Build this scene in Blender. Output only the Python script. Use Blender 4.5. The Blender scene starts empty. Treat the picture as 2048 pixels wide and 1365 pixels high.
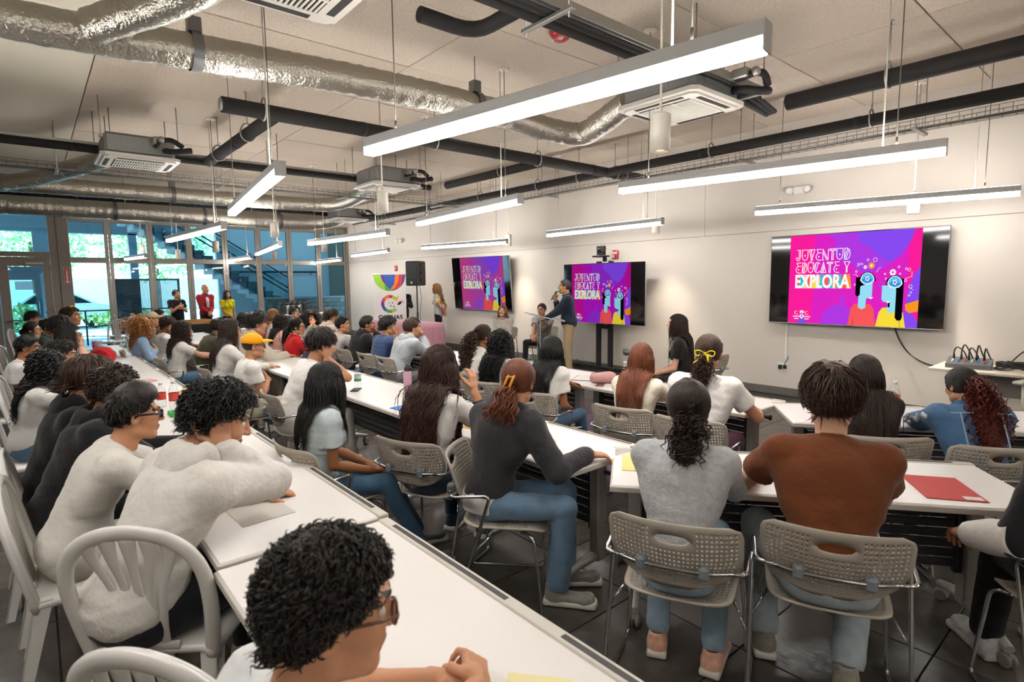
import bpy, math, random
import numpy as np
from mathutils import Matrix, Vector
random.seed(7)
RNG = np.random.default_rng(7)
sc = bpy.context.scene
COL = sc.collection
PI = math.pi

# ------------------------------------------------------------------ camera
H = 1.7
F_PX = 1130.91
def _rot(a, b, c):
    ca, sa, cb, sb, cc, sn = math.cos(a), math.sin(a), math.cos(b), math.sin(b), math.cos(c), math.sin(c)
    Ry = np.array([[ca, 0, -sa], [0, 1, 0], [sa, 0, ca]])
    Rx = np.array([[1, 0, 0], [0, cb, -sb], [0, sb, cb]])
    Rz = np.array([[cc, -sn, 0], [sn, cc, 0], [0, 0, 1]])
    return Rz @ Rx @ Ry
RC = _rot(-.867204108, .104811846, -.0111174492) @ np.array([[1, 0, 0], [0, 0, -1], [0, 1, 0]], float)
cam = bpy.data.cameras.new('camera')
cam.sensor_fit = 'HORIZONTAL'
cam.sensor_width = 36
cam.lens = F_PX / 2048 * 36
cam.clip_start = .05
cam.clip_end = 200
camo = bpy.data.objects.new('camera', cam)
COL.objects.link(camo)
M3 = Matrix((RC[0], -RC[1], -RC[2])).transposed()
camo.matrix_world = Matrix.Translation((0, 0, H)) @ M3.to_4x4()
sc.camera = camo
cam.dof.use_dof = True
cam.dof.focus_distance = 5.5
cam.dof.aperture_fstop = 4.5

# ------------------------------------------------------------------ world, exposure
world = bpy.data.worlds.new('sky')
sc.world = world
world.use_nodes = True
wn = world.node_tree
wn.nodes.clear()
_o = wn.nodes.new('ShaderNodeOutputWorld')
_b = wn.nodes.new('ShaderNodeBackground')
_s = wn.nodes.new('ShaderNodeTexSky')
_s.sky_type = 'HOSEK_WILKIE'
_s.sun_direction = (-.45, -.5, .75)
_s.turbidity = 5.0
_s.ground_albedo = .4
_b.inputs['Strength'].default_value = 30.0
_m = wn.nodes.new('ShaderNodeMix')
_m.data_type = 'RGBA'
_m.inputs[0].default_value = .55
_m.inputs[7].default_value = (.16, .175, .19, 1)      # thin bright haze
wn.links.new(_s.outputs[0], _m.inputs[6])
wn.links.new(_m.outputs[2], _b.inputs[0])
wn.links.new(_b.outputs[0], _o.inputs[0])
sun = bpy.data.lights.new('sun', 'SUN')
sun.energy = 22.0
sun.angle = .05
suno = bpy.data.objects.new('sun', sun)
COL.objects.link(suno)
suno.rotation_euler = Vector((.45, .5, -.75)).to_track_quat('-Z', 'Y').to_euler()
sc.view_settings.view_transform = 'Standard'
sc.view_settings.look = 'None'
sc.view_settings.gamma = 1.0
sc.view_settings.use_curve_mapping = False
sc.view_settings.exposure = 0.0
LIGHT_STRENGTH = 43.0        # diffusers of the linear pendants
SPOT_STRENGTH = 90.0         # downlight lenses of the cylinder pendants
try:
    sc.cycles.max_bounces = 7
    sc.cycles.diffuse_bounces = 4
    sc.cycles.glossy_bounces = 3
    sc.cycles.transmission_bounces = 6
    sc.cycles.transparent_max_bounces = 12
    sc.cycles.sample_clamp_indirect = 4.0
    sc.cycles.caustics_reflective = False
    sc.cycles.caustics_refractive = False
except Exception:
    pass

# ------------------------------------------------------------------ geometry of sight: a photograph pixel on a known plane of the room
def ray(x, y):
    return RC.T @ np.array([(x - 1024) / F_PX, (y - 682.5) / F_PX, 1.0])
def on_z(x, y, z):
    d = ray(x, y)
    return np.array([0, 0, H]) + d * (z - H) / d[2]
def on_x(x, y, X):
    d = ray(x, y)
    return np.array([0, 0, H]) + d * X / d[0]
def on_y(x, y, Y):
    d = ray(x, y)
    return np.array([0, 0, H]) + d * Y / d[1]

# ------------------------------------------------------------------ materials
def lin(h):
    if isinstance(h, str):
        v = [int(h[i:i + 2], 16) / 255 for i in (0, 2, 4)]
    else:
        v = [c / 255 for c in h]
    return tuple(c / 12.92 if c <= .04045 else ((c + .055) / 1.055) ** 2.4 for c in v) + (1,)
MATS = {}
def mat(name, col, rough=.5, metal=0., spec=.5, bump=0., bscale=60., var=0., vscale=4., emit=None, estr=1., alpha=1., trans=0., stretch=(1, 1, 1), sheen=0., coat=0., coord='Object', sss=0.):
    if name in MATS:
        return MATS[name]
    m = bpy.data.materials.new(name)
    m.use_nodes = True
    nt = m.node_tree
    b = nt.nodes['Principled BSDF']
    c = lin(col)
    b.inputs['Base Color'].default_value = c
    b.inputs['Roughness'].default_value = rough
    b.inputs['Metallic'].default_value = metal
    b.inputs['Specular IOR Level'].default_value = spec
    if alpha < 1: b.inputs['Alpha'].default_value = alpha
    if trans: b.inputs['Transmission Weight'].default_value = trans
    if sheen: b.inputs['Sheen Weight'].default_value = sheen
    if coat: b.inputs['Coat Weight'].default_value = coat
    if sss:
        b.inputs['Subsurface Weight'].default_value = sss
        b.inputs['Subsurface Radius'].default_value = (.012, .005, .003)
    if emit is not None:
        b.inputs['Emission Color'].default_value = lin(emit)
        b.inputs['Emission Strength'].default_value = estr
    if bump or var:
        tc = nt.nodes.new('ShaderNodeTexCoord')
        mp = nt.nodes.new('ShaderNodeMapping')
        mp.inputs['Scale'].default_value = stretch
        nt.links.new(tc.outputs[coord], mp.inputs[0])
    if bump:
        n = nt.nodes.new('ShaderNodeTexNoise')
        n.inputs['Scale'].default_value = bscale
        n.inputs['Detail'].default_value = 3
        bp = nt.nodes.new('ShaderNodeBump')
        bp.inputs['Strength'].default_value = bump
        bp.inputs['Distance'].default_value = .01
        nt.links.new(mp.outputs[0], n.inputs['Vector'])
        nt.links.new(n.outputs[0], bp.inputs['Height'])
        nt.links.new(bp.outputs[0], b.inputs['Normal'])
    if var:
        n2 = nt.nodes.new('ShaderNodeTexNoise')
        n2.inputs['Scale'].default_value = vscale
        n2.inputs['Detail'].default_value = 4
        rp = nt.nodes.new('ShaderNodeMapRange')
        rp.inputs['From Min'].default_value = .3
        rp.inputs['From Max'].default_value = .7
        rp.inputs['To Min'].default_value = 1 - var
        rp.inputs['To Max'].default_value = 1 + var
        mx = nt.nodes.new('ShaderNodeMix')
        mx.data_type = 'RGBA'
        mx.blend_type = 'MULTIPLY'
        mx.inputs[0].default_value = 1
        mx.inputs[6].default_value = c
        nt.links.new(mp.outputs[0], n2.inputs['Vector'])
        nt.links.new(n2.outputs[0], rp.inputs['Value'])
        nt.links.new(rp.outputs[0], mx.inputs[7])
        nt.links.new(mx.outputs[2], b.inputs['Base Color'])
    MATS[name] = m
    return m
def emitter(name, col, s):
    if name in MATS:
        return MATS[name]
    m = bpy.data.materials.new(name)
    m.use_nodes = True
    nt = m.node_tree
    nt.nodes.clear()
    o = nt.nodes.new('ShaderNodeOutputMaterial')
    e = nt.nodes.new('ShaderNodeEmission')
    e.inputs[0].default_value = lin(col)
    e.inputs[1].default_value = s
    nt.links.new(e.outputs[0], o.inputs[0])
    MATS[name] = m
    return m
def thin_glass(name, tint, refl=1.0, base=.0):
    """A pane: tinted see-through with a Fresnel mirror on top."""
    if name in MATS:
        return MATS[name]
    m = bpy.data.materials.new(name)
    m.use_nodes = True
    nt = m.node_tree
    nt.nodes.clear()
    o = nt.nodes.new('ShaderNodeOutputMaterial')
    t = nt.nodes.new('ShaderNodeBsdfTransparent')
    g = nt.nodes.new('ShaderNodeBsdfGlossy')
    f = nt.nodes.new('ShaderNodeLayerWeight')
    f.inputs[0].default_value = .5
    pw = nt.nodes.new('ShaderNodeMath')
    pw.operation = 'POWER'
    pw.inputs[1].default_value = 4.0
    mx = nt.nodes.new('ShaderNodeMixShader')
    mu = nt.nodes.new('ShaderNodeMath')
    mu.operation = 'MULTIPLY_ADD'
    mu.inputs[1].default_value = refl
    mu.inputs[2].default_value = base + .035
    t.inputs[0].default_value = lin(tint)
    g.inputs['Roughness'].default_value = .02
    nt.links.new(f.outputs['Facing'], pw.inputs[0])
    nt.links.new(pw.outputs[0], mu.inputs[0])
    nt.links.new(mu.outputs[0], mx.inputs[0])
    nt.links.new(t.outputs[0], mx.inputs[1])
    nt.links.new(g.outputs[0], mx.inputs[2])
    nt.links.new(mx.outputs[0], o.inputs[0])
    MATS[name] = m
    return m

# ------------------------------------------------------------------ mesh building
class MB:
    def __init__(s):
        s.V = []; s.F = []; s.n = 0
    def add(s, V, F, m=0, sm=False):
        V = np.asarray(V, float).reshape(-1, 3)
        if isinstance(F, (list, tuple)) and len({len(f) for f in F}) > 1:
            by = {}
            for f in F: by.setdefault(len(f), []).append(f)
            Fs = [np.asarray(x, int) for x in by.values()]
        else:
            Fs = [np.asarray(F, int)]
        for f in Fs:
            if len(f): s.F.append((f + s.n, m, sm))
        s.V.append(V); s.n += len(V)
        return s
    def box(s, lo, hi, m=0, M=None, ch=0.):
        lo = np.minimum(lo, hi).astype(float) if not isinstance(lo, tuple) else np.minimum(np.array(lo, float), np.array(hi, float))
        hi = np.maximum(np.array(hi, float), lo)
        if ch:
            b = min(ch, (hi - lo).min() * .45)
            V = []; idx = {}
            for ax in range(3):
                for sx in (0, 1):
                    for sy in (0, 1):
                        for sz in (0, 1):
                            s3 = (sx, sy, sz)
                            p = [(hi[i] if s3[i] else lo[i]) + (0 if i == ax else (-b if s3[i] else b)) for i in range(3)]
                            idx[(ax,) + s3] = len(V); V.append(p)
            Fq = []
            for ax in range(3):
                o1, o2 = (ax + 1) % 3, (ax + 2) % 3
                for sg in (0, 1):
                    q = []
                    for u, v in ((0, 0), (1, 0), (1, 1), (0, 1)):
                        s3 = [0, 0, 0]; s3[ax] = sg; s3[o1] = u; s3[o2] = v
                        q.append(idx[(ax,) + tuple(s3)])
                    Fq.append(q if sg else q[::-1])
            for a in range(3):          # edges run along axis a
                o1, o2 = (a + 1) % 3, (a + 2) % 3
                for u in (0, 1):
                    for v in (0, 1):
                        sA = [0, 0, 0]; sA[o1] = u; sA[o2] = v
                        sB = list(sA); sB[a] = 1
                        q = [idx[(o1,) + tuple(sA)], idx[(o1,) + tuple(sB)], idx[(o2,) + tuple(sB)], idx[(o2,) + tuple(sA)]]
                        Fq.append(q if (u ^ v) else q[::-1])
            Ft = []
            for sx in (0, 1):
                for sy in (0, 1):
                    for sz in (0, 1):
                        q = [idx[(k, sx, sy, sz)] for k in range(3)]
                        Ft.append(q if (sx ^ sy ^ sz) else q[::-1])
            V = np.array(V)
            if M is not None: V = V @ np.array(M.to_3x3()).T + np.array(M.translation)
            n0 = s.n
            s.add(V, Fq, m)
            s.F.append((np.array(Ft) + n0, m, False))
            return s
        V = np.array([[lo[0], lo[1], lo[2]], [hi[0], lo[1], lo[2]], [hi[0], hi[1], lo[2]], [lo[0], hi[1], lo[2]],
                      [lo[0], lo[1], hi[2]], [hi[0], lo[1], hi[2]], [hi[0], hi[1], hi[2]], [lo[0], hi[1], hi[2]]])
        if M is not None: V = V @ np.array(M.to_3x3()).T + np.array(M.translation)
        return s.add(V, [[3, 2, 1, 0], [4, 5, 6, 7], [0, 1, 5, 4], [1, 2, 6, 5], [2, 3, 7, 6], [3, 0, 4, 7]], m)
    def tube(s, P, r, n=8, m=0, cap=True, closed=False, sm=True, flat=1.0, up=None):
        P = np.asarray(P, float); k = len(P)
        r = np.broadcast_to(np.asarray(r, float), (k,))
        if closed:
            T = np.roll(P, -1, 0) - np.roll(P, 1, 0)
        else:
            T = np.gradient(P, axis=0)
        T /= np.linalg.norm(T, axis=1)[:, None] + 1e-12
        a = np.array([0, 0, 1.]) if up is None else np.array(up, float)
        if abs(T[0] @ a) > .9: a = np.array([1., 0, 0]) if abs(T[0][0]) < .9 else np.array([0, 1., 0])
        N = a - T[0] * (a @ T[0]); N /= np.linalg.norm(N)
        Ns = [N]
        for i in range(1, k):
            N = Ns[-1] - T[i] * (Ns[-1] @ T[i]); N /= np.linalg.norm(N) + 1e-12
            Ns.append(N)
        Ns = np.array(Ns); B = np.cross(T, Ns)
        th = np.arange(n) * 2 * PI / n
        V = P[:, None, :] + r[:, None, None] * (np.cos(th)[None, :, None] * Ns[:, None, :] * flat + np.sin(th)[None, :, None] * B[:, None, :])
        V = V.reshape(-1, 3)
        i = np.arange(k if closed else k - 1)[:, None]; j = np.arange(n)[None, :]
        i2 = (i + 1) % k; j2 = (j + 1) % n
        F = np.stack([i * n + j, i * n + j2, i2 * n + j2, i2 * n + j], -1).reshape(-1, 4)
        n0 = s.n
        s.add(V, F, m, sm)
        if cap and not closed:
            s.F.append((np.array([list(range(n))[::-1]]) + n0, m, False))
            s.F.append((np.array([list(range((k - 1) * n, k * n))]) + n0, m, False))
        return s
    def lathe(s, prof, n=16, m=0, c=(0, 0, 0), M=None, sm=True, cap=True):
        prof = np.asarray(prof, float); k = len(prof)
        th = np.arange(n) * 2 * PI / n
        V = np.stack([prof[:, 0][:, None] * np.cos(th), prof[:, 0][:, None] * np.sin(th), np.repeat(prof[:, 1][:, None], n, 1)], -1).reshape(-1, 3)
        if M is not None: V = V @ np.array(M.to_3x3()).T + np.array(M.translation)
        V = V + np.array(c)
        i = np.arange(k - 1)[:, None]; j = np.arange(n)[None, :]; j2 = (j + 1) % n
        F = np.stack([i * n + j, i * n + j2, (i + 1) * n + j2, (i + 1) * n + j], -1).reshape(-1, 4)
        n0 = s.n
        s.add(V, F, m, sm)
        if cap:
            s.F.append((np.array([list(range(n))[::-1]]) + n0, m, False))
            s.F.append((np.array([list(range((k - 1) * n, k * n))]) + n0, m, False))
        return s
    def prism(s, poly, z0, z1, m=0, M=None):
        """Convex or simple polygon in x,y extruded from z0 to z1."""
        poly = np.asarray(poly, float); k = len(poly)
        V = np.vstack([np.c_[poly, np.full(k, z0)], np.c_[poly, np.full(k, z1)]])
        if M is not None: V = V @ np.array(M.to_3x3()).T + np.array(M.translation)
        n0 = s.n
        s.add(V, [[i, (i + 1) % k, k + (i + 1) % k, k + i] for i in range(k)], m)
        s.F.append((np.array([list(range(k))[::-1]]) + n0, m, False))
        s.F.append((np.array([list(range(k, 2 * k))]) + n0, m, False))
        return s
    def ball(s, c, r, m=0, n=12, k=8):
        r = np.broadcast_to(np.asarray(r, float), (3,))
        ph = np.linspace(-PI / 2, PI / 2, k + 1)
        V = []
        for p in ph:
            for t in np.arange(n) * 2 * PI / n:
                V.append([c[0] + r[0] * math.cos(p) * math.cos(t), c[1] + r[1] * math.cos(p) * math.sin(t), c[2] + r[2] * math.sin(p)])
        i = np.arange(k)[:, None]; j = np.arange(n)[None, :]; j2 = (j + 1) % n
        F = np.stack([i * n + j, i * n + j2, (i + 1) * n + j2, (i + 1) * n + j], -1).reshape(-1, 4)
        return s.add(V, F, m, True)
    def mesh(s, name, mats):
        V = np.vstack(s.V).astype(np.float32)
        me = bpy.data.meshes.new(name)
        nl = sum(f.size for f, _, _ in s.F); nf = sum(len(f) for f, _, _ in s.F)
        me.vertices.add(len(V)); me.vertices.foreach_set('co', V.ravel())
        me.loops.add(nl); me.polygons.add(nf)
        me.loops.foreach_set('vertex_index', np.concatenate([f.ravel() for f, _, _ in s.F]).astype(np.int32))
        tot = np.concatenate([np.full(len(f), f.shape[1]) for f, _, _ in s.F])
        me.polygons.foreach_set('loop_start', np.r_[0, np.cumsum(tot)[:-1]].astype(np.int32))
        try: me.polygons.foreach_set('loop_total', tot.astype(np.int32))
        except Exception: pass
        me.polygons.foreach_set('material_index', np.concatenate([np.broadcast_to(np.asarray(m), (len(f),)) for f, m, _ in s.F]).astype(np.int32))
        me.polygons.foreach_set('use_smooth', np.concatenate([np.full(len(f), x) for f, _, x in s.F]))
        for x in (mats if isinstance(mats, (list, tuple)) else [mats]):
            me.materials.append(x)
        me.update(calc_edges=True)
        return me
    def build(s, name, mats, parent=None, loc=None, rot=None):
        return link(name, s.mesh(name, mats), parent, loc, rot)
def link(name, me, parent=None, loc=None, rot=None):
    o = bpy.data.objects.new(name, me)
    COL.objects.link(o)
    if parent is not None: o.parent = parent
    if loc is not None: o.location = tuple(loc)
    if rot is not None: o.rotation_euler = rot if isinstance(rot, (tuple, list)) else (0, 0, rot)
    return o
def tag(o, label=None, cat=None, group=None, kind=None):
    if label: o['label'] = label
    if cat: o['category'] = cat
    if group: o['group'] = group
    if kind: o['kind'] = kind
    return o
def thing(name, label=None, cat=None, loc=(0, 0, 0), rz=0., group=None, kind=None):
    o = link(name, None, None, loc, (0, 0, rz))
    o.empty_display_size = .1
    return tag(o, label, cat, group, kind)
def dup(root, loc, rz=0., label=None, group=None):
    r = root.copy(); COL.objects.link(r); r.location = tuple(loc); r.rotation_euler = (0, 0, rz)
    if label: r['label'] = label
    if group: r['group'] = group
    for ch in KIDS.get(root.name, []):
        c = ch.copy(); COL.objects.link(c); c.parent = r
        for g in KIDS.get(ch.name, []):
            d = g.copy(); COL.objects.link(d); d.parent = c
    return r
KIDS = {}
def remember(root):
    KIDS[root.name] = list(root.children)
    for c in root.children: KIDS[c.name] = list(c.children)
def TR(loc=(0, 0, 0), rz=0., rx=0., ry=0.):
    return Matrix.Translation(loc) @ Matrix.Rotation(rz, 4, 'Z') @ Matrix.Rotation(ry, 4, 'Y') @ Matrix.Rotation(rx, 4, 'X')
def arc(c, r, a0, a1, n, plane='xz'):
    t = np.linspace(a0, a1, n)
    u, v = r * np.cos(t), r * np.sin(t); z = np.zeros(n)
    P = {'xz': np.c_[u, z, v], 'xy': np.c_[u, v, z], 'yz': np.c_[z, u, v]}[plane]
    return P + np.array(c)
def smooth_path(P, n=6):
    """Catmull-Rom through the points."""
    P = np.asarray(P, float)
    Q = np.vstack([2 * P[0] - P[1], P, 2 * P[-1] - P[-2]])
    out = []
    for i in range(1, len(Q) - 2):
        for t in np.linspace(0, 1, n, endpoint=False):
            a, b, c, d = Q[i - 1], Q[i], Q[i + 1], Q[i + 2]
            out.append(.5 * ((2 * b) + (-a + c) * t + (2 * a - 5 * b + 4 * c - d) * t * t + (-a + 3 * b - 3 * c + d) * t ** 3))
    out.append(P[-1])
    return np.array(out)
def filleted(P, r=.02, n=4):
    """Polyline with rounded corners."""
    P = [np.asarray(p, float) for p in P]
    out = [P[0]]
    for i in range(1, len(P) - 1):
        a, b, c = P[i - 1], P[i], P[i + 1]
        u = (a - b); lu = np.linalg.norm(u); u /= lu
        v = (c - b); lv = np.linalg.norm(v); v /= lv
        d = min(r, lu * .45, lv * .45)
        for t in np.linspace(0, 1, n):
            out.append((1 - t) ** 2 * (b + u * d) + 2 * t * (1 - t) * b + t * t * (b + v * d))
    out.append(P[-1])
    return np.array(out)
# ================================================================== the setting
XG, YW, ZC = -18.3, 8.29, 3.87      # glass wall, screen wall, ceiling
XD = -15.6                          # entrance door plane
YC0 = .64                           # edge of the panelled ceiling
XR, YB = 5.2, -4.6

m_wall = mat('wall_paint', 'd6ccc1', .6, bump=.05, bscale=300)
m_joint = mat('joint_dark', '4a443c', .9)  # dark backing that shows in the panel and board joints
m_white_ceil = mat('gypsum_paint', 'd3cbb9', .8)
m_panel = [mat('woodwool_panel_%d' % i, c, .95, bump=1.0, bscale=70, var=.13, vscale=55, spec=.1) for i, c in enumerate(('cdbfae', 'c8baa9', 'd2c4b3'))]
m_grout = mat('grout', '2f2d2a', .8)
m_tile = [mat('slate_tile_%d' % i, c, .27, bump=.25, bscale=14, var=.22, vscale=5, spec=.5) for i, c in enumerate(('4a4641', '433f3a', '534e48'))]
m_base = mat('baseboard_grey', '63605b', .5)
m_frame = mat('door_frame_grey', '8d857c', .45, metal=.25)
m_gasket = mat('gasket', '26241f', .7)
m_glass = thin_glass('door_glass', 'cdeaf3', .9, .0)
m_black = mat('black_plastic', '17171a', .45)
m_matte = mat('matte_black', '141313', .8)
m_steel = mat('steel', 'b9bab8', .3, metal=1.)
m_galv = mat('galvanised_steel', 'a5a49e', .42, metal=.85)
m_whitem = mat('white_enamel', 'e9e5de', .4)
m_conc = mat('concrete', '8d9296', .85, bump=.2, bscale=30, var=.1, vscale=3)

def structure(name, mb, mats, parent=None, **k):
    o = mb.build(name, mats, parent, **k)
    if parent is None: o['kind'] = 'structure'
    return o

# floor: screed with tiles on it
fl = MB().box((XG - .2, YB, -.12), (XR, YW, -.009))
floor = structure('floor', fl, m_grout)
TS = .6
tile_me = [MB().box((.0035, .0035, -.012), (TS - .0035, TS - .0035, 0), ch=.002).mesh('tile', m) for m in m_tile]
cells = []
for i in range(int(math.floor(XG / TS)), int(XR / TS)):
    for j in range(int(math.floor(YB / TS)) + 1, int(YW / TS) + 1):
        x, y = i * TS, j * TS - .02
        if y + TS > YW: continue
        c = np.array([x + TS / 2, y + TS / 2, 0])
        q = RC @ (c - [0, 0, H])
        vis = q[2] > .3 and abs(q[0] / q[2]) < 1.0 and q[1] / q[2] < .68
        cells.append((0 if vis else 1, np.hypot(c[0], c[1]), x, y))
cells.sort()
rest = MB()
for n, (v, d, x, y) in enumerate(cells):
    k = random.choice((0, 0, 1, 1, 2))
    if n < 300 and v == 0:
        link('tile', tile_me[k], floor, (x, y, random.uniform(-.0006, .0006)))
    else:
        rest.box((x + .0035, y + .0035, -.012), (x + TS - .0035, y + TS - .0035, 0), m=k)
rest.build('tile', m_tile, floor)['kind'] = 'stuff'

# ceiling: slab, wood-wool panels, smooth painted part
structure('ceiling', MB().box((XG - .2, YB, ZC + .03), (XR, YW + .2, ZC + .25)), m_joint)
ceiling = bpy.data.objects['ceiling']
ys = [YC0, 3.09, 5.85, YW]
xs = [-1.52 + 1.232 * k for k in range(-14, 6)]
pan_cache = {}
for a in range(len(xs) - 1):
    x0, x1 = max(xs[a], XG), min(xs[a + 1], XR)
    if x1 <= x0 + .05: continue
    for b in range(3):
        w, d = round(x1 - x0, 3), round(ys[b + 1] - ys[b], 3)
        key = (w, d, random.randrange(3))
        if key not in pan_cache:
            pan_cache[key] = MB().box((.005, .005, 0), (w - .005, d - .005, .035), ch=.004).mesh('ceiling_panel', m_panel[key[2]])
        link('ceiling_panel', pan_cache[key], ceiling, (x0, ys[b], ZC + random.uniform(-.002, .002)))
MB().box((XG, YB, ZC - .01), (XR, YC0 - .008, ZC + .03)).build('painted_panel', m_white_ceil, ceiling)

# screen wall: backing, lower boards, upper boards with recessed joints
wf = structure('wall_front', MB().box((XG - .2, YW + .012, -.1), (XR, YW + .2, ZC + .2)), m_joint)
ZJ = 2.385
MB().box((XG, YW, 0), (XR, YW + .02, ZJ - .003)).build('wall_board', m_wall, wf)
vx = [XG, -11.9, -4.99, 2.2, XR]
for a, b in zip(vx[:-1], vx[1:]):
    MB().box((a + .003, YW, ZJ + .003), (b - .003, YW + .02, ZC + .03)).build('wall_board', m_wall, wf)
structure('baseboard_front', MB().box((XG, YW - .018, 0), (XR, YW, .118), ch=.004), m_base)
structure('wall_right', MB().box((XR, YB, 0), (XR + .15, YW, ZC + .1)), m_wall)
structure('wall_back', MB().box((XG, YB - .15, 0), (XR + .15, YB, ZC + .1)), m_wall)
structure('wall_left', MB().box((XD - .12, YB, 0), (XD, -1.55, ZC)), m_wall)

# folding glass doors along x = XG
ZB, ZR0, ZR1, ZT, ZF = .10, 2.305, 2.435, 3.345, 3.52
structure('wall_lintel', MB().box((XG - .18, YC0 - .4, ZF + .03), (XG + .06, YW, ZC + .05)), m_wall)
t = MB().box((XG - .06, .72, ZF), (XG + .07, YW, ZF + .05), ch=.006)
structure('trim_1', t, m_frame)
t = MB().box((XG - .06, 8.21, 0), (XG + .07, YW, ZF), ch=.006)
structure('trim_2', t, m_frame)
W9 = .934
hinge_me = MB().tube([(0, 0, -.05), (0, 0, .05)], .011, 8).mesh('hinge', m_steel)
def pane_mb(y0, y1, z0, z1):
    return MB().box((-.006, y0, z0), (.006, y1, z1))
fm = MB()
st = .075
for (a, b) in ((0.004, st), (W9 - st, W9 - .004)):
    fm.box((-.03, a, .012), (.03, b, ZF - .006), ch=.005)
for (a, b) in ((.012, ZB), (ZR0, ZR1), (ZT, ZF - .006)):
    fm.box((-.028, st, a), (.028, W9 - st, b), ch=.004)
frame_me = fm.mesh('leaf_frame', m_frame)
gk = MB()
for (z0, z1) in ((ZB, ZR0), (ZR1, ZT)):
    gk.box((-.02, st, z0), (.02, st + .006, z1)).box((-.02, W9 - st - .006, z0), (.02, W9 - st, z1)).box((-.02, st, z0), (.02, W9 - st, z0 + .006)).box((-.02, st, z1 - .006), (.02, W9 - st, z1))
gask_me = gk.mesh('gasket', m_gasket)
low_me = pane_mb(st, W9 - st, ZB, ZR0).mesh('pane', m_glass)
up_me = pane_mb(st, W9 - st, ZR1, ZT).mesh('pane', m_glass)
pull_me = MB().tube(filleted([(.03, 0, -.09), (.06, 0, -.09), (.06, 0, .09), (.03, 0, .09)], .02), .007, 8).mesh('door_pull', m_steel)
for i in range(8):
    d = thing('door_%d' % (i + 1), loc=(XG, .735 + i * W9, 0), kind='structure')
    link('leaf_frame', frame_me, d)
    link('gasket', gask_me, d)
    link('pane', low_me, d)
    link('pane', up_me, d)
    for z in (.9, 2.0):
        link('hinge', hinge_me, d, (.035, 0, z))
    if i in (1, 3, 5): link('door_pull', pull_me, d, (0, W9 - .04, 1.08))

# column beside the entrance, entrance door with transom
structure('wall_pier', MB().box((XG - .1, .52, 0), (XD + .02, .735, ZC), ch=.01), m_frame)
structure('trim_3', MB().box((XD - .06, .385, 0), (XD + .04, .455, ZC), ch=.006).box((XD - .05, .455, 0), (XD + .0, .53, ZC)), m_frame)
e = thing('window_1', loc=(XD, 0, 0), kind='structure')
MB().box((-.04, -1.5, 2.33), (.05, .39, 2.43), ch=.006).box((-.04, -1.5, 3.3), (.05, .39, ZC)).box((-.04, -1.55, 0), (.05, -.47, 2.34), ch=.004).box((-.04, -1.55, 2.3), (.05, -1.45, ZC)).build('window_frame', m_frame, e)
MB().box((-.006, -1.5, 2.43), (.006, .39, 3.3)).build('pane', m_glass, e)
d = thing('door_9', loc=(XD, 0, 0), kind='structure')
f = MB().box((-.025, -.45, .01), (.03, -.30, 2.325), ch=.004).box((-.025, .25, .01), (.03, .38, 2.325), ch=.004).box((-.025, -.31, 2.13), (.03, .26, 2.325), ch=.004).box((-.025, -.31, .01), (.03, .26, .17), ch=.004)
f.build('leaf_frame', m_frame, d)
MB().box((-.006, -.30, .17), (.006, .25, 2.13)).build('pane', m_glass, d)
MB().tube([(.08, -.44, 1.0), (.08, .37, 1.03)], .014, 10).box((.02, -.43, .97), (.085, -.40, 1.03)).box((.02, .33, 1.0), (.085, .36, 1.06)).build('push_bar', m_steel, d)
c = MB().box((.03, -.02, 2.16), (.085, .27, 2.215), ch=.006).build('door_closer', mat('closer_silver', 'b5b2ad', .4, metal=.5), d)
MB().tube([(.06, .1, 2.215), (.12, .12, 2.28), (.05, -.14, 2.3)], .007, 6).build('closer_arm', m_steel, c)
hs = [(.05, .38, z) for z in (.3, 1.2, 2.1)]
for h in hs: link('hinge', hinge_me, d, h)

# ------------------------------------------------------------------ what stands beyond the glass
m_out = mat('terrace_paving', 'c2cacd', .6, var=.08, vscale=2)
structure('ground_terrace', MB().box((-60, -20, -.3), (XG - .2, 40, -.02)), m_out)
m_soffit = mat('outer_soffit', 'c9d6dd', .85)
structure('ceiling_terrace', MB().box((-25.2, -10, 4.6), (XG - .25, 16, 4.9)), m_soffit)
m_dkbeam = mat('outer_beam', '5d6f78', .7)
for k, (x, z0, z1) in enumerate(((-22.2, 4.1, 4.6), (-25.2, 3.55, 4.6))):
    structure('beam_terrace_%d' % (k + 1) if False else 'beam_terrace', MB().box((x - .15, -10, z0), (x + .15, 4.9, z1)), m_dkbeam)
structure('column_terrace', MB().box((-25.35, .2, 0), (-25.0, .65, 3.6)), m_dkbeam)
structure('column_terrace', MB().box((-25.35, 2.9, 0), (-25.05, 3.15, 3.6)), m_dkbeam)
m_pale = mat('pale_render_wall', 'dbe9ee', .8)
structure('wall_terrace', MB().box((-22.6, 5.2, 0), (-22.4, 9.5, 4.6)), m_pale)
structure('wall_terrace', MB().box((-22.4, 9.3, 0), (XG - .3, 9.5, 4.6)), mat('olive_render', '8d9488', .8))
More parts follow.
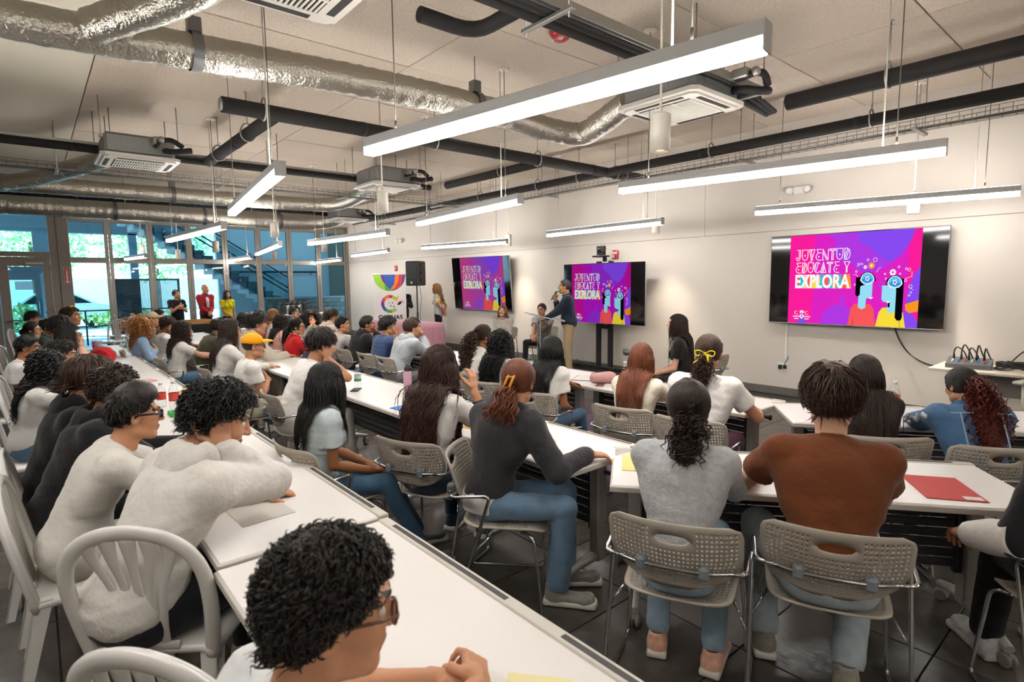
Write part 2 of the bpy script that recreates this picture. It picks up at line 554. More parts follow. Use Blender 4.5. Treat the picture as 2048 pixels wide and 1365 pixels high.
# stair: steps cast one by one between two stringers, glass guard with rails
stair = thing('staircase', 'concrete staircase with glass guard and steel rails beyond the folding doors', 'staircase', (-21.2, 1.75, 0))
n_st = 20
RISE, RUN = .17, .265
step_me = MB().box((-.85, 0, -.2), (.55, RUN + .02, 0), ch=.01).box((-.85, 0, -.42), (.55, RUN * .8, -.2)).mesh('step', mat('stair_concrete', '98a3a7', .85, var=.1, vscale=3))
ztop = 4.35
for k in range(n_st):
    link('step', step_me, stair, (0, k * RUN, ztop - k * RISE))
MB().box((-.85, n_st * RUN, .75), (.55, n_st * RUN + 1.0, .93), ch=.01).build('landing', mat('stair_concrete', '98a3a7'), stair)
m_rail = mat('stair_rail', '39444a', .4, metal=.6)
for off in (.45, .62, .98):
    MB().tube([(.57, 0, ztop + off), (.57, n_st * RUN, ztop + off - n_st * RISE)], .024, 8).build('rail', m_rail, stair)
MB().box((.56, .0, 0), (.575, n_st * RUN, .01)).build('rail', m_rail, stair)
g = MB()
L = n_st * RUN
g.add([(.6, 0, ztop - .3), (.6, L, ztop - .3 - n_st * RISE), (.6, L, ztop + .9 - n_st * RISE), (.6, 0, ztop + .9), (.615, 0, ztop - .3), (.615, L, ztop - .3 - n_st * RISE), (.615, L, ztop + .9 - n_st * RISE), (.615, 0, ztop + .9)],
      [[0, 3, 2, 1], [4, 5, 6, 7], [0, 1, 5, 4], [2, 3, 7, 6], [0, 4, 7, 3], [1, 2, 6, 5]])
gp = g.build('glass_guard', thin_glass('guard_glass', 'cfe6ea', .6, 0), stair)
for k in range(2, n_st, 4):
    for dz in (-.12, .05):
        MB().lathe([(0, 0), (.035, 0), (.035, .02), (0, .02)], 10, M=TR((.6, k * RUN, ztop - k * RISE + dz), 0, 0, PI / 2)).build('bolt', m_steel, gp)
# handrail across the pale wall and stone base under it
hr = thing('wall_rail', 'dark horizontal handrail along the pale wall beyond the doors', 'handrail', (-22.2, 5.3, 0))
MB().tube([(0, 0, 2.16), (0, 3.6, 2.16)], .035, 8).build('rail', m_rail, hr)
for k in range(4):
    MB().tube([(0, .4 + k * .95, 2.16), (-.2, .4 + k * .95, 2.05)], .012, 6).build('bracket', m_rail, hr)
pl = thing('stone_planter', 'stone clad planter wall below the pale wall outside', 'planter', (-19.6, 5.9, 0))
m_stone = [mat('planter_stone_%d' % i, c, .9, var=.15, vscale=9) for i, c in enumerate(('77766f', '8a867b', '6a6b66'))]
sm_ = [MB().box((0, 0, 0), (.05, .30, .14), ch=.012).mesh('stone', m) for m in m_stone]
MB().box((-.4, 0, 0), (0, 3.6, 1.2)).box((-.42, -.02, 1.2), (.06, 3.62, 1.26)).build('core', m_conc, pl)
for r in range(8):
    for c_ in range(12):
        y = c_ * .305 - (.15 if r % 2 else 0)
        if y < -.01 or y > 3.3: continue
        link('stone', random.choice(sm_), pl, (random.uniform(-.008, .008), y, r * .148 + .01))
# black slatted enclosure, railing, seats, car and greenery
m_blk = mat('black_timber', '2b3236', .7)
en = thing('slatted_enclosure', 'black slatted bin enclosure standing outside past the second folding leaf', 'enclosure', (-23.6, on_x(227, 600, -23.6)[1], 0))
MB().box((-1.2, 0, 0), (0, .04, 1.95)).box((-1.2, .04, 0), (-.04, .78, 1.9)).build('core', m_blk, en)
slat_me = MB().box((0, 0, 0), (.03, .8, .085), ch=.006).mesh('slat', m_blk)
for k in range(20): link('slat', slat_me, en, (-.035, .0, .03 + k * .096))
en2 = thing('slatted_screen', 'grey mesh screen panel standing outside behind the third folding leaf', 'screen', (-24.6, on_x(256, 600, -24.6)[1], 0))
MB().box((0, 0, 0), (.06, .06, 1.95)).box((0, 1.6, 0), (.06, 1.66, 1.95)).box((0, 0, 1.89), (.06, 1.66, 1.95)).box((0, 0, 0), (.06, 1.66, .06)).build('screen_frame', m_blk, en2)
sl2 = MB().box((.01, 0, 0), (.03, .022, 1.9)).mesh('slat', m_conc)
for k in range(38): link('slat', sl2, en2, (0, .06 + k * .041, .04))
rl = thing('terrace_railing', 'thin dark railing on the terrace outside the first folding leaves', 'railing', (-20.2, .3, 0))
for z in (.55, 1.0): MB().tube([(0, 0, z), (0, 3.4, z)], .02, 8).build('rail', m_rail, rl)
post_me = MB().tube([(0, 0, 0), (0, 0, 1.0)], .022, 8).mesh('post', m_rail)
for k in range(5): link('post', post_me, rl, (0, .05 + k * .82, 0))
so = thing('outdoor_armchair', 'dark outdoor armchair seen through the second folding leaf', 'armchair', (-19.6, 2.3, 0))
m_so = mat('dark_rattan', '333a40', .8, bump=.4, bscale=90)
MB().box((-.35, 0, .12), (.35, .72, .38), ch=.03).build('seat', m_so, so)
MB().box((-.35, -.05, .3), (.35, .1, .82), ch=.04).build('backrest', m_so, so)
for y in (.0,): pass
MB().box((-.4, 0, -.02), (-.28, .72, .6), ch=.03).build('armrest', m_so, so)
MB().box((.28, 0, -.02), (.4, .72, .6), ch=.03).build('armrest', m_so, so)
car = thing('parked_car', 'pale car parked outside beyond the terrace railing', 'car', (-29.5, .6, 0), PI / 2)
m_car = mat('car_paint', 'd8dde0', .25, coat=.5)
b = MB()
prof = [(-2.1, .35), (-2.15, .75), (-1.75, .95), (-1.0, 1.02), (-.5, 1.42), (.75, 1.45), (1.5, 1.0), (2.05, .9), (2.1, .4)]
b.prism([(p[0], p[1]) for p in prof], -.82, .82, M=TR((0, 0, 0), 0, PI / 2))
b.build('car_body', m_car, car)
for sx in (-1.35, 1.35):
    for sy in (-.8, .62):
        MB().lathe([(0, 0), (.3, 0), (.32, .05), (.32, .15), (.3, .2), (0, .2)], 20, M=TR((sx, sy + .0, .32), 0, -PI / 2)).build('wheel', m_matte, car)
MB().prism([(-.85, 1.03), (-.46, 1.36), (.7, 1.38), (1.3, 1.03)], -.83, .83, M=TR((0, 0, 0), 0, PI / 2)).build('car_window', mat('car_glass', '20282c', .1), car)
def leafy(name, label, cat, c, r, n, size, cols, trunk=None):
    t = thing(name, label, cat, c)
    rng = np.random.default_rng(abs(hash(label)) % 1000 if False else int(abs(c[0] * 37 + c[1] * 11)))
    p = rng.normal(size=(n, 3)); p /= np.linalg.norm(p, axis=1)[:, None]
    p *= (rng.random((n, 1)) ** .33) * np.array(r)
    a = rng.normal(size=(n, 3)); a /= np.linalg.norm(a, axis=1)[:, None]
    b_ = np.cross(a, rng.normal(size=(n, 3))); b_ /= np.linalg.norm(b_, axis=1)[:, None]
    s = size * rng.uniform(.6, 1.3, (n, 1))
    V = np.stack([p - a * s, p + b_ * s * .45, p + a * s, p - b_ * s * .45], 1).reshape(-1, 3) + np.array([0, 0, r[2] + (trunk or 0)])
    m_ = MB()
    F = np.arange(4 * n).reshape(-1, 4)
    m_.add(V, F)
    m_.F = [(F, rng.integers(0, len(cols), n), False)]
    o = m_.build('foliage', [mat('leaf_' + k, k, .6) for k in cols], t); o['kind'] = 'stuff'
    if trunk: MB().tube(smooth_path([(0, 0, 0), (.05, .05, trunk * .6), (0, 0, trunk + r[2] * .8)]), [.14] * 6 + [.12] * 6 + [.08], 8).build('trunk', mat('bark', '5b4a3a', .9), t)
    return t
gr = ('7fa868', '9fc184', 'c2d8a4')
leafy('tree', 'green tree outside seen above the entrance door', 'tree', (-34, .2, 0), (2.6, 2.4, 2.2), 2600, .13, gr, 2.0)
leafy('tree', 'green tree outside behind the first two folding leaves', 'tree', (-38, 5.6, 0), (2.8, 2.8, 2.3), 2600, .14, gr, 1.8)
leafy('tree', 'green tree outside farther off behind the staircase', 'tree', (-40, 12.2, 0), (3., 3., 2.4), 2400, .15, gr, 1.6)
leafy('tree', 'green tree outside at the far street behind the fourth folding leaf', 'tree', (-43, 19.0, 0), (3., 3., 2.6), 2200, .16, gr, 1.6)
leafy('hedge', 'low bright hedge outside the entrance door', 'hedge', (-27, -.6, 0), (.9, 2.2, .55), 900, .12, ('5a8a40', '86b05c', 'a9c77e'))
leafy('hedge', 'low bright hedge outside behind the terrace railing', 'hedge', (-27.5, 3.2, 0), (.8, 1.6, .4), 700, .12, ('5a8a40', '86b05c', 'a9c77e'))
structure('road_wall', MB().box((-46, -14, 0), (-45.6, 30, 2.2)), mat('street_wall', 'd9dcda', .8))
# second door set beyond the entrance
vd = thing('vestibule_door', 'dark framed glass door of the outer vestibule beyond the entrance', 'door', (-21.4, -.75, 0), 0)
MB().box((-.04, 0, 0), (.04, .14, 2.1)).box((-.04, .88, 0), (.04, 1.02, 2.1)).box((-.04, .14, 1.9), (.04, .88, 2.1)).box((-.04, .14, 0), (.04, .88, .25)).box((-.04, -.5, 0), (.04, 0, .1)).box((-.05, -.6, 2.1), (.05, 1.45, 2.28)).build('leaf_frame', m_dkbeam, vd)
MB().box((-.005, .14, .25), (.005, .88, 1.9)).build('pane', thin_glass('guard_glass', 'cfe6ea', .6, 0), vd)
MB().box((.006, .45, 1.62), (.01, .84, 1.86)).build('paper_notice', mat('notice_paper', 'cfd8da', .8), vd)
MB().tube([(.06, .95, .9), (.06, .95, 1.3)], .014, 8).build('handle', m_steel, vd)
ex = thing('exit_sign', 'red lit exit sign seen through the glass above the entrance', 'sign', (-19.6, -.95, 2.72))
MB().box((-.03, 0, 0), (.03, .34, .2), ch=.01).build('housing', m_whitem, ex)
# ================================================================== under the ceiling
m_light_body = mat('light_housing', 'd6d7d6', .5, metal=0.)
m_diff = emitter('diffuser_glow', 'fffbf6', LIGHT_STRENGTH)
m_added_up = emitter('added_uplight_glow', 'fffbf6', LIGHT_STRENGTH * .7)  # glow added on top of the pendants to brighten the ceiling
m_lens = emitter('downlight_glow', 'ffe9c8', 8.0)
m_wire = mat('suspension_wire', '6d6a64', .4, metal=.7)
m_white = mat('white_powder_coat', 'e4ddcf', .45)
disc_me = MB().lathe([(0, -.012), (.05, -.012), (.06, -.004), (.06, 0), (0, 0)], 18).mesh('canopy', m_white)

def linear_light(a, b, z, label, w=.078):
    A, B = (np.array(a), np.array(b)) if len(a) == 3 else (on_z(a[0], a[1], z), on_z(b[0], b[1], z))
    c = (A + B) / 2; L = np.hypot(*(B - A)[:2]); rz = math.atan2(B[1] - A[1], B[0] - A[0])
    t = thing('linear_pendant', label, 'ceiling light', (c[0], c[1], z), rz, 'long white linear pendants')
    h = L / 2
    MB().box((-h, -w / 2, .045), (h, w / 2, .105), ch=.004).build('housing', m_light_body, t)
    MB().box((-h + .006, -w / 2 + .001, 0), (h - .006, w / 2 - .001, .045), ch=.006).build('diffuser', m_diff, t)
    MB().box((-h + .01, -w / 2 + .012, .105), (h - .01, w / 2 - .012, .1065)).build('added_uplight', m_added_up, t)  # unseen strip added to the housing, shines up at the ceiling
    for s in (-1, 1):
        MB().box((s * h - .003, -w / 2 - .001, -.001), (s * h + .003, w / 2 + .001, .106)).build('end_cap', m_light_body, t)
        x = s * (h - .28)
        MB().tube([(x, 0, .1), (x, 0, ZC - z - .005)], .0035, 6).tube([(x, 0, .1), (x, 0, .16)], .007, 6).build('suspension_cable', m_wire, t)
        link('canopy', disc_me, t, (x, 0, ZC - z - .002))
    MB().tube([(h - .36, .0, .1), (h - .36, 0, ZC - z)], .005, 6).build('power_cord', m_white, t)
    return t
LIN = [((738, 312), (1534, 104), 2.50, 'nearest and longest looking white linear pendant, slanting across the ceiling middle'),
       ((464, 432), (561, 352), 2.46, 'steeply foreshortened linear pendant hanging over the middle desk row near the ball cap'),
       ((1241, 388), (1893, 310), 2.50, 'linear pendant above the brown shirt, second nearest of the long lamps'),
       ((1511, 431), (2040, 392), 2.50, 'linear pendant parallel to the wall just above the largest wall screen'),
       ((837, 452), (1041, 408), 2.48, 'linear pendant over the speaker side, above the wall screen by the polo shirt woman'),
       ((1096, 474), (1325, 450), 2.50, 'linear pendant close to the wall above the screen on the black floor stand'),
       ((845, 499), (1014, 488), 2.47, 'lower linear pendant just above the tilted wall screen'),
       ((337, 485), (448, 459), 2.42, 'linear pendant in front of the folding glass doors at the fourth leaf'),
       ((619, 491), (776, 471), 2.43, 'linear pendant in front of the last folding leaves and the wall corner'),
       ((705, 514), (777, 505), 2.46, 'small looking linear pendant above the roll-up banner'),
       ((252, 521), (292, 516), 2.36, 'tiny looking linear pendant farthest off, beside the second folding leaf'),
       ((457, 524), (503, 518), 2.38, 'tiny looking linear pendant by the doors above the woman in yellow'),
       ((514, 511), (561, 493), 2.40, 'slanting short looking linear pendant before the sixth folding leaf'),
       ((635, 527), (682, 522), 2.36, 'faint linear pendant lowest before the corner leaf')]
for q in LIN: linear_light(*q)
# unseen pendants added along the lamp grid to light the near tables
for x, y, l in ((1.3, 2.2, 'added unseen linear pendant over the room side behind the fanned tables'), (1.4, 4.6, 'added unseen linear pendant over the office chair side of the room'), (1.3, 7.3, 'added unseen linear pendant by the screen wall over the equipment desk'),
                (-3.4, -.8, 'added unseen linear pendant over the aisle behind the nearest plastic chairs'), (-7.2, -.8, 'added unseen linear pendant over the aisle behind the middle of the plastic chair row'), (1.2, -.8, 'added unseen linear pendant over the aisle at the near corner of the room')):
    linear_light((x, y, 2.5), (x + 2.42, y + .15, 2.5), 2.5, l)

cyl_h = MB().lathe([(.0, .24), (.058, .24), (.065, .232), (.065, .0), (.06, .0), (.056, .03), (0, .03)], 28, cap=False).mesh('housing', m_white)
cyl_l = MB().lathe([(0, .022), (.054, .022), (.054, .026), (0, .026)], 24).mesh('lens', m_lens)
def cylinder_light(x, y, z, label, power=SPOT_STRENGTH):
    t = thing('cylinder_pendant', label, 'ceiling light', (x, y, z), 0, 'white cylinder pendants')
    link('housing', cyl_h, t)
    link('lens', cyl_l, t)
    MB().tube([(0, 0, .24), (0, 0, ZC - z)], .008, 8).tube([(0, 0, .24), (0, 0, .28)], .013, 8).build('stem', m_white, t)
    link('canopy', disc_me, t, (0, 0, ZC - z - .002))
    ld = bpy.data.lights.new('downlight', 'SPOT')
    ld.energy = power; ld.spot_size = math.radians(75); ld.spot_blend = .7; ld.shadow_soft_size = .05
    ld.color = (1, .9, .76)
    lo = bpy.data.objects.new('downlight', ld); COL.objects.link(lo); lo.parent = t; lo.location = (0, 0, .01)
    return t
def at_y(px, py, Y):
    return on_y(px, py, Y)
CYL = [(on_y(1320, 305, 3.19), 'nearest white cylinder pendant, under the big ceiling cassette'),
       (on_y(766, 425, 3.25), 'white cylinder pendant hanging in front of the mid ceiling cassette'),
       (on_y(550, 475, 3.11), 'white cylinder pendant before the seventh folding leaf, above a slanting lamp'),
       (on_y(432, 505, 3.14), 'white cylinder pendant before the fourth folding leaf'),
       (on_y(1311, 467, 7.82), 'white cylinder pendant by the wall at the end of the lamp over the stand screen'),
       (on_y(1017, 492, 7.85), 'white cylinder pendant by the wall at the corner of the tilted screen'),
       (on_y(1826, 428, 7.8), 'white cylinder pendant by the wall above the largest screen'),
       (on_x(357, 518, -17.2), 'small looking cylinder pendant before the third folding leaf'),
       (on_x(285, 508, -17.3), 'small looking bright cylinder pendant before the second folding leaf'),
       (on_y(549, 522, 5.0), 'cylinder pendant right below a slanting lamp at the sixth leaf'),
       (on_y(649, 504, 5.3), 'cylinder pendant hanging under the lamp at the last folding leaves')]
for p, l in CYL: cylinder_light(p[0], p[1], max(2.3, min(p[2], 2.6)), l, SPOT_STRENGTH * (1.7 if p[1] > 7 else 1))

# ---- black insulated pipes with clevis hangers
m_pipe = mat('black_insulation', '15110f', .8, bump=.15, bscale=25)
def hanger(t, p, r, ax):
    """Clevis strap around the pipe with its rod to the ceiling (pipe runs along axis ax)."""
    a = np.linspace(-PI * .5, PI * 1.5, 17)
    k = r + .008
    P = np.c_[np.zeros(17), k * np.cos(a), k * np.sin(a) * 1.0]
    P[:, 2] = np.where(P[:, 2] > 0, P[:, 2] * 1.55, P[:, 2])
    if ax == 'y': P = P[:, [1, 0, 2]]
    mb = MB().tube(P + np.array(p), .009, 6, closed=True)
    mb.build('hanger_strap', m_galv, t)
    MB().tube([(p[0], p[1], p[2] + k * 1.5), (p[0], p[1], ZC)], .006, 6).tube([(p[0], p[1], ZC - .012), (p[0], p[1], ZC)], .022, 8).build('hanger_rod', m_galv, t)
def pipe(P, r, label, hang=(), ax='y', caps=True):
    t = thing('insulated_pipe', label, 'pipe', group='black pipes under the ceiling')
    P = np.array(P, float)
    Q = filleted(P, .18, 5) if len(P) > 2 else P
    MB().tube(Q, r, 14).build('insulation', m_pipe, t)
    for h in hang: hanger(t, h, r, ax)
    # taped joints of the foam sleeves
    d = P[1] - P[0]; L = np.linalg.norm(d)
    for k in range(1, int(L / 1.9) + 1):
        c = P[0] + d * (k * 1.9 - .5) / L
        MB().tube([c, c + d / L * .06], r + .003, 14).build('joint_tape', m_matte, t)
    return t
p1 = pipe([(-6.0, 1.52, 3.4), (-6.0, 8.05, 3.4)], .075, 'thick black pipe with a capped end running from the room middle to the wall', [(-6.0, 1.9, 3.4), (-6.0, 3.9, 3.4), (-6.0, 5.6, 3.4), (-6.0, 7.3, 3.4)])
MB().lathe([(0, 0), (.055, 0), (.055, .03), (0, .03)], 14, M=TR((-6, 1.50, 3.4), 0, -PI / 2)).build('end_cap', m_galv, p1)
pipe([(-6.05, 2.03, 3.4), (-8.85, 2.03, 3.4)], .07, 'black branch pipe teeing off toward the ceiling cassette', [(-7.0, 2.03, 3.4), (-8.3, 2.03, 3.4)], 'x')
p3 = pipe([(-8.9, -.9, 3.4), (-8.9, 5.65, 3.4)], .05, 'long black pipe with a strut rail passing two ceiling cassettes', [])
MB().box((-8.86, -.9, 3.44), (-8.82, 5.5, 3.47)).build('strut_rail', m_galv, p3)
for y in (.9, 2.9, 5.3):
    MB().box((-9.15, y - .02, 3.32), (-8.6, y + .02, 3.345)).tube([(-9.1, y, 3.3), (-9.1, y, ZC)], .006, 6).tube([(-8.65, y, 3.3), (-8.65, y, ZC)], .006, 6).build('trapeze', m_galv, p3)
pipe([(.9, 7.1, 3.4), (-15.2, 7.1, 3.4)], .065, 'long black pipe running parallel to the screen wall', [(x, 7.1, 3.4) for x in (-2.3, -4.2, -6.6, -7.6, -9.3, -11.2, -13.2)], 'x')
pipe([(.9, 5.75, 3.4), (-2.6, 5.75, 3.4)], .075, 'short thick black pipe ending at the big ceiling cassette', [(-1.75, 5.75, 3.4)], 'x')
pipe([(-8.5, 5.75, 3.4), (-6.0, 5.75, 3.4)], .065, 'black branch pipe from the mid cassette to the thick pipe', [(-7.0, 5.75, 3.4)], 'x')
pipe([(-13.9, -.6, 3.42), (-13.9, 5.9, 3.42)], .05, 'thin looking black pipe nearest the folding doors', [(-13.9, 1.6, 3.42), (-13.9, 4.0, 3.42)])
pipe([(-3.3, 2.05, 3.42), (-3.3, 2.5, 3.42), (-2.75, 2.5, 3.42)], .05, 'short black elbow pipe at the top picture edge beside the near cassette', [])
# bundle of refrigerant lines on strut
bd = thing('pipe_bundle', 'bundle of thin black lines on a galvanised strut rail above the long lamp', 'pipe bundle')
for k, (dx, dz, r) in enumerate(((0, 0, .035), (.075, .01, .028), (.14, .0, .022))):
    MB().tube([(-2.8 + dx, .6, 3.38 + dz), (-2.8 + dx, 5.25, 3.38 + dz), (-2.72 + dx * .5, 5.6, 3.3)], r, 10).build('line', m_pipe, bd)
MB().box((-2.62, .6, 3.4), (-2.575, 5.2, 3.43)).box((-2.62, .6, 3.36), (-2.615, 5.2, 3.4)).box((-2.58, .6, 3.36), (-2.575, 5.2, 3.4)).build('strut_rail', m_galv, bd)
for y in (2.6, 5.05):
    MB().box((-2.92, y - .02, 3.315), (-2.46, y + .02, 3.34), ch=.004).tube([(-2.88, y, 3.28), (-2.88, y, ZC)], .006, 6).tube([(-2.5, y, 3.28), (-2.5, y, ZC)], .006, 6).build('trapeze', m_galv, bd)

# ---- wire basket trays
m_basket = mat('basket_wire', '6f6c66', .45, metal=.6)
def tray(x0, y0, x1, y1, z, label, hangs):
    L = math.hypot(x1 - x0, y1 - y0); rz = math.atan2(y1 - y0, x1 - x0)
    t = thing('cable_tray', label, 'cable tray', (x0, y0, z), rz, 'wire cable trays')
    for y, zz in ((-.1, .085), (-.1, .04), (-.1, 0), (-.05, 0), (0, 0), (.05, 0), (.1, 0), (.1, .04), (.1, .085)):
        MB().tube([(0, y, zz), (L, y, zz)], .0028, 5).build('long_wire', m_basket, t)
    cw = MB().tube([(0, -.1, .085), (0, -.1, 0), (0, .1, 0), (0, .1, .085)], .0026, 4).mesh('cross_wire', m_basket)
    n = int(L / .1)
    for k in range(min(n, 150)): link('cross_wire', cw, t, (k * L / min(n, 150), 0, 0))
    for h in hangs:
        MB().box((h - .02, -.22, -.03), (h + .02, .22, -.006)).tube([(h, -.17, -.05), (h, -.17, ZC - z)], .005, 6).tube([(h, .17, -.05), (h, .17, ZC - z)], .005, 6).build('trapeze', m_galv, t)
    # a few cables lie in the basket
    for k in range(3):
        P = [(x, -.05 + k * .04 + .012 * math.sin(x * 1.3 + k), .012) for x in np.linspace(.2, L - .2, 30)]
        MB().tube(P, .006, 6).build('cable', m_black if k else m_white, t)
    return t
tray(-14.3, 7.25, 1.0, 7.3, 3.25, 'wire basket cable tray running along the screen wall', (.8, 2.9, 4.9, 6.8, 8.7, 10.5, 12.4, 14.2))
tray(-9.85, -.8, -9.85, 7.2, 3.25, 'wire basket cable tray crossing the room toward the wall tray', (1.2, 3.2, 5.2, 7.2))

# ---- foil ducts
m_foil = mat('duct_foil', 'c9c4b8', .28, metal=.9, bump=1.0, bscale=45, stretch=(1, 1, 1))
m_strap = mat('duct_strap', '77787a', .4, metal=.8)
def duct(P, r, label, straps=(), seg=14, seed=1, straight=False):
    t = thing('foil_duct', label, 'duct', group='foil ducts')
    rng = np.random.default_rng(seed)
    Q = smooth_path(P, seg)
    # resample about every 3 cm
    d = np.r_[0, np.cumsum(np.linalg.norm(np.diff(Q, axis=0), axis=1))]
    n = max(8, int(d[-1] / .035))
    Q = np.stack([np.interp(np.linspace(0, d[-1], n), d, Q[:, i]) for i in range(3)], 1)
    mb = MB().tube(Q, r, 26)
    V = mb.V[0].reshape(n, 26, 3)
    off = V - Q[:, None, :]
    nz = rng.normal(size=(n, 26)) * .022 + .02 * np.sin(np.arange(n) * 1.9 + rng.normal(size=n))[:, None]
    nz = (nz + np.roll(nz, 1, 1)) / 1.6
    mb.V[0] = (Q[:, None, :] + off * (1 + nz[:, :, None])).reshape(-1, 3)
    mb.build('foil_skin', m_foil, t)
    for (p, ax) in straps:
        p = np.array(p)
        k = r + .014
        a = np.linspace(0, 2 * PI, 25)[:-1]
        P_ = np.c_[np.zeros(24), k * np.cos(a), k * np.sin(a)]
        if ax == 'y': P_ = P_[:, [1, 0, 2]]
        w = np.array([.035, 0, 0]) if ax == 'x' else np.array([0, .035, 0])
        V = np.vstack([P_ + p - w, P_ + p + w])
        F = [[i, (i + 1) % 24, 24 + (i + 1) % 24, 24 + i] for i in range(24)]
        MB().add(V, F, 0, True).box(p + np.array([-.045, -.045, k - .01]), p + np.array([.045, .045, k + .1]), ch=.005).tube([p + np.array([0, 0, k + .1]), (p[0], p[1], ZC)], .005, 6).build('strap', m_strap, t)
    return t
duct([(-5.0, -1.6, 3.4), (-4.95, .1, 3.4), (-4.8, 1.06, 3.4), (-4.62, 2.3, 3.4), (-4.58, 3.5, 3.4), (-4.62, 4.4, 3.36), (-4.5, 4.85, 3.34), (-4.1, 4.75, 3.36), (-3.55, 4.55, 3.42)], .125,
     'crinkled foil duct crossing above the near tables and bending to the big cassette', [((-4.8, 1.06, 3.4), 'y'), ((-4.58, 3.45, 3.4), 'y')], seed=3)
duct([(-4.75, .45, 3.4), (-4.45, .62, 3.42), (-4.05, .8, 3.42), (-3.4, 1.0, 3.42)], .11, 'foil duct branch leading to the near cassette at the top edge', (), seed=4)
duct([(-12.6, -1.4, 3.4), (-12.5, 1.2, 3.4), (-12.4, 3.4, 3.4), (-12.2, 4.9, 3.4), (-11.6, 5.3, 3.45), (-10.6, 5.2, 3.5), (-9.4, 4.8, 3.5), (-8.85, 4.6, 3.5)], .14,
     'foil duct running parallel to the doors and curving up to the mid cassette', [((-12.45, 2.2, 3.4), 'y')], seed=5)
duct([(-14.6, -1.5, 3.28), (-14.7, 1.3, 3.28), (-14.75, 4.0, 3.28), (-14.7, 5.6, 3.28), (-14.3, 6.1, 3.34), (-13.9, 6.2, 3.42)], .19,
     'thick foil duct hanging right before the folding glass doors', [((-14.7, 1.5, 3.28), 'y'), ((-14.75, 3.2, 3.28), 'y'), ((-14.72, 4.9, 3.28), 'y')], seed=6)
duct([(-12.6, -.3, 3.36), (-11.6, .2, 3.38), (-10.2, .75, 3.42), (-9.0, 1.1, 3.45)], .12, 'sloping foil duct feeding the left cassette', (), seed=8)
duct([(-14.6, -.55, 3.3), (-13.6, -.6, 3.36), (-12.7, -.5, 3.4)], .17, 'short foil duct joining two ducts at the picture edge', (), seed=9)

# ---- ceiling cassettes
m_ac = mat('cassette_white', 'dcd6cc', .45)
m_acbox = mat('cassette_sheet_metal', '8b8d8c', .45, metal=.55)
m_dark = mat('dark_slot', '2c2925', .8)
def cassette(x, y, z, label, hbox=.24, grille='louver'):
    t = thing('ceiling_cassette', label, 'air conditioner', (x, y, z), 0, 'ceiling air conditioner cassettes')
    h = .41; q = .30
    mb = MB()
    c = .05
    oc = [(-h + c, -h), (h - c, -h), (h, -h + c), (h, h - c), (h - c, h), (-h + c, h), (-h, h - c), (-h, -h + c)]
    mb.prism(oc, .0, .035).prism([(p[0] * .9, p[1] * .9) for p in oc], -.018, .0)
    mb.build('fascia', m_ac, t)
    for k in range(4):
        M = TR((0, 0, 0), k * PI / 2)
        MB().box((-.24, .305, -.021), (.24, .35, -.0175), m=0, M=M).build('air_slot', m_dark, t)
        MB().box((-.235, .312, -.026), (.235, .338, -.0215), m=0, M=M @ TR((0, 0, 0), 0, .05)).build('vane', m_ac, t)
    MB().box((-.26, -.26, -.020), (.26, .26, -.0175)).build('grille_recess', m_dark, t)
    bar = MB().box((-.255, -.0065, -.027), (.255, .0065, -.0195)).mesh('grille_bar', m_ac)
    for k in range(19): link('grille_bar', bar, t, (0, -.24 + k * .0267, 0))
    for x_ in (-.255, -.085, .085, .255):
        MB().box((x_ - .008, -.255, -.028), (x_ + .008, .255, -.0196)).build('grille_rib', m_ac, t)
    b = MB().box((-.36, -.36, .035), (.36, .36, .035 + hbox), ch=.03)
    b.build('casing', m_acbox, t)
    MB().box((-.365, -.2, .09), (-.36, .1, .25)).box((-.2, -.366, .09), (.12, -.36, .22)).box((.36, -.2, .1), (.366, .1, .24)).build('access_panel', m_acbox, t)
    for sx in (-1, 1):
        for sy in (-1, 1):
            MB().tube([(sx * .39, sy * .39, .2), (sx * .39, sy * .39, ZC - z)], .006, 6).box((sx * .36, sy * .39 - .02, .19), (sx * .41, sy * .39 + .02, .21)).build('threaded_rod', m_galv, t)
    # pipe stubs and valve set on the wall side
    MB().tube(smooth_path([(.36, .15, .17), (.50, .15, .17), (.58, .18, .19), (.62, .28, .2), (.60, .40, .14)], 5), .03, 8).tube(smooth_path([(.36, .25, .12), (.48, .25, .1), (.56, .30, .08), (.56, .5, .12)], 5), .035, 8).build('pipe_stub', m_pipe, t)
    MB().box((.42, .1, .16), (.56, .2, .24), ch=.01).ball((.6, .18, .2), .04).build('valve_set', m_galv, t)
    return t
cassette(-2.97, 1.08, 3.22, 'near ceiling cassette cut by the top picture edge, its grille seen from below')
cassette(-3.02, 4.57, 3.22, 'big ceiling cassette behind the nearest cylinder pendant')
cassette(-8.55, 1.15, 3.22, 'ceiling cassette fed by a sloping foil duct, torn yellow insulation above it')
cassette(-8.4, 4.52, 3.22, 'mid ceiling cassette behind a cylinder pendant')
cassette(-13.55, 6.15, 3.25, 'farthest ceiling cassette in the corner above the folding doors')

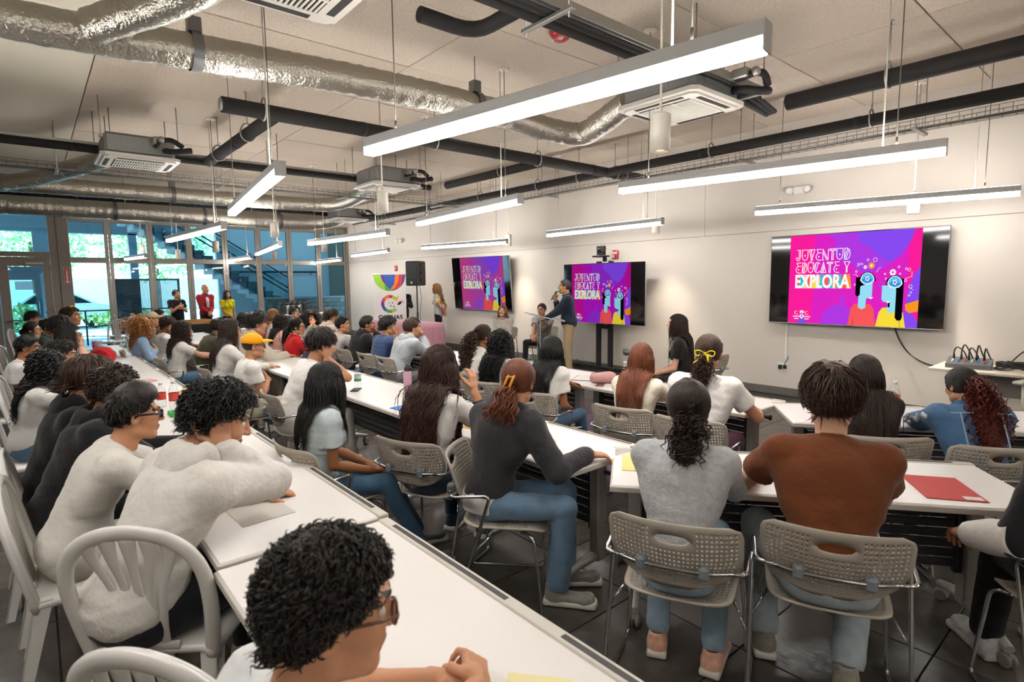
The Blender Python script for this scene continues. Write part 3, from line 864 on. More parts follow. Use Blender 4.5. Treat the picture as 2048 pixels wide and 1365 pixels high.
# ---- small ceiling devices
m_red = mat('alarm_red', 'b3242c', .35, coat=.3)
def text_mesh(s, size, depth=.001, align='CENTER', name='lettering', bold=0.):
    cu = bpy.data.curves.new('t', 'FONT')
    cu.body = s; cu.size = size; cu.extrude = depth; cu.align_x = align; cu.align_y = 'CENTER'; cu.offset = bold; cu.resolution_u = 3
    ob = bpy.data.objects.new('t', cu)
    COL.objects.link(ob)
    me = bpy.data.meshes.new_from_object(ob)
    bpy.data.objects.remove(ob); bpy.data.curves.remove(cu)
    me.name = name
    return me
def lettering(s, size, m, parent, loc, rot, depth=.001, align='CENTER', bold=0., name='lettering'):
    me = text_mesh(s, size, depth, align, name, bold)
    me.materials.clear(); me.materials.append(m)
    o = link(name, me, parent, loc, rot)
    return o
m_print_w = mat('white_print', 'f2f0ec', .5)
m_print_k = mat('black_print', '1b1a1c', .5)
st_ = thing('fire_strobe', 'round red fire alarm strobe on the ceiling lettered FIRE', 'fire alarm', (-3.68, 3.72, ZC))
MB().lathe([(0, -.075), (.045, -.073), (.078, -.05), (.095, -.02), (.1, 0), (0, 0)], 28).build('housing', m_red, st_)
MB().ball((.035, -.035, -.066), (.028, .022, .02)).build('strobe_lens', mat('clear_lens', 'e8e4d8', .1, trans=.3), st_)
lettering('FIRE', .038, m_print_w, st_, (-.045, -.055, -.066), (PI * .82, 0, -.87), .003)
for (p, lab) in ((on_z(1013, 14, ZC), 'round white sprinkler cover plate on the ceiling at the top picture edge'),):
    s_ = thing('ceiling_speaker_plate' if False else 'cover_plate', lab, 'ceiling plate', p)
    MB().lathe([(0, -.012), (.085, -.012), (.098, -.004), (.1, 0), (0, 0)], 28).build('plate', m_white_ceil, s_)
    MB().lathe([(0, -.04), (.012, -.04), (.012, -.012), (0, -.012)], 10).ball((.03, 0, -.02), .012).build('sensor', m_galv, s_)
def emergency_light(p, label):
    t = thing('emergency_light', label, 'emergency light', p, 0, 'twin head emergency lights on the screen wall')
    MB().box((-.09, -.06, -.06), (.09, 0, .06), ch=.02).build('housing', m_whitem, t)
    for s in (-1, 1):
        MB().lathe([(0, 0), (.045, 0), (.052, .03), (.05, .07), (.03, .09), (0, .09)], 16, M=TR((s * .12, -.03, .01), 0, PI / 2 + .2)).build('lamp_head', m_whitem, t)
emergency_light(on_y(1601, 381, YW), 'white twin head emergency light on the wall above the largest screen')
emergency_light(on_y(803, 482, YW), 'white twin head emergency light on the wall above the loudspeaker')
def wall_strobe(p, label):
    t = thing('wall_strobe', label, 'fire alarm', p, 0)
    MB().box((-.065, -.045, -.085), (.065, 0, .085), ch=.012).build('housing', m_red, t)
    MB().box((-.04, -.06, -.055), (.0, -.045, .005), ch=.008).build('strobe_lens', mat('clear_lens', 'e8e4d8', .1, trans=.3), t)
wall_strobe(on_y(1232, 510, YW), 'red fire alarm strobe on the wall beside the video camera')
wall_strobe(on_y(793, 537, YW), 'red fire alarm strobe on the wall above the roll-up banner')
lettering('EXIT', .15, emitter('exit_red', 'ff2a2a', 2.5), bpy.data.objects['exit_sign'], (.032, .17, .1), (PI / 2, 0, PI / 2), .002)
# fire extinguisher sign on the pier
fs = thing('extinguisher_sign', 'red and white fire extinguisher arrow sign on the grey pier', 'sign', (XD + .021, .645, 1.93))
MB().box((0, -.05, -.19), (.004, .05, .19)).build('sign_plate', mat('sign_red', 'c0392f', .5), fs)
MB().box((.004, -.05, -.19), (.0045, -.045, .19)).box((.004, .045, -.19), (.0045, .05, .19)).box((.004, -.05, .185), (.0045, .05, .19)).box((.004, -.05, -.19), (.0045, .05, -.185)).build('sign_border', m_print_w, fs)
lettering('FIRE', .04, m_print_w, fs, (.006, 0, .14), (PI / 2, 0, PI / 2))
MB().prism([(-.018, .11), (.018, .11), (.018, -.12), (.04, -.12), (0, -.175), (-.04, -.12), (-.018, -.12)], 0, .002, M=Matrix.Translation((.005, 0, 0)) @ Matrix.Rotation(PI / 2, 4, 'Z') @ Matrix.Rotation(PI / 2, 4, 'X')).build('arrow', m_print_w, fs)
for k, ch in enumerate('EXTINGUISHER'):
    lettering(ch, .02, mat('sign_red', 'c0392f', .5), fs, (.0075, 0, .095 - k * .018), (PI / 2, 0, PI / 2))
# ================================================================== screens, front of the room
m_bezel = mat('tv_bezel', 'a6a6a8', .35, metal=.7)
m_tvblk = mat('tv_black_glass', '060608', .06, spec=.6)
def curve_poly(P, n=8):
    return smooth_path(list(P) + [P[0]], n)[:-1, :]
def tri_fan(mb, poly, w, m=0):
    """Flat polygon (any outline) facing -y at depth w; ear clipping through mathutils."""
    from mathutils.geometry import tessellate_polygon
    P = [Vector((p[0], p[1], 0)) for p in poly]
    V = [(p[0], w, p[1]) for p in poly]
    F = [tuple(t) for t in tessellate_polygon([P])]
    F2 = []
    for t in F:
        a, b, c = (np.array(poly[i][:2]) for i in t)
        cr = (b[0] - a[0]) * (c[1] - a[1]) - (b[1] - a[1]) * (c[0] - a[0])
        F2.append(t if cr > 0 else t[::-1])
    mb.add(V, F2, m)
def stroke(mb, P, w, dep, m=0, closed=False):
    P = [np.array(p, float) for p in P]
    n = len(P)
    for i in range(n if closed else n - 1):
        a, b = P[i], P[(i + 1) % n]
        d = b - a; L = np.linalg.norm(d)
        if L < 1e-9: continue
        d /= L; q = np.array([-d[1], d[0]]) * w / 2; e = d * w * .35
        pts = [a - e - q, b + e - q, b + e + q, a - e + q]
        mb.add([(p[0], dep, p[1]) for p in pts], [[0, 1, 2, 3]], m)
def circ(cx, cy, r, n=20, ry=None, a0=0, a1=2 * PI):
    t = np.linspace(a0, a1, n, endpoint=abs(a1 - a0) < 6.2)
    return [(cx + r * math.cos(x), cy + (ry or r) * math.sin(x)) for x in t]
def gear(cx, cy, r, nt=8):
    out = []
    for k in range(nt * 4):
        a = k * 2 * PI / (nt * 4)
        rr = r * (1.0 if k % 4 in (0, 1) else .78)
        out.append((cx + rr * math.cos(a), cy + rr * math.sin(a)))
    return out
GLYPH = {
 'J': [[(.25, 1), (.85, 1), (.85, .35), (.7, .1), (.5, 0), (.25, .06), (.08, .3)], [(.62, .93), (.62, .4), (.5, .22), (.3, .28)]],
 'U': [[(0, 1), (1, 1), (1, .38), (.85, .12), (.5, 0), (.15, .12), (0, .38), (0, 1)], [(.46, .5), (.54, .5), (.54, .42), (.46, .42), (.46, .5)]],
 'V': [[(0, 1), (1, 1), (.5, 0), (0, 1)], [(.28, 1), (.62, .22)], [(.5, 1), (.38, .7)]],
 'E': [[(1, 1), (.2, 1), (.45, .66), (1, .66)], [(.45, .66), (.15, .52), (.05, .3), (.2, .08), (.5, 0), (1, 0)], [(.5, .36), (.58, .36), (.58, .28), (.5, .28), (.5, .36)]],
 'N': [[(.05, 0), (.05, 1), (.95, 0), (.95, 1)], [(.05, .72), (.72, 0)], [(.05, 0), (.25, 0)]],
 'T': [[(0, 1), (1, 1), (1, .86), (0, .86), (0, 1)], [(.38, .86), (.38, 0), (.62, 0), (.62, .86)], [(.2, 1), (.3, .86)], [(.7, 1), (.8, .86)]],
 'D': [[(.1, 1), (.1, 0), (.5, 0), (.85, .15), (1, .5), (.85, .85), (.5, 1), (.1, 1)], [(.1, .05), (.55, .97)], [(.34, 0), (.78, .9)]],
 'C': [[(1, .85), (.75, 1), (.45, 1), (.15, .85), (0, .5), (.15, .15), (.45, 0), (.75, 0), (1, .15)], [(.3, .93), (.1, .3)], [(.75, 1), (.3, .05)]],
 'A': [[(0, 0), (.5, 1), (1, 0), (0, 0)], [(.25, 0), (.6, .8)], [(.5, 0), (.68, .62)]],
 'Y': [[(0, 1), (1, 1), (.5, .45), (0, 1)], [(.42, .52), (.42, 0), (.58, 0), (.58, .52)]],
}
def glyphs(mb, s, u0, u1, v0, v1, w, dep, m, gaps=None):
    n = sum(.55 if c == ' ' else 1 for c in s)
    cw = (u1 - u0) / n; x = u0
    for c in s:
        if c == ' ':
            x += cw * .55; continue
        for P in GLYPH[c]:
            stroke(mb, [(x + p[0] * cw * .84, v0 + p[1] * (v1 - v0)) for p in P], w, dep, m)
        x += cw
def emit_set(gain, tagn, **alt):
    pal = dict(pink='ff1fa0', magenta='e325c8', purple='b53be8', violet='8a4df6', blue='5a6cf2', red='ff5a5c', yellow='ffe23e', orange='ff9a26', sky='9be4fb', brain='2f8fe8', dome='63c8f4', navy='141430', white='ffffff', cyan='2fc8d8', cream='ffdca8', black='08080c')
    pal.update(alt)
    return {k: emitter('screen_%s_%s' % (tagn, k), v, gain[0] if isinstance(gain, tuple) and k in ('white',) else (gain[1] if isinstance(gain, tuple) else gain)) for k, v in pal.items()}

def screen_art(parent, W_, H_, s0, s1, pal, yoff=0.):
    """The slide, drawn as flat layers on the glass. Local frame: x along the screen, z up, viewer at -y."""
    names = list(pal); mats = [pal[k] for k in names]; ix = {k: i for i, k in enumerate(names)}
    SW = s1 - s0
    U = lambda u, v: (s0 + u * SW, -H_ / 2 + .012 + v * (H_ - .024))
    def P(poly): return [U(*p) for p in poly]
    bg = MB()
    # background: bands of pink, magenta, purple
    for i in range(24):
        u0, u1 = i / 24, (i + 1) / 24
        k = 'pink' if u0 < .2 else ('magenta' if u0 < .42 else 'pink' if u0 > .9 else 'magenta')
        bg.add([(U(u0, 0)[0], -.0004, U(0, 0)[1]), (U(u1, 0)[0], -.0004, U(0, 0)[1]), (U(u1, 1)[0], -.0004, U(0, 1)[1]), (U(u0, 1)[0], -.0004, U(0, 1)[1])], [[0, 1, 2, 3]], ix[k])
    tri_fan(bg, P([(.30, 1), (.38, .93), (.36, .8), (.42, .7), (.52, .66), (.56, .58), (.66, .57), (.76, .62), (.85, .72), (.92, .86), (.955, 1)]), -.0008, ix['purple'])
    tri_fan(bg, P([(.55, 1), (.56, .9), (.64, .84), (.72, .72), (.8, .68), (.87, .75), (.925, .88), (.955, 1)]), -.0011, ix['violet'])
    tri_fan(bg, P([(.28, 0), (.3, .12), (.36, .2), (.42, .23), (.5, .2), (.55, .1), (.56, 0)]), -.0008, ix['purple'])
    tri_fan(bg, P([(.08, 0), (.1, .05), (.14, .06), (.18, 0)]), -.0011, ix['violet'])
    tri_fan(bg, P([(1, .62), (.965, .56), (.93, .42), (.915, .27), (.93, .24), (1, .27)]), -.0008, ix['violet'])
    tri_fan(bg, P([(.91, .24), (1, .285), (1, .17), (.94, .15), (.915, .18)]), -.001, ix['orange'])
    tri_fan(bg, P([(.9, .17), (.96, .15), (1, .06), (1, 0), (.92, 0)]), -.0009, ix['violet'])
    tri_fan(bg, P([(.44, .33), (.47, .3), (.46, .22), (.49, .12), (.48, .04), (.44, .02), (.45, .12), (.43, .2)]), -.0012, ix['purple'])
    bg.build('slide_background', mats, parent)
    fg = MB()
    # two profile figures
    def fig(cx, flip, body, hb, yb):
        f = lambda u: cx + (-1 if flip else 1) * u
        B = [(f(-.105), 0), (f(-.085), yb - .05), (f(-.06), yb), (f(.06), yb), (f(.085), yb - .05), (f(.105), 0)]
        tri_fan(fg, P(B if not flip else B[::-1]), -.0015, ix[body])
        stroke(fg, P([(f(-.068), 0), (f(-.062), .07)]), .004, -.0019, ix['navy'])
        # neck, face
        q = [(f(-.03), hb - .12), (f(.0), hb - .14), (f(.025), hb - .12), (f(.028), hb - .02), (f(.058), hb - .02), (f(.07), hb + .01), (f(.07), hb + .15), (f(-.03), hb + .15)]
        tri_fan(fg, P(q if not flip else q[::-1]), -.0018, ix['sky'])
        return f
    f = fig(.605, False, 'red', .315, .235)
    tri_fan(fg, P([(f(-.055), .335), (f(-.04), .31), (f(-.02), .33), (f(-.02), .42), (f(.07), .475), (f(.07), .52), (f(-.055), .52)]), -.0021, ix['black'])
    g = fig(.815, True, 'yellow', .28, .2)
    tri_fan(fg, P([(.775, .46), (.835, .44), (.845, .38), (.845, .10), (.86, .07), (.885, .07), (.895, .1), (.895, .5), (.775, .5)]), -.0021, ix['black'])
    tri_fan(fg, P([(.79, .21), (.806, .2), (.806, .27), (.79, .25)]), -.0021, ix['black'])
    for cx, cy in ((.635, .495), (.833, .455)):
        tri_fan(fg, P(circ(cx, cy - .02, .062, 22, .10, 0, PI)), -.0023, ix['black'])
        tri_fan(fg, P([(cx - .058, cy - .005)] + circ(cx, cy - .012, .052, 18, .085, PI, 0)[::-1][:0] + circ(cx, cy - .012, .052, 18, .085, 0, PI) + [(cx - .03, cy - .045), (cx, cy - .055), (cx + .03, cy - .045)]), -.0025, ix['white'])
        tri_fan(fg, P(circ(cx, cy - .008, .045, 18, .075, 0, PI) + [(cx - .026, cy - .036), (cx, cy - .044), (cx + .026, cy - .036)]), -.0027, ix['dome'])
        tri_fan(fg, P([(cx - .04, cy - .01), (cx - .02, cy + .02), (cx, cy + .035), (cx + .02, cy + .02), (cx + .04, cy - .01), (cx, cy - .04)]), -.0029, ix['brain'])
        for a in range(5):
            tri_fan(fg, P(circ(cx + .012 * math.cos(a * 1.256), cy + .008 + .02 * math.sin(a * 1.256), .006, 8, .01)), -.0031, ix['white'])
    # little smiles
    tri_fan(fg, P([(.655, .305), (.685, .31), (.675, .29), (.66, .29)]), -.0022, ix['white'])
    tri_fan(fg, P([(.78, .265), (.81, .27), (.8, .25), (.785, .25)]), -.0022, ix['white'])
    # icons
    tri_fan(fg, P([(p[0], p[1]) for p in [(.66 + (x - .66), .64 + (y - .64) * 1.5) for x, y in gear(.66, .64, .026)]]), -.0016, ix['orange'])
    tri_fan(fg, P(circ(.66, .64, .009, 12, .014)), -.0018, ix['white'])
    for cx, cy, r in ((.615, .625, .014), (.815, .565, .024)):
        tri_fan(fg, P([(x, cy + (y - cy) * 1.5) for x, y in gear(cx, cy, r)]), -.0016, ix['white'])
        tri_fan(fg, P(circ(cx, cy, r * .35, 10, r * .5)), -.0018, ix['magenta'])
    for cx, cy, r, k in ((.633, .70, .008, 'white'), (.59, .66, .006, 'white'), (.685, .70, .014, 'white'), (.725, .67, .016, 'blue'), (.55, .58, .007, 'white'), (.545, .44, .007, 'white'), (.74, .44, .016, 'blue'), (.76, .55, .006, 'white'), (.77, .5, .006, 'white'), (.855, .62, .007, 'white'), (.865, .55, .005, 'white'), (.905, .6, .006, 'white'), (.925, .59, .01, 'white'), (.94, .42, .011, 'white'), (.945, .36, .005, 'white'), (.935, .33, .006, 'white'), (.57, .66, .006, 'white'), (.905, .48, .008, 'white')):
        q = circ(cx, cy, r, 12, r * 1.5)
        stroke(fg, P(q), .0045, -.0016, ix[k], True)
    for a in ([(.555, .67), (.565, .64), (.55, .64)], [(.9, .5), (.945, .52), (.945, .57)], [(.7, .57), (.715, .61), (.73, .62)], [(.53, .545), (.55, .55), (.565, .52), (.575, .49)], [(.93, .41), (.96, .385)]):
        stroke(fg, P(a), .004, -.0016, ix['white'])
    fg.build('slide_figures', mats, parent)
    tx = MB()
    def gl(s, u0, u1, v0, v1):
        a = U(u0, v0); b = U(u1, v1)
        glyphs(tx, s, a[0], b[0], a[1], b[1], .0082, -.0016, ix['white'])
    gl('JUVENTUD', .05, .505, .715, .835)
    gl('EDUCATE Y', .055, .505, .575, .69)
    stroke(tx, P([(.178, .705), (.196, .725)]), .0098, -.0016, ix['white'])
    cols = ['red', 'cyan', 'cream', 'red', 'yellow', 'cream', 'cyan', 'red', 'cyan', 'orange', 'cyan', 'red', 'orange']
    for i, k in enumerate(cols):
        u0 = .055 + .45 * i / 13; u1 = .055 + .45 * (i + 1) / 13
        if i == 0: u0 += .02
        tri_fan(tx, P([(u0, .40), (u1 + .012, .40), (u1 - .004, .555), (u0 + .004, .555)]), -.0012 - i * .00002, ix[k])
    tx.build('slide_lettering', mats, parent)
    a = U(.28, .478)
    lw = SW * .45
    me = text_mesh('EXPLORA', H_ * .205, .0004, 'CENTER', 'slide_title', .008)
    V = np.empty(len(me.vertices) * 3, np.float32); me.vertices.foreach_get('co', V); V = V.reshape(-1, 3)
    V[:, 0] *= lw / (V[:, 0].max() - V[:, 0].min()); V[:, 1] *= (H_ * .155) / (V[:, 1].max() - V[:, 1].min()); V[:, 0] -= (V[:, 0].max() + V[:, 0].min()) / 2; V[:, 1] -= (V[:, 1].max() + V[:, 1].min()) / 2
    me.vertices.foreach_set('co', V.ravel()); me.update()
    me.materials.clear(); me.materials.append(pal['white'])
    link('slide_title', me, parent, (a[0], -.0022, a[1]), (PI / 2, 0, 0))
    lg = MB()
    for k, u in enumerate((.075, .122, .165)):
        if k == 1:
            tri_fan(lg, P([(u - .016, .10), (u - .016, .075), (u, .045), (u + .016, .075), (u + .016, .10)]), -.0014, ix['white'])
            for q in (-.012, 0, .012): tri_fan(lg, P([(u + q - .004, .115), (u + q + .004, .115), (u + q + .005, .145), (u + q - .005, .145)]), -.0014, ix['white'])
            tri_fan(lg, P(circ(u, .082, .008, 10, .012)), -.0017, ix['blue'])
        else:
            stroke(lg, P(circ(u, .118, .014, 14, .02, .7, 5.6)), .009, -.0014, ix['white'])
            stroke(lg, P(circ(u, .118, .014, 5, .02, .7, 2.2)), .009, -.0016, ix['orange'])
            stroke(lg, P(circ(u, .118, .014, 5, .02, 3.6, 5.2)), .009, -.0016, ix['cyan'])
            for v in (.045,): tri_fan(lg, P([(u - .02, v), (u + .02, v), (u + .02, v + .008), (u - .02, v + .008)]), -.0014, ix['white'])
    lg.build('slide_logos', mats, parent)
    for u in (.075, .165):
        c_ = U(u, .075)
        me = text_mesh('CAGUAS', .024, .0003, 'CENTER', 'slide_logo_text', .0008); me.materials.clear(); me.materials.append(pal['white'])
        link('slide_logo_text', me, parent, (c_[0], -.0018, c_[1]), (PI / 2, 0, 0))

def tv(x0, x1, z0, z1, Y, s0, s1, label, pal, tilt=0., roll=0.):
    W_, H_ = x1 - x0, z1 - z0
    t = thing('flat_screen', label, 'screen', ((x0 + x1) / 2, Y, (z0 + z1) / 2), 0)
    t.rotation_euler = (tilt, roll, 0)
    MB().box((-W_ / 2, 0, -H_ / 2), (W_ / 2, .035, H_ / 2), ch=.004).box((-W_ * .3, .035, -H_ * .3), (W_ * .3, .075, H_ * .2), ch=.01).build('housing', m_bezel, t)
    MB().box((-W_ / 2 + .004, -.0001, -H_ / 2 + .012), (W_ / 2 - .004, .004, H_ / 2 - .004)).build('screen_glass', m_tvblk, t)
    MB().box((-W_ / 2 + .003, -.003, -H_ / 2 + .001), (W_ / 2 - .003, .002, -H_ / 2 + .011)).build('bottom_bezel', m_bezel, t)
    MB().box((-.05, -.004, -H_ / 2 - .006), (.05, .008, -H_ / 2 + .003)).build('sensor', m_black, t)
    MB().box((-.25, .075, -.2), (.25, .12, .2)).build('mount', m_matte, t)
    c0 = (x0 + x1) / 2
    screen_art(t, W_, H_, s0 - c0, s1 - c0, pal)
    return t
pal3 = emit_set(.95, 'bright')
pal2 = emit_set(.66, 'dim', pink='c8149c', magenta='b818c8', purple='9a2fd8')
pal1 = emit_set(.62, 'soft', pink='cf4a98', magenta='c048b0', purple='a050cc')
tv(-3.84, -1.765, 1.07, 2.296, 8.16, -3.57, -2.03, 'largest wall screen with a bright pink slide, at the room side near the office chair', pal3)
t1 = tv(-11.80, -9.58, 1.03, 2.29, 8.11, -11.46, -9.80, 'tilted wall screen with a dim pink slide behind the seated blouse woman', pal1, math.radians(4.5), math.radians(.6))
T2Y = 7.85
kx = T2Y / 7.6
tv(-7.69, -5.79, 1.7 - .743 * 7.85 / 7.491, 1.7 + .30 * 7.85 / 7.491, T2Y, -7.24 * kx, -5.87 * kx - .03, 'screen with a purple slide on a black floor stand behind the speaker', pal2)
# stand with the video camera
sd = thing('screen_stand', 'black two post rolling stand carrying the screen behind the speaker', 'stand', (-6.78, T2Y + .155, 0))
for dx in (-.16, .12):
    MB().box((dx - .045, -.03, .1), (dx + .045, .03, 2.05), ch=.006).build('post', m_matte, sd)
MB().box((-.8, -.05, .06), (.75, .05, .12), ch=.01).box((-.8, -.32, .06), (-.7, .2, .11), ch=.01).box((.65, -.32, .06), (.75, .2, .11), ch=.01).build('base', m_matte, sd)
MB().box((-.14, -.04, .82), (.1, -.0, .9), ch=.005).build('cable_cover', m_matte, sd)
for (x, y) in ((-.75, -.28), (.7, -.28), (-.75, .16), (.7, .16)):
    MB().lathe([(0, -.015), (.03, -.015), (.03, .015), (0, .015)], 14, M=TR((x, y, .03), 0, PI / 2)).build('caster', m_black, sd)
MB().box((-.04, -.04, 2.04), (.01, .02, 2.12)).build('camera_bracket', m_matte, sd)
vc = thing('video_camera', 'black conference camera on a shelf on top of the stand screen', 'camera', (-6.8, T2Y + .05, 2.12))
MB().box((-.15, -.09, 0), (.13, .09, .03), ch=.012).build('shelf', m_black, vc)
MB().box((-.075, -.06, .04), (.075, .06, .08), ch=.015).box((-.075, -.05, .08), (-.05, .05, .2), ch=.01).box((.05, -.05, .08), (.075, .05, .2), ch=.01).build('camera_base', m_black, vc)
MB().ball((0, -.01, .14), (.055, .055, .06), 0, 16, 10).build('camera_head', m_black, vc)
MB().lathe([(0, 0), (.028, 0), (.03, .02), (.022, .024), (0, .02)], 16, M=TR((-.01, -.05, .145), 0, PI / 2)).build('camera_lens', mat('lens_glass', '111820', .05), vc)
# boxes and leads on the floor by the stand
pw = thing('power_strip', 'black power strip with plugs on the floor at the stand', 'power strip', (-7.35, T2Y - .15, 0))
MB().box((-.16, -.03, 0), (.16, .03, .04), ch=.006).build('body', m_black, pw)
for k in range(3): MB().box((-.12 + k * .1, -.02, .04), (-.07 + k * .1, .02, .09), ch=.006).build('plug', m_matte, pw)
MB().tube(smooth_path([(.1, 0, .08), (.2, -.05, .25), (.32, 0, .1), (.45, .05, .2), (.5, .1, .12)]), .006, 6).tube(smooth_path([(-.1, 0, .08), (-.2, .05, .22), (-.3, .1, .06), (-.6, .2, .01)]), .006, 6).build('lead', m_black, pw)
rt = thing('router', 'small black box with two aerials on the floor beside the stand', 'router', (-6.15, T2Y - .1, 0))
MB().box((-.1, -.07, 0), (.1, .07, .035), ch=.008).build('body', m_black, rt)
for x in (-.08, .08): MB().tube([(x, .05, .03), (x + .02, .06, .2)], .006, 6).build('aerial', m_black, rt)
# ---- wall fittings
def on_wall(name, label, cat, p):
    return thing(name, label, cat, p)
gr_ = on_wall('floor_box_cover' if False else 'vent_cover', 'round grey vent cover low on the screen wall', 'vent', on_y(1253, 703, YW))
MB().lathe([(0, 0), (.08, 0), (.085, .006), (.07, .012), (0, .012)], 24, M=TR((0, 0, 0), 0, PI / 2)).build('cover', m_steel, gr_)
for k in range(3): MB().box((-.05, -.016, -.03 + k * .03), (.05, -.012, -.02 + k * .03)).build('slot', m_dark, gr_)
cd_ = on_wall('cable_conduit', 'white vertical cable channel below the largest screen', 'conduit', (-3.63, YW, .55))
MB().box((-.016, -.018, 0), (.016, 0, .56), ch=.004).build('channel', m_whitem, cd_)
ol = on_wall('wall_socket', 'white wall socket with black plugs below the largest screen', 'socket', (-3.66, YW, .42))
MB().box((-.075, -.008, -.06), (.075, 0, .06), ch=.004).build('plate', m_whitem, ol)
MB().box((-.06, -.05, -.03), (-.015, -.008, .03), ch=.006).box((.01, -.045, -.02), (.05, -.008, .03), ch=.006).build('plug', m_black, ol)
MB().tube(smooth_path([(.03, -.04, .03), (.05, -.06, .08), (.07, -.03, .13), (.06, -.015, .16)]), .005, 6).build('lead', m_black, ol)
hc = on_wall('hanging_cable', 'pair of black cables sagging from the largest screen to the equipment desk', 'cable', (0, 0, 0))
Yc = YW - .05
for k in (0, .02):
    Pts = [on_y(1787 + k * 100, 650, Yc), on_y(1797 + k * 80, 678, Yc), on_y(1815 + k * 80, 705, Yc), on_y(1840, 722 + k * 80, Yc - .05), on_y(1865, 731 + k * 60, Yc - .12), on_y(1890, 731, 7.95), (-1.6, 7.8, .80)]
    MB().tube(smooth_path(Pts, 8), .006, 6).build('cable', m_black, hc)

# ---- roll-up banner
_bc = on_y(780, 600, 7.45)
BX0, BX1, BY = _bc[0] - .44, _bc[0] + .44, 7.45
m_ban = mat('banner_white', 'f1efec', .6)
bn = thing('rollup_banner', 'white roll-up banner with a multicoloured top and a round C emblem', 'banner', ((BX0 + BX1) / 2, BY, 0), .85)
bw = (BX1 - BX0) / 2
MB().box((-bw, -.003, .08), (bw, .003, 1.93)).build('banner_sheet', m_ban, bn)
MB().box((-bw - .02, -.1, 0), (bw + .02, .1, .085), ch=.02).build('base', m_steel, bn)
MB().box((-bw - .01, -.012, 1.92), (bw + .01, .012, 1.95), ch=.004).build('top_bar', m_steel, bn)
MB().tube([(0, .03, .05), (0, .03, 1.93)], .012, 8).build('pole', m_steel, bn)
BC = {k: mat('banner_' + k, v, .55) for k, v in dict(green='9ccb3b', dgreen='4fa24a', purple='6a2d86', blue='2a56a8', orange='f0782a', red='d6263a', pink='cf2f7d', yellow='f3c62c').items()}
bnm = list(BC.values()); bi = {k: i for i, k in enumerate(BC)}
art = MB()
def sect(a, b, cx=0., cz=1.93, r=.0, k='green', dep=-.005, top=1.92):
    """Piece of the top bowl between two fractions of the width, cut by an ellipse."""
    xs_ = np.linspace(a, b, 12)
    low = [(x, 1.92 - .46 * math.sqrt(max(0, 1 - (x / bw) ** 2)) * (.95)) for x in xs_]
    tri_fan(art, low + [(b, 1.92), (a, 1.92)], dep, bi[k])
sect(-bw, -.28 * bw, k='green'); sect(-.28 * bw, .2 * bw, k='dgreen'); sect(.2 * bw, bw, k='purple')
def bowl(x): return 1.92 - .44 * math.sqrt(max(0, 1 - (x / bw) ** 2))
tri_fan(art, [(-.55 * bw, 1.92), (-.3 * bw, 1.68), (0, bowl(0) + .06), (.3 * bw, 1.68), (.38 * bw, 1.92)], -.007, bi['blue'])
tri_fan(art, [(-.55 * bw, 1.92), (-.44 * bw, 1.76), (-.3 * bw, 1.68), (-.2 * bw, 1.62), (-.3 * bw, 1.78), (-.32 * bw, 1.92)], -.008, bi['purple'])
tri_fan(art, [(.38 * bw, 1.92), (.3 * bw, 1.68), (.05 * bw, bowl(.05 * bw) + .02), (.55 * bw, bowl(.55 * bw) + .02), (.72 * bw, 1.66), (.8 * bw, 1.92)], -.008, bi['orange'])
tri_fan(art, [(.6 * bw, 1.92), (.55 * bw, 1.72), (.3 * bw, bowl(.3 * bw) + .02), (.42 * bw, bowl(.42 * bw) + .02), (.68 * bw, 1.66), (.78 * bw, 1.92)], -.009, bi['red'])
# round C emblem
def ring(a0, a1, k, r0=.16, r1=.245, cz=1.13, cx=.0, dep=-.005):
    tt = np.linspace(a0, a1, 9)
    tri_fan(art, [(cx + r1 * math.cos(t), cz + r1 * math.sin(t)) for t in tt] + [(cx + r0 * math.cos(t), cz + r0 * math.sin(t)) for t in tt[::-1]], dep, bi[k])
for (a, b, k) in ((.75, 1.25, 'green'), (1.25, 1.7, 'red'), (1.7, 2.4, 'orange'), (2.4, 2.9, 'pink'), (2.9, 3.5, 'purple'), (3.5, 4.1, 'blue'), (4.1, 4.9, 'dgreen'), (4.9, 5.55, 'green')):
    ring(a, b, k)
tri_fan(art, [(.1, 1.28), (.25, 1.36), (.2, 1.2)], -.006, bi['yellow'])
for (x, z, k) in ((.02, 1.08, 'purple'), (.07, 1.16, 'red'), (.1, 1.06, 'blue'), (-.02, 1.16, 'green')):
    tri_fan(art, circ(x, z, .02, 8), -.006, bi[k])
art.build('printed_emblem', bnm, bn)
lettering('CAGUAS', .17, m_print_k, bn, (0, -.005, .76), (PI / 2, 0, 0), .001, bold=.006)
# red box behind
rb = thing('red_board', 'small red board leaning by the wall beside the banner', 'board', (-15.6, 8.1, 0))
MB().box((-.22, -.02, 0), (.2, .02, .8), ch=.006).build('board', mat('board_red', 'd9442b', .5), rb)

# ---- loudspeaker on its stand
sp = thing('loudspeaker', 'black loudspeaker on a tripod stand beside the banner', 'loudspeaker', (-12.55, 7.5, 1.62), .35)
MB().prism([(-.21, -.2), (.21, -.2), (.15, .2), (-.15, .2)], 0, .62).build('cabinet', m_black, sp)
bpy.data.objects[sp.children[0].name].modifiers.new('b', 'BEVEL').width = .03
MB().box((-.175, -.212, .16), (.175, -.2, .58), ch=.01).build('grille', mat('speaker_grille', '202123', .6, bump=.6, bscale=220), sp)
MB().lathe([(0, 0), (.028, 0), (.028, .01), (0, .01)], 18, M=TR((0, -.2, .08), 0, PI / 2)).build('badge', m_whitem, sp)
for z in (.12, .3, .48): MB().box((.165, -.12, z), (.2, -.03, z + .05), ch=.008).build('side_handle', m_matte, sp)
ss = thing('speaker_stand', 'black tripod stand under the loudspeaker by the banner', 'stand', (-12.55, 7.5, 0))
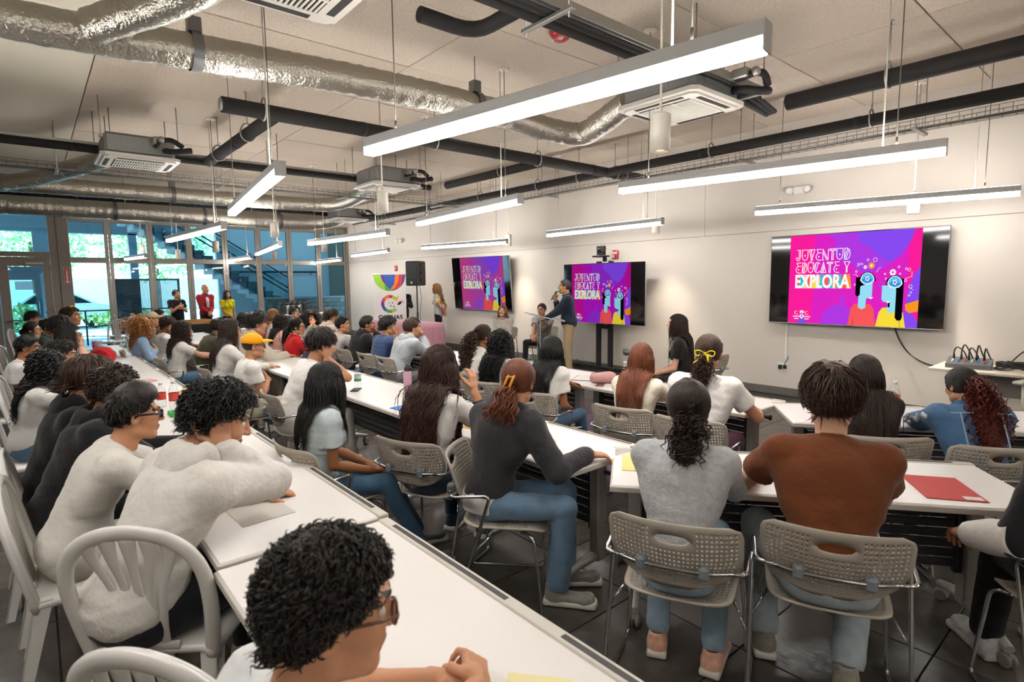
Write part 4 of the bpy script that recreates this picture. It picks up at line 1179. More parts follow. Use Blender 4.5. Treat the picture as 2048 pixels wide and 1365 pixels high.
MB().tube([(0, 0, .35), (0, 0, 1.62)], .018, 10).build('pole', m_black, ss)
MB().tube([(0, 0, .62), (0, 0, .95)], .026, 10).build('collar', m_black, ss)
for k in range(3):
    a = .4 + k * 2 * PI / 3
    MB().tube([(.02 * math.cos(a), .02 * math.sin(a), .72), (.5 * math.cos(a), .5 * math.sin(a), .015)], .012, 8).build('leg', m_black, ss)
MB().tube(smooth_path([(.05, .05, 1.62), (.1, .06, 1.3), (.04, .05, .9), (.09, .08, .4), (.05, .1, .01)]), .005, 6).build('lead', m_black, ss)

# ---- pink clothed table
m_pinkc = mat('pink_cloth', 'c9909c', .85, sheen=.3, bump=.1, bscale=150)
def draped(parent, x0, x1, y0, y1, z, m, name='tablecloth', folds=9, amp=.03):
    mb = MB()
    per = []
    nx, ny = 26, 12
    for i in range(nx): per.append((x0 + (x1 - x0) * i / nx, y0, 0, -1))
    for i in range(ny): per.append((x1, y0 + (y1 - y0) * i / ny, 1, 0))
    for i in range(nx): per.append((x1 - (x1 - x0) * i / nx, y1, 0, 1))
    for i in range(ny): per.append((x0, y1 - (y1 - y0) * i / ny, -1, 0))
    rows = []
    n = len(per)
    for k, zz in enumerate(np.linspace(0, 1, 7)):
        for i, (x, y, ax, ay) in enumerate(per):
            w = amp * zz * (1 + math.sin(i * 2.2)) + .006
            rows.append((x + ax * w, y + ay * w, z - zz * (z - .02)))
    F = []
    for k in range(6):
        for i in range(n):
            F.append([k * n + (i + 1) % n, k * n + i, (k + 1) * n + i, (k + 1) * n + (i + 1) % n])
    mb.add(rows, F, 0, True)
    mb.F.append((np.array([list(range(n))]), 0, False))
    return mb.build(name, m, parent)
pk = thing('folding_table', 'folding table along the wall hidden under a pink cloth', 'table', (0, 0, 0))
MB().box((-13.75, 6.75, .70), (-11.3, 7.42, .742), ch=.008).build('table_top', m_white, pk)
for x in (-13.6, -11.45):
    for y in (6.85, 7.3): MB().tube([(x, y, 0), (x, y, .7)], .016, 8).build('leg', m_galv, pk)
pc = draped(None, -13.77, -11.28, 6.73, 7.44, .748, m_pinkc)
tag(pc, 'dusty pink tablecloth reaching the floor along the screen wall', 'tablecloth')
for k, (x, y, rz, l) in enumerate(((-11.7, 7.05, .2, 'loose white sheets at the near end of the pink tablecloth'), (-12.3, 7.2, -.3, 'fan of white sheets in the middle of the pink tablecloth'), (-12.9, 7.0, .1, 'thin stack of paper at the far part of the pink tablecloth'))):
    p_ = thing('paper_stack', l, 'paper', (x, y, .75), rz)
    for q in range(3): MB().box((-.11, -.15, q * .003), (.11, .15, q * .003 + .0022), M=TR((0, 0, 0), q * .15 - .1)).build('sheet', mat('paper', 'e9e5df', .7), p_)

# ---- lectern of clear acrylic
m_acr = thin_glass('acrylic', 'eef2f2', 1.0, .10)
m_acre = mat('acrylic_edge', 'dfe6e6', .2, alpha=.75)
pd = thing('lectern', 'clear acrylic lectern in front of the man with the microphone', 'lectern', tuple(on_y(1088, 640, 6.95)[:2]) + (0,), -.55 + PI * .0)
MB().box((-.13, -.1, .03), (.13, -.088, 1.02)).box((-.13, -.1, .03), (-.118, .1, 1.02)).box((.118, -.1, .03), (.13, .1, 1.02)).build('column', m_acr, pd)
MB().box((-.132, -.102, .03), (-.122, -.09, 1.02)).box((.122, -.102, .03), (.132, -.09, 1.02)).build('column_edge', m_acre, pd)
top = MB().box((-.42, -.28, 0), (.42, .28, .012), M=TR((0, 0, 1.06), 0, -.22)).build('top', m_acr, pd)
MB().box((-.42, -.284, -.002), (.42, -.276, .014), M=TR((0, 0, 1.06), 0, -.22)).box((-.424, -.28, -.002), (-.416, .28, .014), M=TR((0, 0, 1.06), 0, -.22)).box((.416, -.28, -.002), (.424, .28, .014), M=TR((0, 0, 1.06), 0, -.22)).box((-.42, .276, -.002), (.42, .284, .03), M=TR((0, 0, 1.06), 0, -.22)).build('top_edge', m_acre, pd)
MB().box((-.3, -.22, 0), (.3, .22, .025), ch=.004).build('base', m_acr, pd)
MB().box((-.3, -.224, 0), (.3, -.214, .026)).build('base_edge', m_acre, pd)
# ================================================================== implicit surfaces (smooth unions meshed by surface nets)
class Field:
    def __init__(s, lo, hi, h):
        s.lo = np.array(lo, float); s.h = h
        s.n = np.maximum(4, np.ceil((np.array(hi, float) - s.lo) / h).astype(int) + 1)
        s.F = np.full(s.n, 1.0, np.float32)
        s.ax = [(s.lo[i] + h * np.arange(s.n[i])).astype(np.float32) for i in range(3)]
    def _blk(s, lo, hi):
        a = np.clip(np.floor((np.asarray(lo) - s.lo) / s.h).astype(int), 0, s.n - 1)
        b = np.clip(np.ceil((np.asarray(hi) - s.lo) / s.h).astype(int) + 1, 1, s.n)
        if (b <= a).any(): return None
        sl = tuple(slice(a[i], b[i]) for i in range(3))
        X = s.ax[0][sl[0]][:, None, None]; Y = s.ax[1][sl[1]][None, :, None]; Z = s.ax[2][sl[2]][None, None, :]
        return sl, X, Y, Z
    def _join(s, sl, d, k, sub=False, clip=None):
        F = s.F[sl]
        if clip is not None: d = np.maximum(d, clip)
        if sub:
            d = -d
            h = np.maximum(k - np.abs(F - d), 0) / max(k, 1e-6)
            s.F[sl] = np.maximum(F, d) + h * h * k * .25
        else:
            h = np.maximum(k - np.abs(F - d), 0) / max(k, 1e-6)
            s.F[sl] = np.minimum(F, d) - h * h * k * .25
    def cone(s, a, b, ra, rb=None, k=.02, sub=False, cut_b=False):
        rb = ra if rb is None else rb
        a = np.asarray(a, float); b = np.asarray(b, float)
        m = max(ra, rb) + k + s.h * 2
        q = s._blk(np.minimum(a, b) - m, np.maximum(a, b) + m)
        if q is None: return s
        sl, X, Y, Z = q
        d = b - a; L2 = max(float(d @ d), 1e-9)
        t = ((X - a[0]) * d[0] + (Y - a[1]) * d[1] + (Z - a[2]) * d[2]) / L2
        clip = (t - 1) * math.sqrt(L2) if cut_b else None
        t = np.clip(t, 0, 1)
        r = np.sqrt((X - a[0] - t * d[0]) ** 2 + (Y - a[1] - t * d[1]) ** 2 + (Z - a[2] - t * d[2]) ** 2) - (ra + t * (rb - ra))
        s._join(sl, r, k, sub, clip)
        return s
    def path(s, P, R, k=.02, cut_end=False):
        R = np.broadcast_to(np.asarray(R, float), (len(P),))
        for i in range(len(P) - 1): s.cone(P[i], P[i + 1], R[i], R[i + 1], k, cut_b=(cut_end and i == len(P) - 2))
        return s
    def ell(s, c, r, R=None, k=.02, sub=False):
        c = np.asarray(c, float); r = np.asarray(r, float)
        m = r.max() + k + s.h * 2
        q = s._blk(c - m, c + m)
        if q is None: return s
        sl, X, Y, Z = q
        X, Y, Z = X - c[0], Y - c[1], Z - c[2]
        if R is not None:
            R = np.asarray(R)      # columns are the ellipsoid's axes
            x = X * R[0, 0] + Y * R[1, 0] + Z * R[2, 0]; y = X * R[0, 1] + Y * R[1, 1] + Z * R[2, 1]; z = X * R[0, 2] + Y * R[1, 2] + Z * R[2, 2]
        else: x, y, z = X, Y, Z
        k0 = np.sqrt((x / r[0]) ** 2 + (y / r[1]) ** 2 + (z / r[2]) ** 2)
        k1 = np.sqrt((x / r[0] ** 2) ** 2 + (y / r[1] ** 2) ** 2 + (z / r[2] ** 2) ** 2) + 1e-6
        s._join(sl, np.where(k0 < .05, -r.min(), k0 * (k0 - 1) / k1).astype(np.float32), k, sub)
        return s
    def rbox(s, c, half, r, R=None, k=.01, sub=False):
        c = np.asarray(c, float); half = np.asarray(half, float)
        m = np.linalg.norm(half) + k + s.h * 2
        q = s._blk(c - m, c + m)
        if q is None: return s
        sl, X, Y, Z = q
        X, Y, Z = X - c[0], Y - c[1], Z - c[2]
        if R is not None:
            R = np.asarray(R)
            x = X * R[0, 0] + Y * R[1, 0] + Z * R[2, 0]; y = X * R[0, 1] + Y * R[1, 1] + Z * R[2, 1]; z = X * R[0, 2] + Y * R[1, 2] + Z * R[2, 2]
        else: x, y, z = X, Y, Z
        a, b, e = np.abs(x) - half[0] + r, np.abs(y) - half[1] + r, np.abs(z) - half[2] + r
        d = np.sqrt(np.maximum(a, 0) ** 2 + np.maximum(b, 0) ** 2 + np.maximum(e, 0) ** 2) + np.minimum(np.maximum(a, np.maximum(b, e)), 0) - r
        s._join(sl, d.astype(np.float32), k, sub)
        return s
    def plane(s, p, n, k=.0):
        """Keep the side the normal points away from."""
        n = np.asarray(n, float); n = n / np.linalg.norm(n); p = np.asarray(p, float)
        d = (s.ax[0][:, None, None] - p[0]) * n[0] + (s.ax[1][None, :, None] - p[1]) * n[1] + (s.ax[2][None, None, :] - p[2]) * n[2]
        s.F = np.maximum(s.F, d)
        return s
    def wrinkle(s, amp, freq, seed, stretch=(1, 1, 1)):
        rng = np.random.default_rng(seed)
        acc = 0
        for i in range(5):
            w = rng.normal(size=3) * freq * np.array(stretch) * (1 + .45 * i)
            ph = s.ax[0][:, None, None] * w[0] + s.ax[1][None, :, None] * w[1] + s.ax[2][None, None, :] * w[2] + rng.random() * 6.28
            acc = acc + np.sin(ph + 1.5 * np.sin(ph * .37 + i)) / (1 + .5 * i)
        s.F = s.F + (amp * .5 * acc).astype(np.float32)
        return s
    def net(s):
        F = s.F.copy()
        F[0], F[-1] = 1, 1; F[:, 0], F[:, -1] = 1, 1; F[:, :, 0], F[:, :, -1] = 1, 1
        neg = F < 0
        nx, ny, nz = F.shape
        cs = sum(neg[i:nx - 1 + i, j:ny - 1 + j, k:nz - 1 + k].astype(np.int8) for i in (0, 1) for j in (0, 1) for k in (0, 1))
        act = (cs > 0) & (cs < 8)
        I = np.argwhere(act)
        if len(I) == 0: return np.zeros((0, 3)), np.zeros((0, 4), int)
        idx = np.full(act.shape, -1, np.int64); idx[act] = np.arange(len(I))
        cor = np.stack([F[I[:, 0] + i, I[:, 1] + j, I[:, 2] + k] for i in (0, 1) for j in (0, 1) for k in (0, 1)], 1)
        offs = np.array([(i, j, k) for i in (0, 1) for j in (0, 1) for k in (0, 1)], float)
        S = np.zeros((len(I), 3)); cnt = np.zeros(len(I))
        for a in range(8):
            for b in range(a + 1, 8):
                if np.abs(offs[a] - offs[b]).sum() != 1: continue
                m = (cor[:, a] < 0) != (cor[:, b] < 0)
                t = cor[m, a] / (cor[m, a] - cor[m, b])
                S[m] += offs[a] + t[:, None] * (offs[b] - offs[a]); cnt[m] += 1
        V = s.lo + s.h * (I + S / cnt[:, None])
        quads = []
        for ax in range(3):
            o1, o2 = (ax + 1) % 3, (ax + 2) % 3
            sl0 = [slice(1, -1)] * 3; sl0[ax] = slice(0, -1)
            sl1 = [slice(1, -1)] * 3; sl1[ax] = slice(1, None)
            A, B = neg[tuple(sl0)], neg[tuple(sl1)]
            E_ = np.argwhere(A != B)
            if len(E_) == 0: continue
            off = np.ones(3, int); off[ax] = 0
            C_ = E_ + off
            flip = A[tuple(E_.T)]
            def cell(d1, d2):
                c = C_.copy(); c[:, o1] += d1; c[:, o2] += d2
                return idx[c[:, 0], c[:, 1], c[:, 2]]
            q = np.stack([cell(-1, -1), cell(0, -1), cell(0, 0), cell(-1, 0)], 1)
            q[~flip] = q[~flip][:, ::-1]
            quads.append(q)
        Q = np.vstack(quads)
        return V, Q[(Q >= 0).all(1)]
    def into(s, mb, m=0, M=None):
        V, Q = s.net()
        if M is not None: V = V @ np.asarray(M)[:3, :3].T + np.asarray(M)[:3, 3]
        return mb.add(V, Q, m, True)

# ================================================================== seats and desks
m_shell = mat('chair_shell_grey', 'aea699', .5, bump=.08, bscale=200)
m_chrome = mat('chrome', 'c9c9c9', .12, metal=1.)
m_clamp = mat('clamp_grey', '7d868d', .35)
m_top = mat('laminate_white', 'ece7e2', .35, spec=.45)
m_edge = mat('desk_edge', 'cfc9be', .5)
m_leg = mat('desk_leg_silver', 'b8b4ad', .42, metal=.35)
m_modesty = mat('modesty_dark', '3b3a3b', .6)
m_plastic = mat('white_plastic', 'e9e6e1', .25, spec=.6, coat=.25)

def thicken(V, F4, F3, t):
    """Closed slab from an open sheet: copies it along its normals and walls up every open edge."""
    V = np.asarray(V); n = len(V)
    N = np.zeros_like(V)
    tris = np.vstack([np.array(F4)[:, [0, 1, 2]], np.array(F4)[:, [0, 2, 3]]] + ([np.array(F3)] if len(F3) else []))
    fn = np.cross(V[tris[:, 1]] - V[tris[:, 0]], V[tris[:, 2]] - V[tris[:, 0]])
    for c in range(3): np.add.at(N, tris[:, c], fn)
    N /= np.linalg.norm(N, axis=1)[:, None] + 1e-12
    W = V - N * t
    ed = {}
    for f in list(map(tuple, F4)) + list(map(tuple, F3)):
        for i in range(len(f)):
            e = (f[i], f[(i + 1) % len(f)])
            if (e[1], e[0]) in ed: del ed[(e[1], e[0])]
            else: ed[e] = 1
    walls = [[b, a, a + n, b + n] for a, b in ed]
    mb = MB()
    mb.add(np.vstack([V, W]), np.vstack([np.array(F4), np.array(F4)[:, ::-1] + n]), 0, True)
    if len(F3): mb.F.append((np.vstack([np.array(F3), np.array(F3)[:, ::-1] + n]), 0, True))
    mb.F.append((np.array(walls), 0, True))
    return mb
def perforated(nu, nv, surf, hole, slot=None):
    """Sheet of nu x nv cells over surf(u, v); hole(i, j) gives the hole's share of the cell or 0; slot(i, j) leaves the cell out."""
    uv = []; F4 = []; F3 = []
    for j in range(nv + 1):
        for i in range(nu + 1): uv.append((i / nu, j / nv))
    for j in range(nv):
        for i in range(nu):
            if slot and slot(i, j): continue
            a, b, c, d = j * (nu + 1) + i, j * (nu + 1) + i + 1, (j + 1) * (nu + 1) + i + 1, (j + 1) * (nu + 1) + i
            h = hole(i, j)
            if not h:
                F4.append((a, b, c, d)); continue
            hu, hv = h
            cu, cv = (i + .5) / nu, (j + .5) / nv
            o = len(uv)
            for k in range(8):
                an = -PI * 5 / 8 + k * PI / 4
                uv.append((cu + math.cos(an) * hu / nu, cv + math.sin(an) * hv / nv))
            F4 += [(a, b, o + 1, o), (b, c, o + 3, o + 2), (c, d, o + 5, o + 4), (d, a, o + 7, o + 6)]
            F3 += [(b, o + 2, o + 1), (c, o + 4, o + 3), (d, o + 6, o + 5), (a, o, o + 7)]
    uv = np.array(uv)
    if slot:
        S = [(i, j) for j in range(nv) for i in range(nu) if slot(i, j)]
        i0, i1 = min(i for i, _ in S), max(i for i, _ in S) + 1; j0, j1 = min(j for _, j in S), max(j for _, j in S) + 1
        for i in range(i0, i1 + 1):
            e = math.sqrt(max(0., 1 - ((i - (i0 + i1) / 2) / ((i1 - i0) / 2)) ** 2)) ** .7
            jc = (j0 + j1) / 2 / nv
            for j in range(j0, j1 + 1):
                uv[j * (nu + 1) + i, 1] = jc + (j / nv - jc) * e
    return surf(uv[:, 0], uv[:, 1]), F4, F3
def back_surf(u, v):
    x = (u - .5) * 2
    w = .246 * np.clip(1 - np.clip((.62 - v) / .64, 0, 1) ** 2.3, .03, 1) ** .5
    rc = .16
    w = w - np.where(v > 1 - rc, .045 * (1 - np.sqrt(np.clip(1 - ((v - 1 + rc) / rc) ** 2, 0, 1))), 0)
    X = x * w
    sag = .030 * (1 - x ** 2) * 4 * v * (1 - v) * np.where(v > .2, 1, v / .2)
    Z = .525 + .285 * v - sag * .55
    Y = -.215 - .22 * (Z - .525) + .055 * (X / .235) ** 2 + .012 * np.cos(v * PI)
    return np.c_[X, Y, Z]
def back_hole(i, j):
    if j < 1 or j > 13 or i < 1 or i > 28: return 0
    if j >= 10 and 10 <= i <= 19: return 0
    if j < 4: return (.13, .20)
    return (.24, .25) if j < 6 else (.29, .29)
def back_slot(i, j): return j in (11, 12) and 11 <= i <= 18
V, F4, F3 = perforated(30, 15, back_surf, back_hole, back_slot)
gc_back = thicken(V, F4, F3, -.007).mesh('backrest', m_shell)
def seat_surf(u, v):
    x, y = (u - .5) * 2, (v - .5) * 2
    # squircle
    m_ = np.maximum(np.abs(x), np.abs(y)) + 1e-9
    f = m_ / (np.abs(x) ** 5 + np.abs(y) ** 5 + 1e-9) ** .2
    x, y = x * f, y * f
    X = x * (.232 - .022 * (1 - y) / 2)
    Y = .03 + y * .222
    Z = .445 + .018 * np.abs(x) ** 2.5 - .012 * (1 - x ** 2) * (1 - np.clip(y, -1, 1) ** 2) - .03 * np.clip((y - .55) / .45, 0, 1) ** 2 + .022 * np.clip((-y - .5) / .5, 0, 1) ** 2
    return np.c_[X, Y, Z]
V, F4, F3 = perforated(22, 20, seat_surf, lambda i, j: (.23, .23) if 1 <= i <= 20 and 1 <= j <= 15 else 0)
gc_seat = thicken(V, F4, F3, .009).mesh('seat', m_shell)
def chair_side(s):
    P = filleted([(s * .2, -.243, .632), (s * .262, -.225, .632), (s * .272, -.03, .645), (s * .272, -.225, .011), (s * .266, .225, .011), (s * .232, .185, .415), (s * .17, .12, .424)], .035, 5)
    mb = MB().tube(P, .0085, 8)
    mb.tube([(s * .205, -.02, .43), (s * .272, -.125, .34)], .006, 6)
    return mb.mesh('side_frame', m_chrome)
gc_side = [chair_side(-1), chair_side(1)]
gc_bar = MB().tube(smooth_path([(-.2, -.243, .632), (-.1, -.262, .625), (.1, -.262, .625), (.2, -.243, .632)]), .0085, 8).mesh('back_bar', m_chrome)
gc_cross = MB().tube([(-.2, .12, .424), (.2, .12, .424)], .008, 8).tube([(-.2, -.08, .428), (.2, -.08, .428)], .008, 8).mesh('seat_rail', m_chrome)
gc_clamp = MB().box((-.019, -.022, -.026), (.019, .022, .026), ch=.010).mesh('clamp', m_clamp)
def grey_chair(x, y, rz, label, group='grey perforated chairs'):
    t = thing('stacking_chair', label, 'chair', (x, y, 0), rz, group)
    link('seat', gc_seat, t)
    link('backrest', gc_back, t)
    for s in gc_side: link('side_frame', s, t)
    link('back_bar', gc_bar, t)
    link('seat_rail', gc_cross, t)
    for s in (-1, 1): link('clamp', gc_clamp, t, (s * .115, -.255, .626))
    return t
# white moulded garden chair
def plastic_chair_parts():
    tilt = lambda x, z: (x, -.205 - .20 * (z - .44), z)
    nrm = (0, 1, .2)
    back = MB()
    pts = [(-.205, .40), (-.222, .52), (-.232, .64), (-.226, .74), (-.195, .815), (-.14, .865), (-.07, .892), (0, .90), (.07, .892), (.14, .865), (.195, .815), (.226, .74), (.232, .64), (.222, .52), (.205, .40)]
    P_ = smooth_path([tilt(*p) for p in pts], 4)
    back.tube(P_, .027, 10, flat=.55, up=nrm)
    back.tube(P_ + np.array([0, .012, .002]), .019, 8, flat=.6, up=nrm)
    for k in (-2, -1, 0, 1, 2):
        S_ = smooth_path([tilt(.026 * k, .43), tilt(.030 * k, .54), tilt(.042 * k, .68), tilt(.062 * k, .80), tilt(.066 * k, .882 - .004 * k * k)], 4)
        n_ = len(S_)
        back.tube(S_, np.interp(np.linspace(0, 1, n_), [0, .3, .6, .85, 1], [.017, .016, .0155, .026, .032]), 8, flat=.30, up=nrm)
    back.tube([tilt(-.10, .445), tilt(.10, .445)], .022, 8, flat=.5, up=nrm)
    f = Field((-.27, -.27, .37), (.27, .27, .50), .009)
    f.rbox((0, 0, .43), (.215, .215, .016), .014, k=.01)
    f.ell((0, .0, .50), (.17, .17, .06), None, .02, True)
    f.cone((-.205, -.2, .42), (-.205, .2, .42), .022, .022, .01).cone((.205, -.2, .42), (.205, .2, .42), .022, .022, .01).cone((-.2, .205, .42), (.2, .205, .42), .024, .024, .01)
    seat = MB(); f.into(seat)
    legs = []
    for sx, sy in ((-1, -1), (1, -1), (-1, 1), (1, 1)):
        a = np.array((sx * (.195 if sy > 0 else .222), sy * .20, .44)); b = np.array((sx * .235, sy * (.235 if sy > 0 else .29), 0))
        m = MB()
        # angle section: two tapering flanges
        for d1, d2 in (((1, 0), (0, 1)), ((0, 1), (1, 0))):
            P = []
            for q, w in ((a, .06), (b, .036)):
                u = np.array([-sx * d1[0] * w, -sy * d1[1] * w, 0]); v = np.array([-sx * d2[0] * .007, -sy * d2[1] * .007, 0])
                P += [q, q + u, q + u + v, q + v]
            m.add(P, [[0, 1, 2, 3], [7, 6, 5, 4], [0, 4, 5, 1], [1, 5, 6, 2], [2, 6, 7, 3], [3, 7, 4, 0]])
        legs.append(m.mesh('leg', m_plastic))
    return back.mesh('backrest', m_plastic), seat.mesh('seat', m_plastic), legs
pc_back, pc_seat, pc_legs = plastic_chair_parts()
def plastic_chair(x, y, rz, label):
    t = thing('plastic_chair', label, 'chair', (x, y, 0), rz, 'white plastic chairs')
    link('backrest', pc_back, t)
    link('seat', pc_seat, t)
    for l in pc_legs: link('leg', l, t)
    return t
# training table: origin at the middle of the user's long edge; +y is the far (front) edge
TL, TD, TZ = 1.83, .61, .73
h = TL / 2
tt = MB().box((-h, 0, TZ - .028), (h, TD, TZ), ch=.006)
tb_top = tt.mesh('table_top', m_top)
eb = MB().box((-h - .004, -.005, TZ - .033), (h + .004, .004, TZ - .006), ch=.003).box((-h - .004, -.004, TZ - .033), (-h + .003, TD + .004, TZ - .006), ch=.003).box((h - .003, -.004, TZ - .033), (h + .004, TD + .004, TZ - .006), ch=.003)
tb_edge = eb.mesh('edge_band', m_edge)
tr = MB().box((-h - .004, TD - .004, TZ - .035), (h + .004, TD + .045, TZ + .004), ch=.005)
tb_tray = tr.mesh('cable_rail', m_edge)
gv = MB().box((-h * .9, TD + .012, TZ + .0035), (-.12, TD + .03, TZ + .0055)).box((.12, TD + .012, TZ + .0035), (h * .9, TD + .03, TZ + .0055))
tb_groove = gv.mesh('groove', m_modesty)
def tleg(s):
    m = MB()
    x = s * (h - .12)
    m.box((x - .035, .33, .10), (x + .035, .41, TZ - .03), ch=.008)
    m.box((x - .03, .05, TZ - .06), (x + .03, .56, TZ - .03), ch=.006)
    # curved foot: sloping arms to both casters
    for (y0, y1) in ((.37, .04), (.37, .60)):
        P = np.array([(x, y0, .13), (x, (y0 + y1) / 2, .115), (x, y1, .085)])
        m.tube(P, [.034, .03, .024], 8, flat=.8)
    return m.mesh('leg', m_leg)
tb_leg = [tleg(-1), tleg(1)]
def caster_mb():
    m = MB()
    for dx in (-.016, .016):
        m.lathe([(0, -.009), (.027, -.009), (.032, -.004), (.032, .004), (.027, .009), (0, .009)], 18, M=TR((dx, 0, .032), 0, 0, PI / 2), sm=False)
    m.tube([(0, .012, .045), (0, .012, .09)], .008, 8).box((-.012, -.02, .04), (.012, .02, .066), ch=.005)
    return m
tb_cast = caster_mb().mesh('caster', mat('caster_grey', '8e8c86', .5))
mp = MB().box((-h + .18, .372, .68), (h - .18, .385, .70)).box((-h + .15, .36, .26), (-h + .19, .39, .7), ch=.004).box((h - .19, .36, .26), (h - .15, .39, .7), ch=.004)
tb_modf = mp.mesh('modesty_frame', m_modesty)
tb_slat = MB().box((-h + .19, .366, 0), (h - .19, .388, .044), ch=.008).mesh('slat', m_modesty)
tb_pin = MB().tube([(0, 0, 0), (.055, 0, 0)], .012, 8).lathe([(0, 0), (.02, 0), (.02, .012), (0, .012)], 10, M=TR((.05, 0, 0), 0, 0, PI / 2)).mesh('ganging_pin', m_matte)
def desk(x, y, rz, label, pins=True):
    t = thing('training_table', label, 'table', (x, y, 0), rz, 'white training tables')
    link('table_top', tb_top, t)
    link('edge_band', tb_edge, t)
    r = link('cable_rail', tb_tray, t)
    link('groove', tb_groove, r)
    for s, l in zip((-1, 1), tb_leg):
        link('leg', l, t)
        for yy in (.05, .59): link('caster', tb_cast, t, (s * (h - .12), yy, 0), (0, 0, .3 * s + yy))
    link('modesty_frame', tb_modf, t)
    for k in range(8): link('slat', tb_slat, t, (0, 0, .285 + k * .05))
    if pins:
        link('ganging_pin', tb_pin, t, (h - .01, .30, TZ - .07))
    return t
# row nearest the camera (y .42), middle row (y 2.0), front row (y 3.87), fanned tables
desk(-2.06 + h, .41, 0, 'white training table in front of the boy nearest the camera')
for k, l in enumerate(('white training table under the leaning white hoodie boy', 'white training table with green packet and red labelled bottles', 'white training table with the pink cup sleeve of the curly haired row', 'white training table holding the red bag', 'white training table at the far end of the plastic chair row')):
    desk(-2.10 - h - k * (TL + .01), .43, 0, l)
for k, l in enumerate(('white training table with the blue folder, used by the longest haired girl', 'white training table with the water bottle standing on a phone', 'white training table of the boy in the yellow ball cap', 'white training table of the olive jacket', 'white training table of the curly dark haired girl in the middle row', 'white training table at the far end of the middle row')):
    desk(-1.95 - h - k * (TL + .01), 2.02, 0, l)
for k, l in enumerate(('white training table with the pink pouch', 'white training table before the long curly haired girl', 'white training table before the grey hooded boy', 'white training table before the black hooded boy', 'white training table of the red jacket woman')):
    desk(-1.97 - h - k * (TL + .01), 3.87, 0, l)
def desk_from(nl, nr_dir, label):
    c = np.array(nl) + np.array(nr_dir) * h
    return desk(c[0], c[1], math.atan2(nr_dir[1], nr_dir[0]), label)
E1 = np.array([1.479, 1.150]); E1 /= np.linalg.norm(E1)
desk_from((-1.69, 2.04), E1, 'white training table with the red envelope, before the brown shirt')
E2 = np.array([.80, .60]); E2 /= np.linalg.norm(E2)
desk_from((-1.63, 3.88), E2, 'white training table with the orange bottle, before the denim jacket')
# ================================================================== people
def rotm(ax, a):
    c, s = math.cos(a), math.sin(a)
    return np.array({'x': [[1, 0, 0], [0, c, -s], [0, s, c]], 'y': [[c, 0, s], [0, 1, 0], [-s, 0, c]], 'z': [[c, -s, 0], [s, c, 0], [0, 0, 1]]}[ax], float)
def unit(v):
    v = np.asarray(v, float); return v / (np.linalg.norm(v) + 1e-12)
SKIN = {k: (mat('skin_' + k, a, .5, spec=.35, bump=.06, bscale=140, var=.05, vscale=14), mat('lips_' + k, b, .4)) for k, (a, b) in dict(
    fair=('dba98b', 'b3695e'), tan=('c48e6c', '9a5a4e'), olive=('b67f5c', '8d5344'), brown=('95623f', '6d4033'), deep=('744a31', '553026')).items()}
m_eyew = mat('eye_white', 'e6e1da', .25); m_iris = mat('iris_dark', '22150f', .2)
def hair_mat(key, c, rough=.42):
    return mat('hair_' + key, c, rough, spec=.45, var=.35, vscale=28, bump=.35, bscale=170, stretch=(1, 1, .12))
HAIR = dict(walnut=('35190f', .38), black=('17120f', .4), soft=('1e1713', .45), dark=('2b1c14', .42), brown=('3c261a', .45), chest=('5a3421', .45), auburn=('6e3a20', .4), red=('5e1f16', .45), blond=('a9743f', .5), honey=('8f6138', .5), grey=('4a4642', .5), jet=('0f0d0d', .38))

# ---- head template (face looks along +y, centre between chin and crown)
def head_field(h, female=False):
    f = Field((-.11, -.14, -.19), (.11, .15, .14), h)
    f.ell((0, -.018, .028), (.074, .094, .088), k=.02)
    f.ell((0, .028, -.02), (.060, .062, .085), k=.02)
    f.ell((0, .032, -.072), (.046 if female else .051, .048, .042), k=.025)
    f.ell((0, .072, -.1), (.018 if female else .022, .016, .016), k=.02)
    for s in (-1, 1):
        f.ell((s * .040, .056, -.032), (.022, .028, .024), k=.02)
        f.cone((s * .012, .086, .026), (s * .044, .070, .028), .010, .009, .012)
        f.ell((s * .031, .094, .003), (.0165, .018, .012), None, .012, True)
        f.cone((s * .05, -.005, -.075), (s * .018, .06, -.1), .018, .014, .025)
    f.cone((0, .086, .012), (0, .106, -.026), .008, .0125, .010)
    for s in (-1, 1): f.ell((s * .012, .096, -.029), (.008, .010, .0075), k=.008)
    f.cone((-.018, .082, -.061), (.018, .082, -.061), .0075, .0075, .006).cone((0, .089, -.0605), (0, .089, -.0605), .009, .009, .01)
    f.cone((-.014, .080, -.072), (.014, .080, -.072), .008, .008, .006).cone((0, .086, -.072), (0, .086, -.072), .007, .007, .01)
    for s in (-1, 1):
        R = rotm('z', s * .35) @ rotm('x', -.2)
        f.ell((s * .079, -.012, -.008), (.010, .020, .031), R, .006)
        f.ell((s * .088, -.009, -.004), (.008, .011, .018), R, .006, True)
    r = .048 if female else .054
    f.cone((0, -.028, -.07), (0, -.045, -.17), r, r, .025)
    f.plane((0, 0, -.165), (0, 0, -1))
    return f
def head_mesh(h, female):
    V, Q = head_field(h, female).net()
    c = V[Q].mean(1)
    m = np.zeros(len(Q), int)
    lip = (c[:, 1] > .078) & (np.abs(c[:, 0]) < .024) & (c[:, 2] < -.054) & (c[:, 2] > -.079)
    m[lip] = 1
    bz = .0275 + .010 * (np.abs(c[:, 0]) - .018) / .025 - .016 * np.maximum(0, np.abs(c[:, 0]) - .038) / .012
    brow = (c[:, 1] > .05) & (np.abs(c[:, 0]) > .012) & (np.abs(c[:, 0]) < .052) & (np.abs(c[:, 2] - bz) < (.0045 if female else .0062))
    m[brow] = 2
    return V, Q, m
HEADS = {}
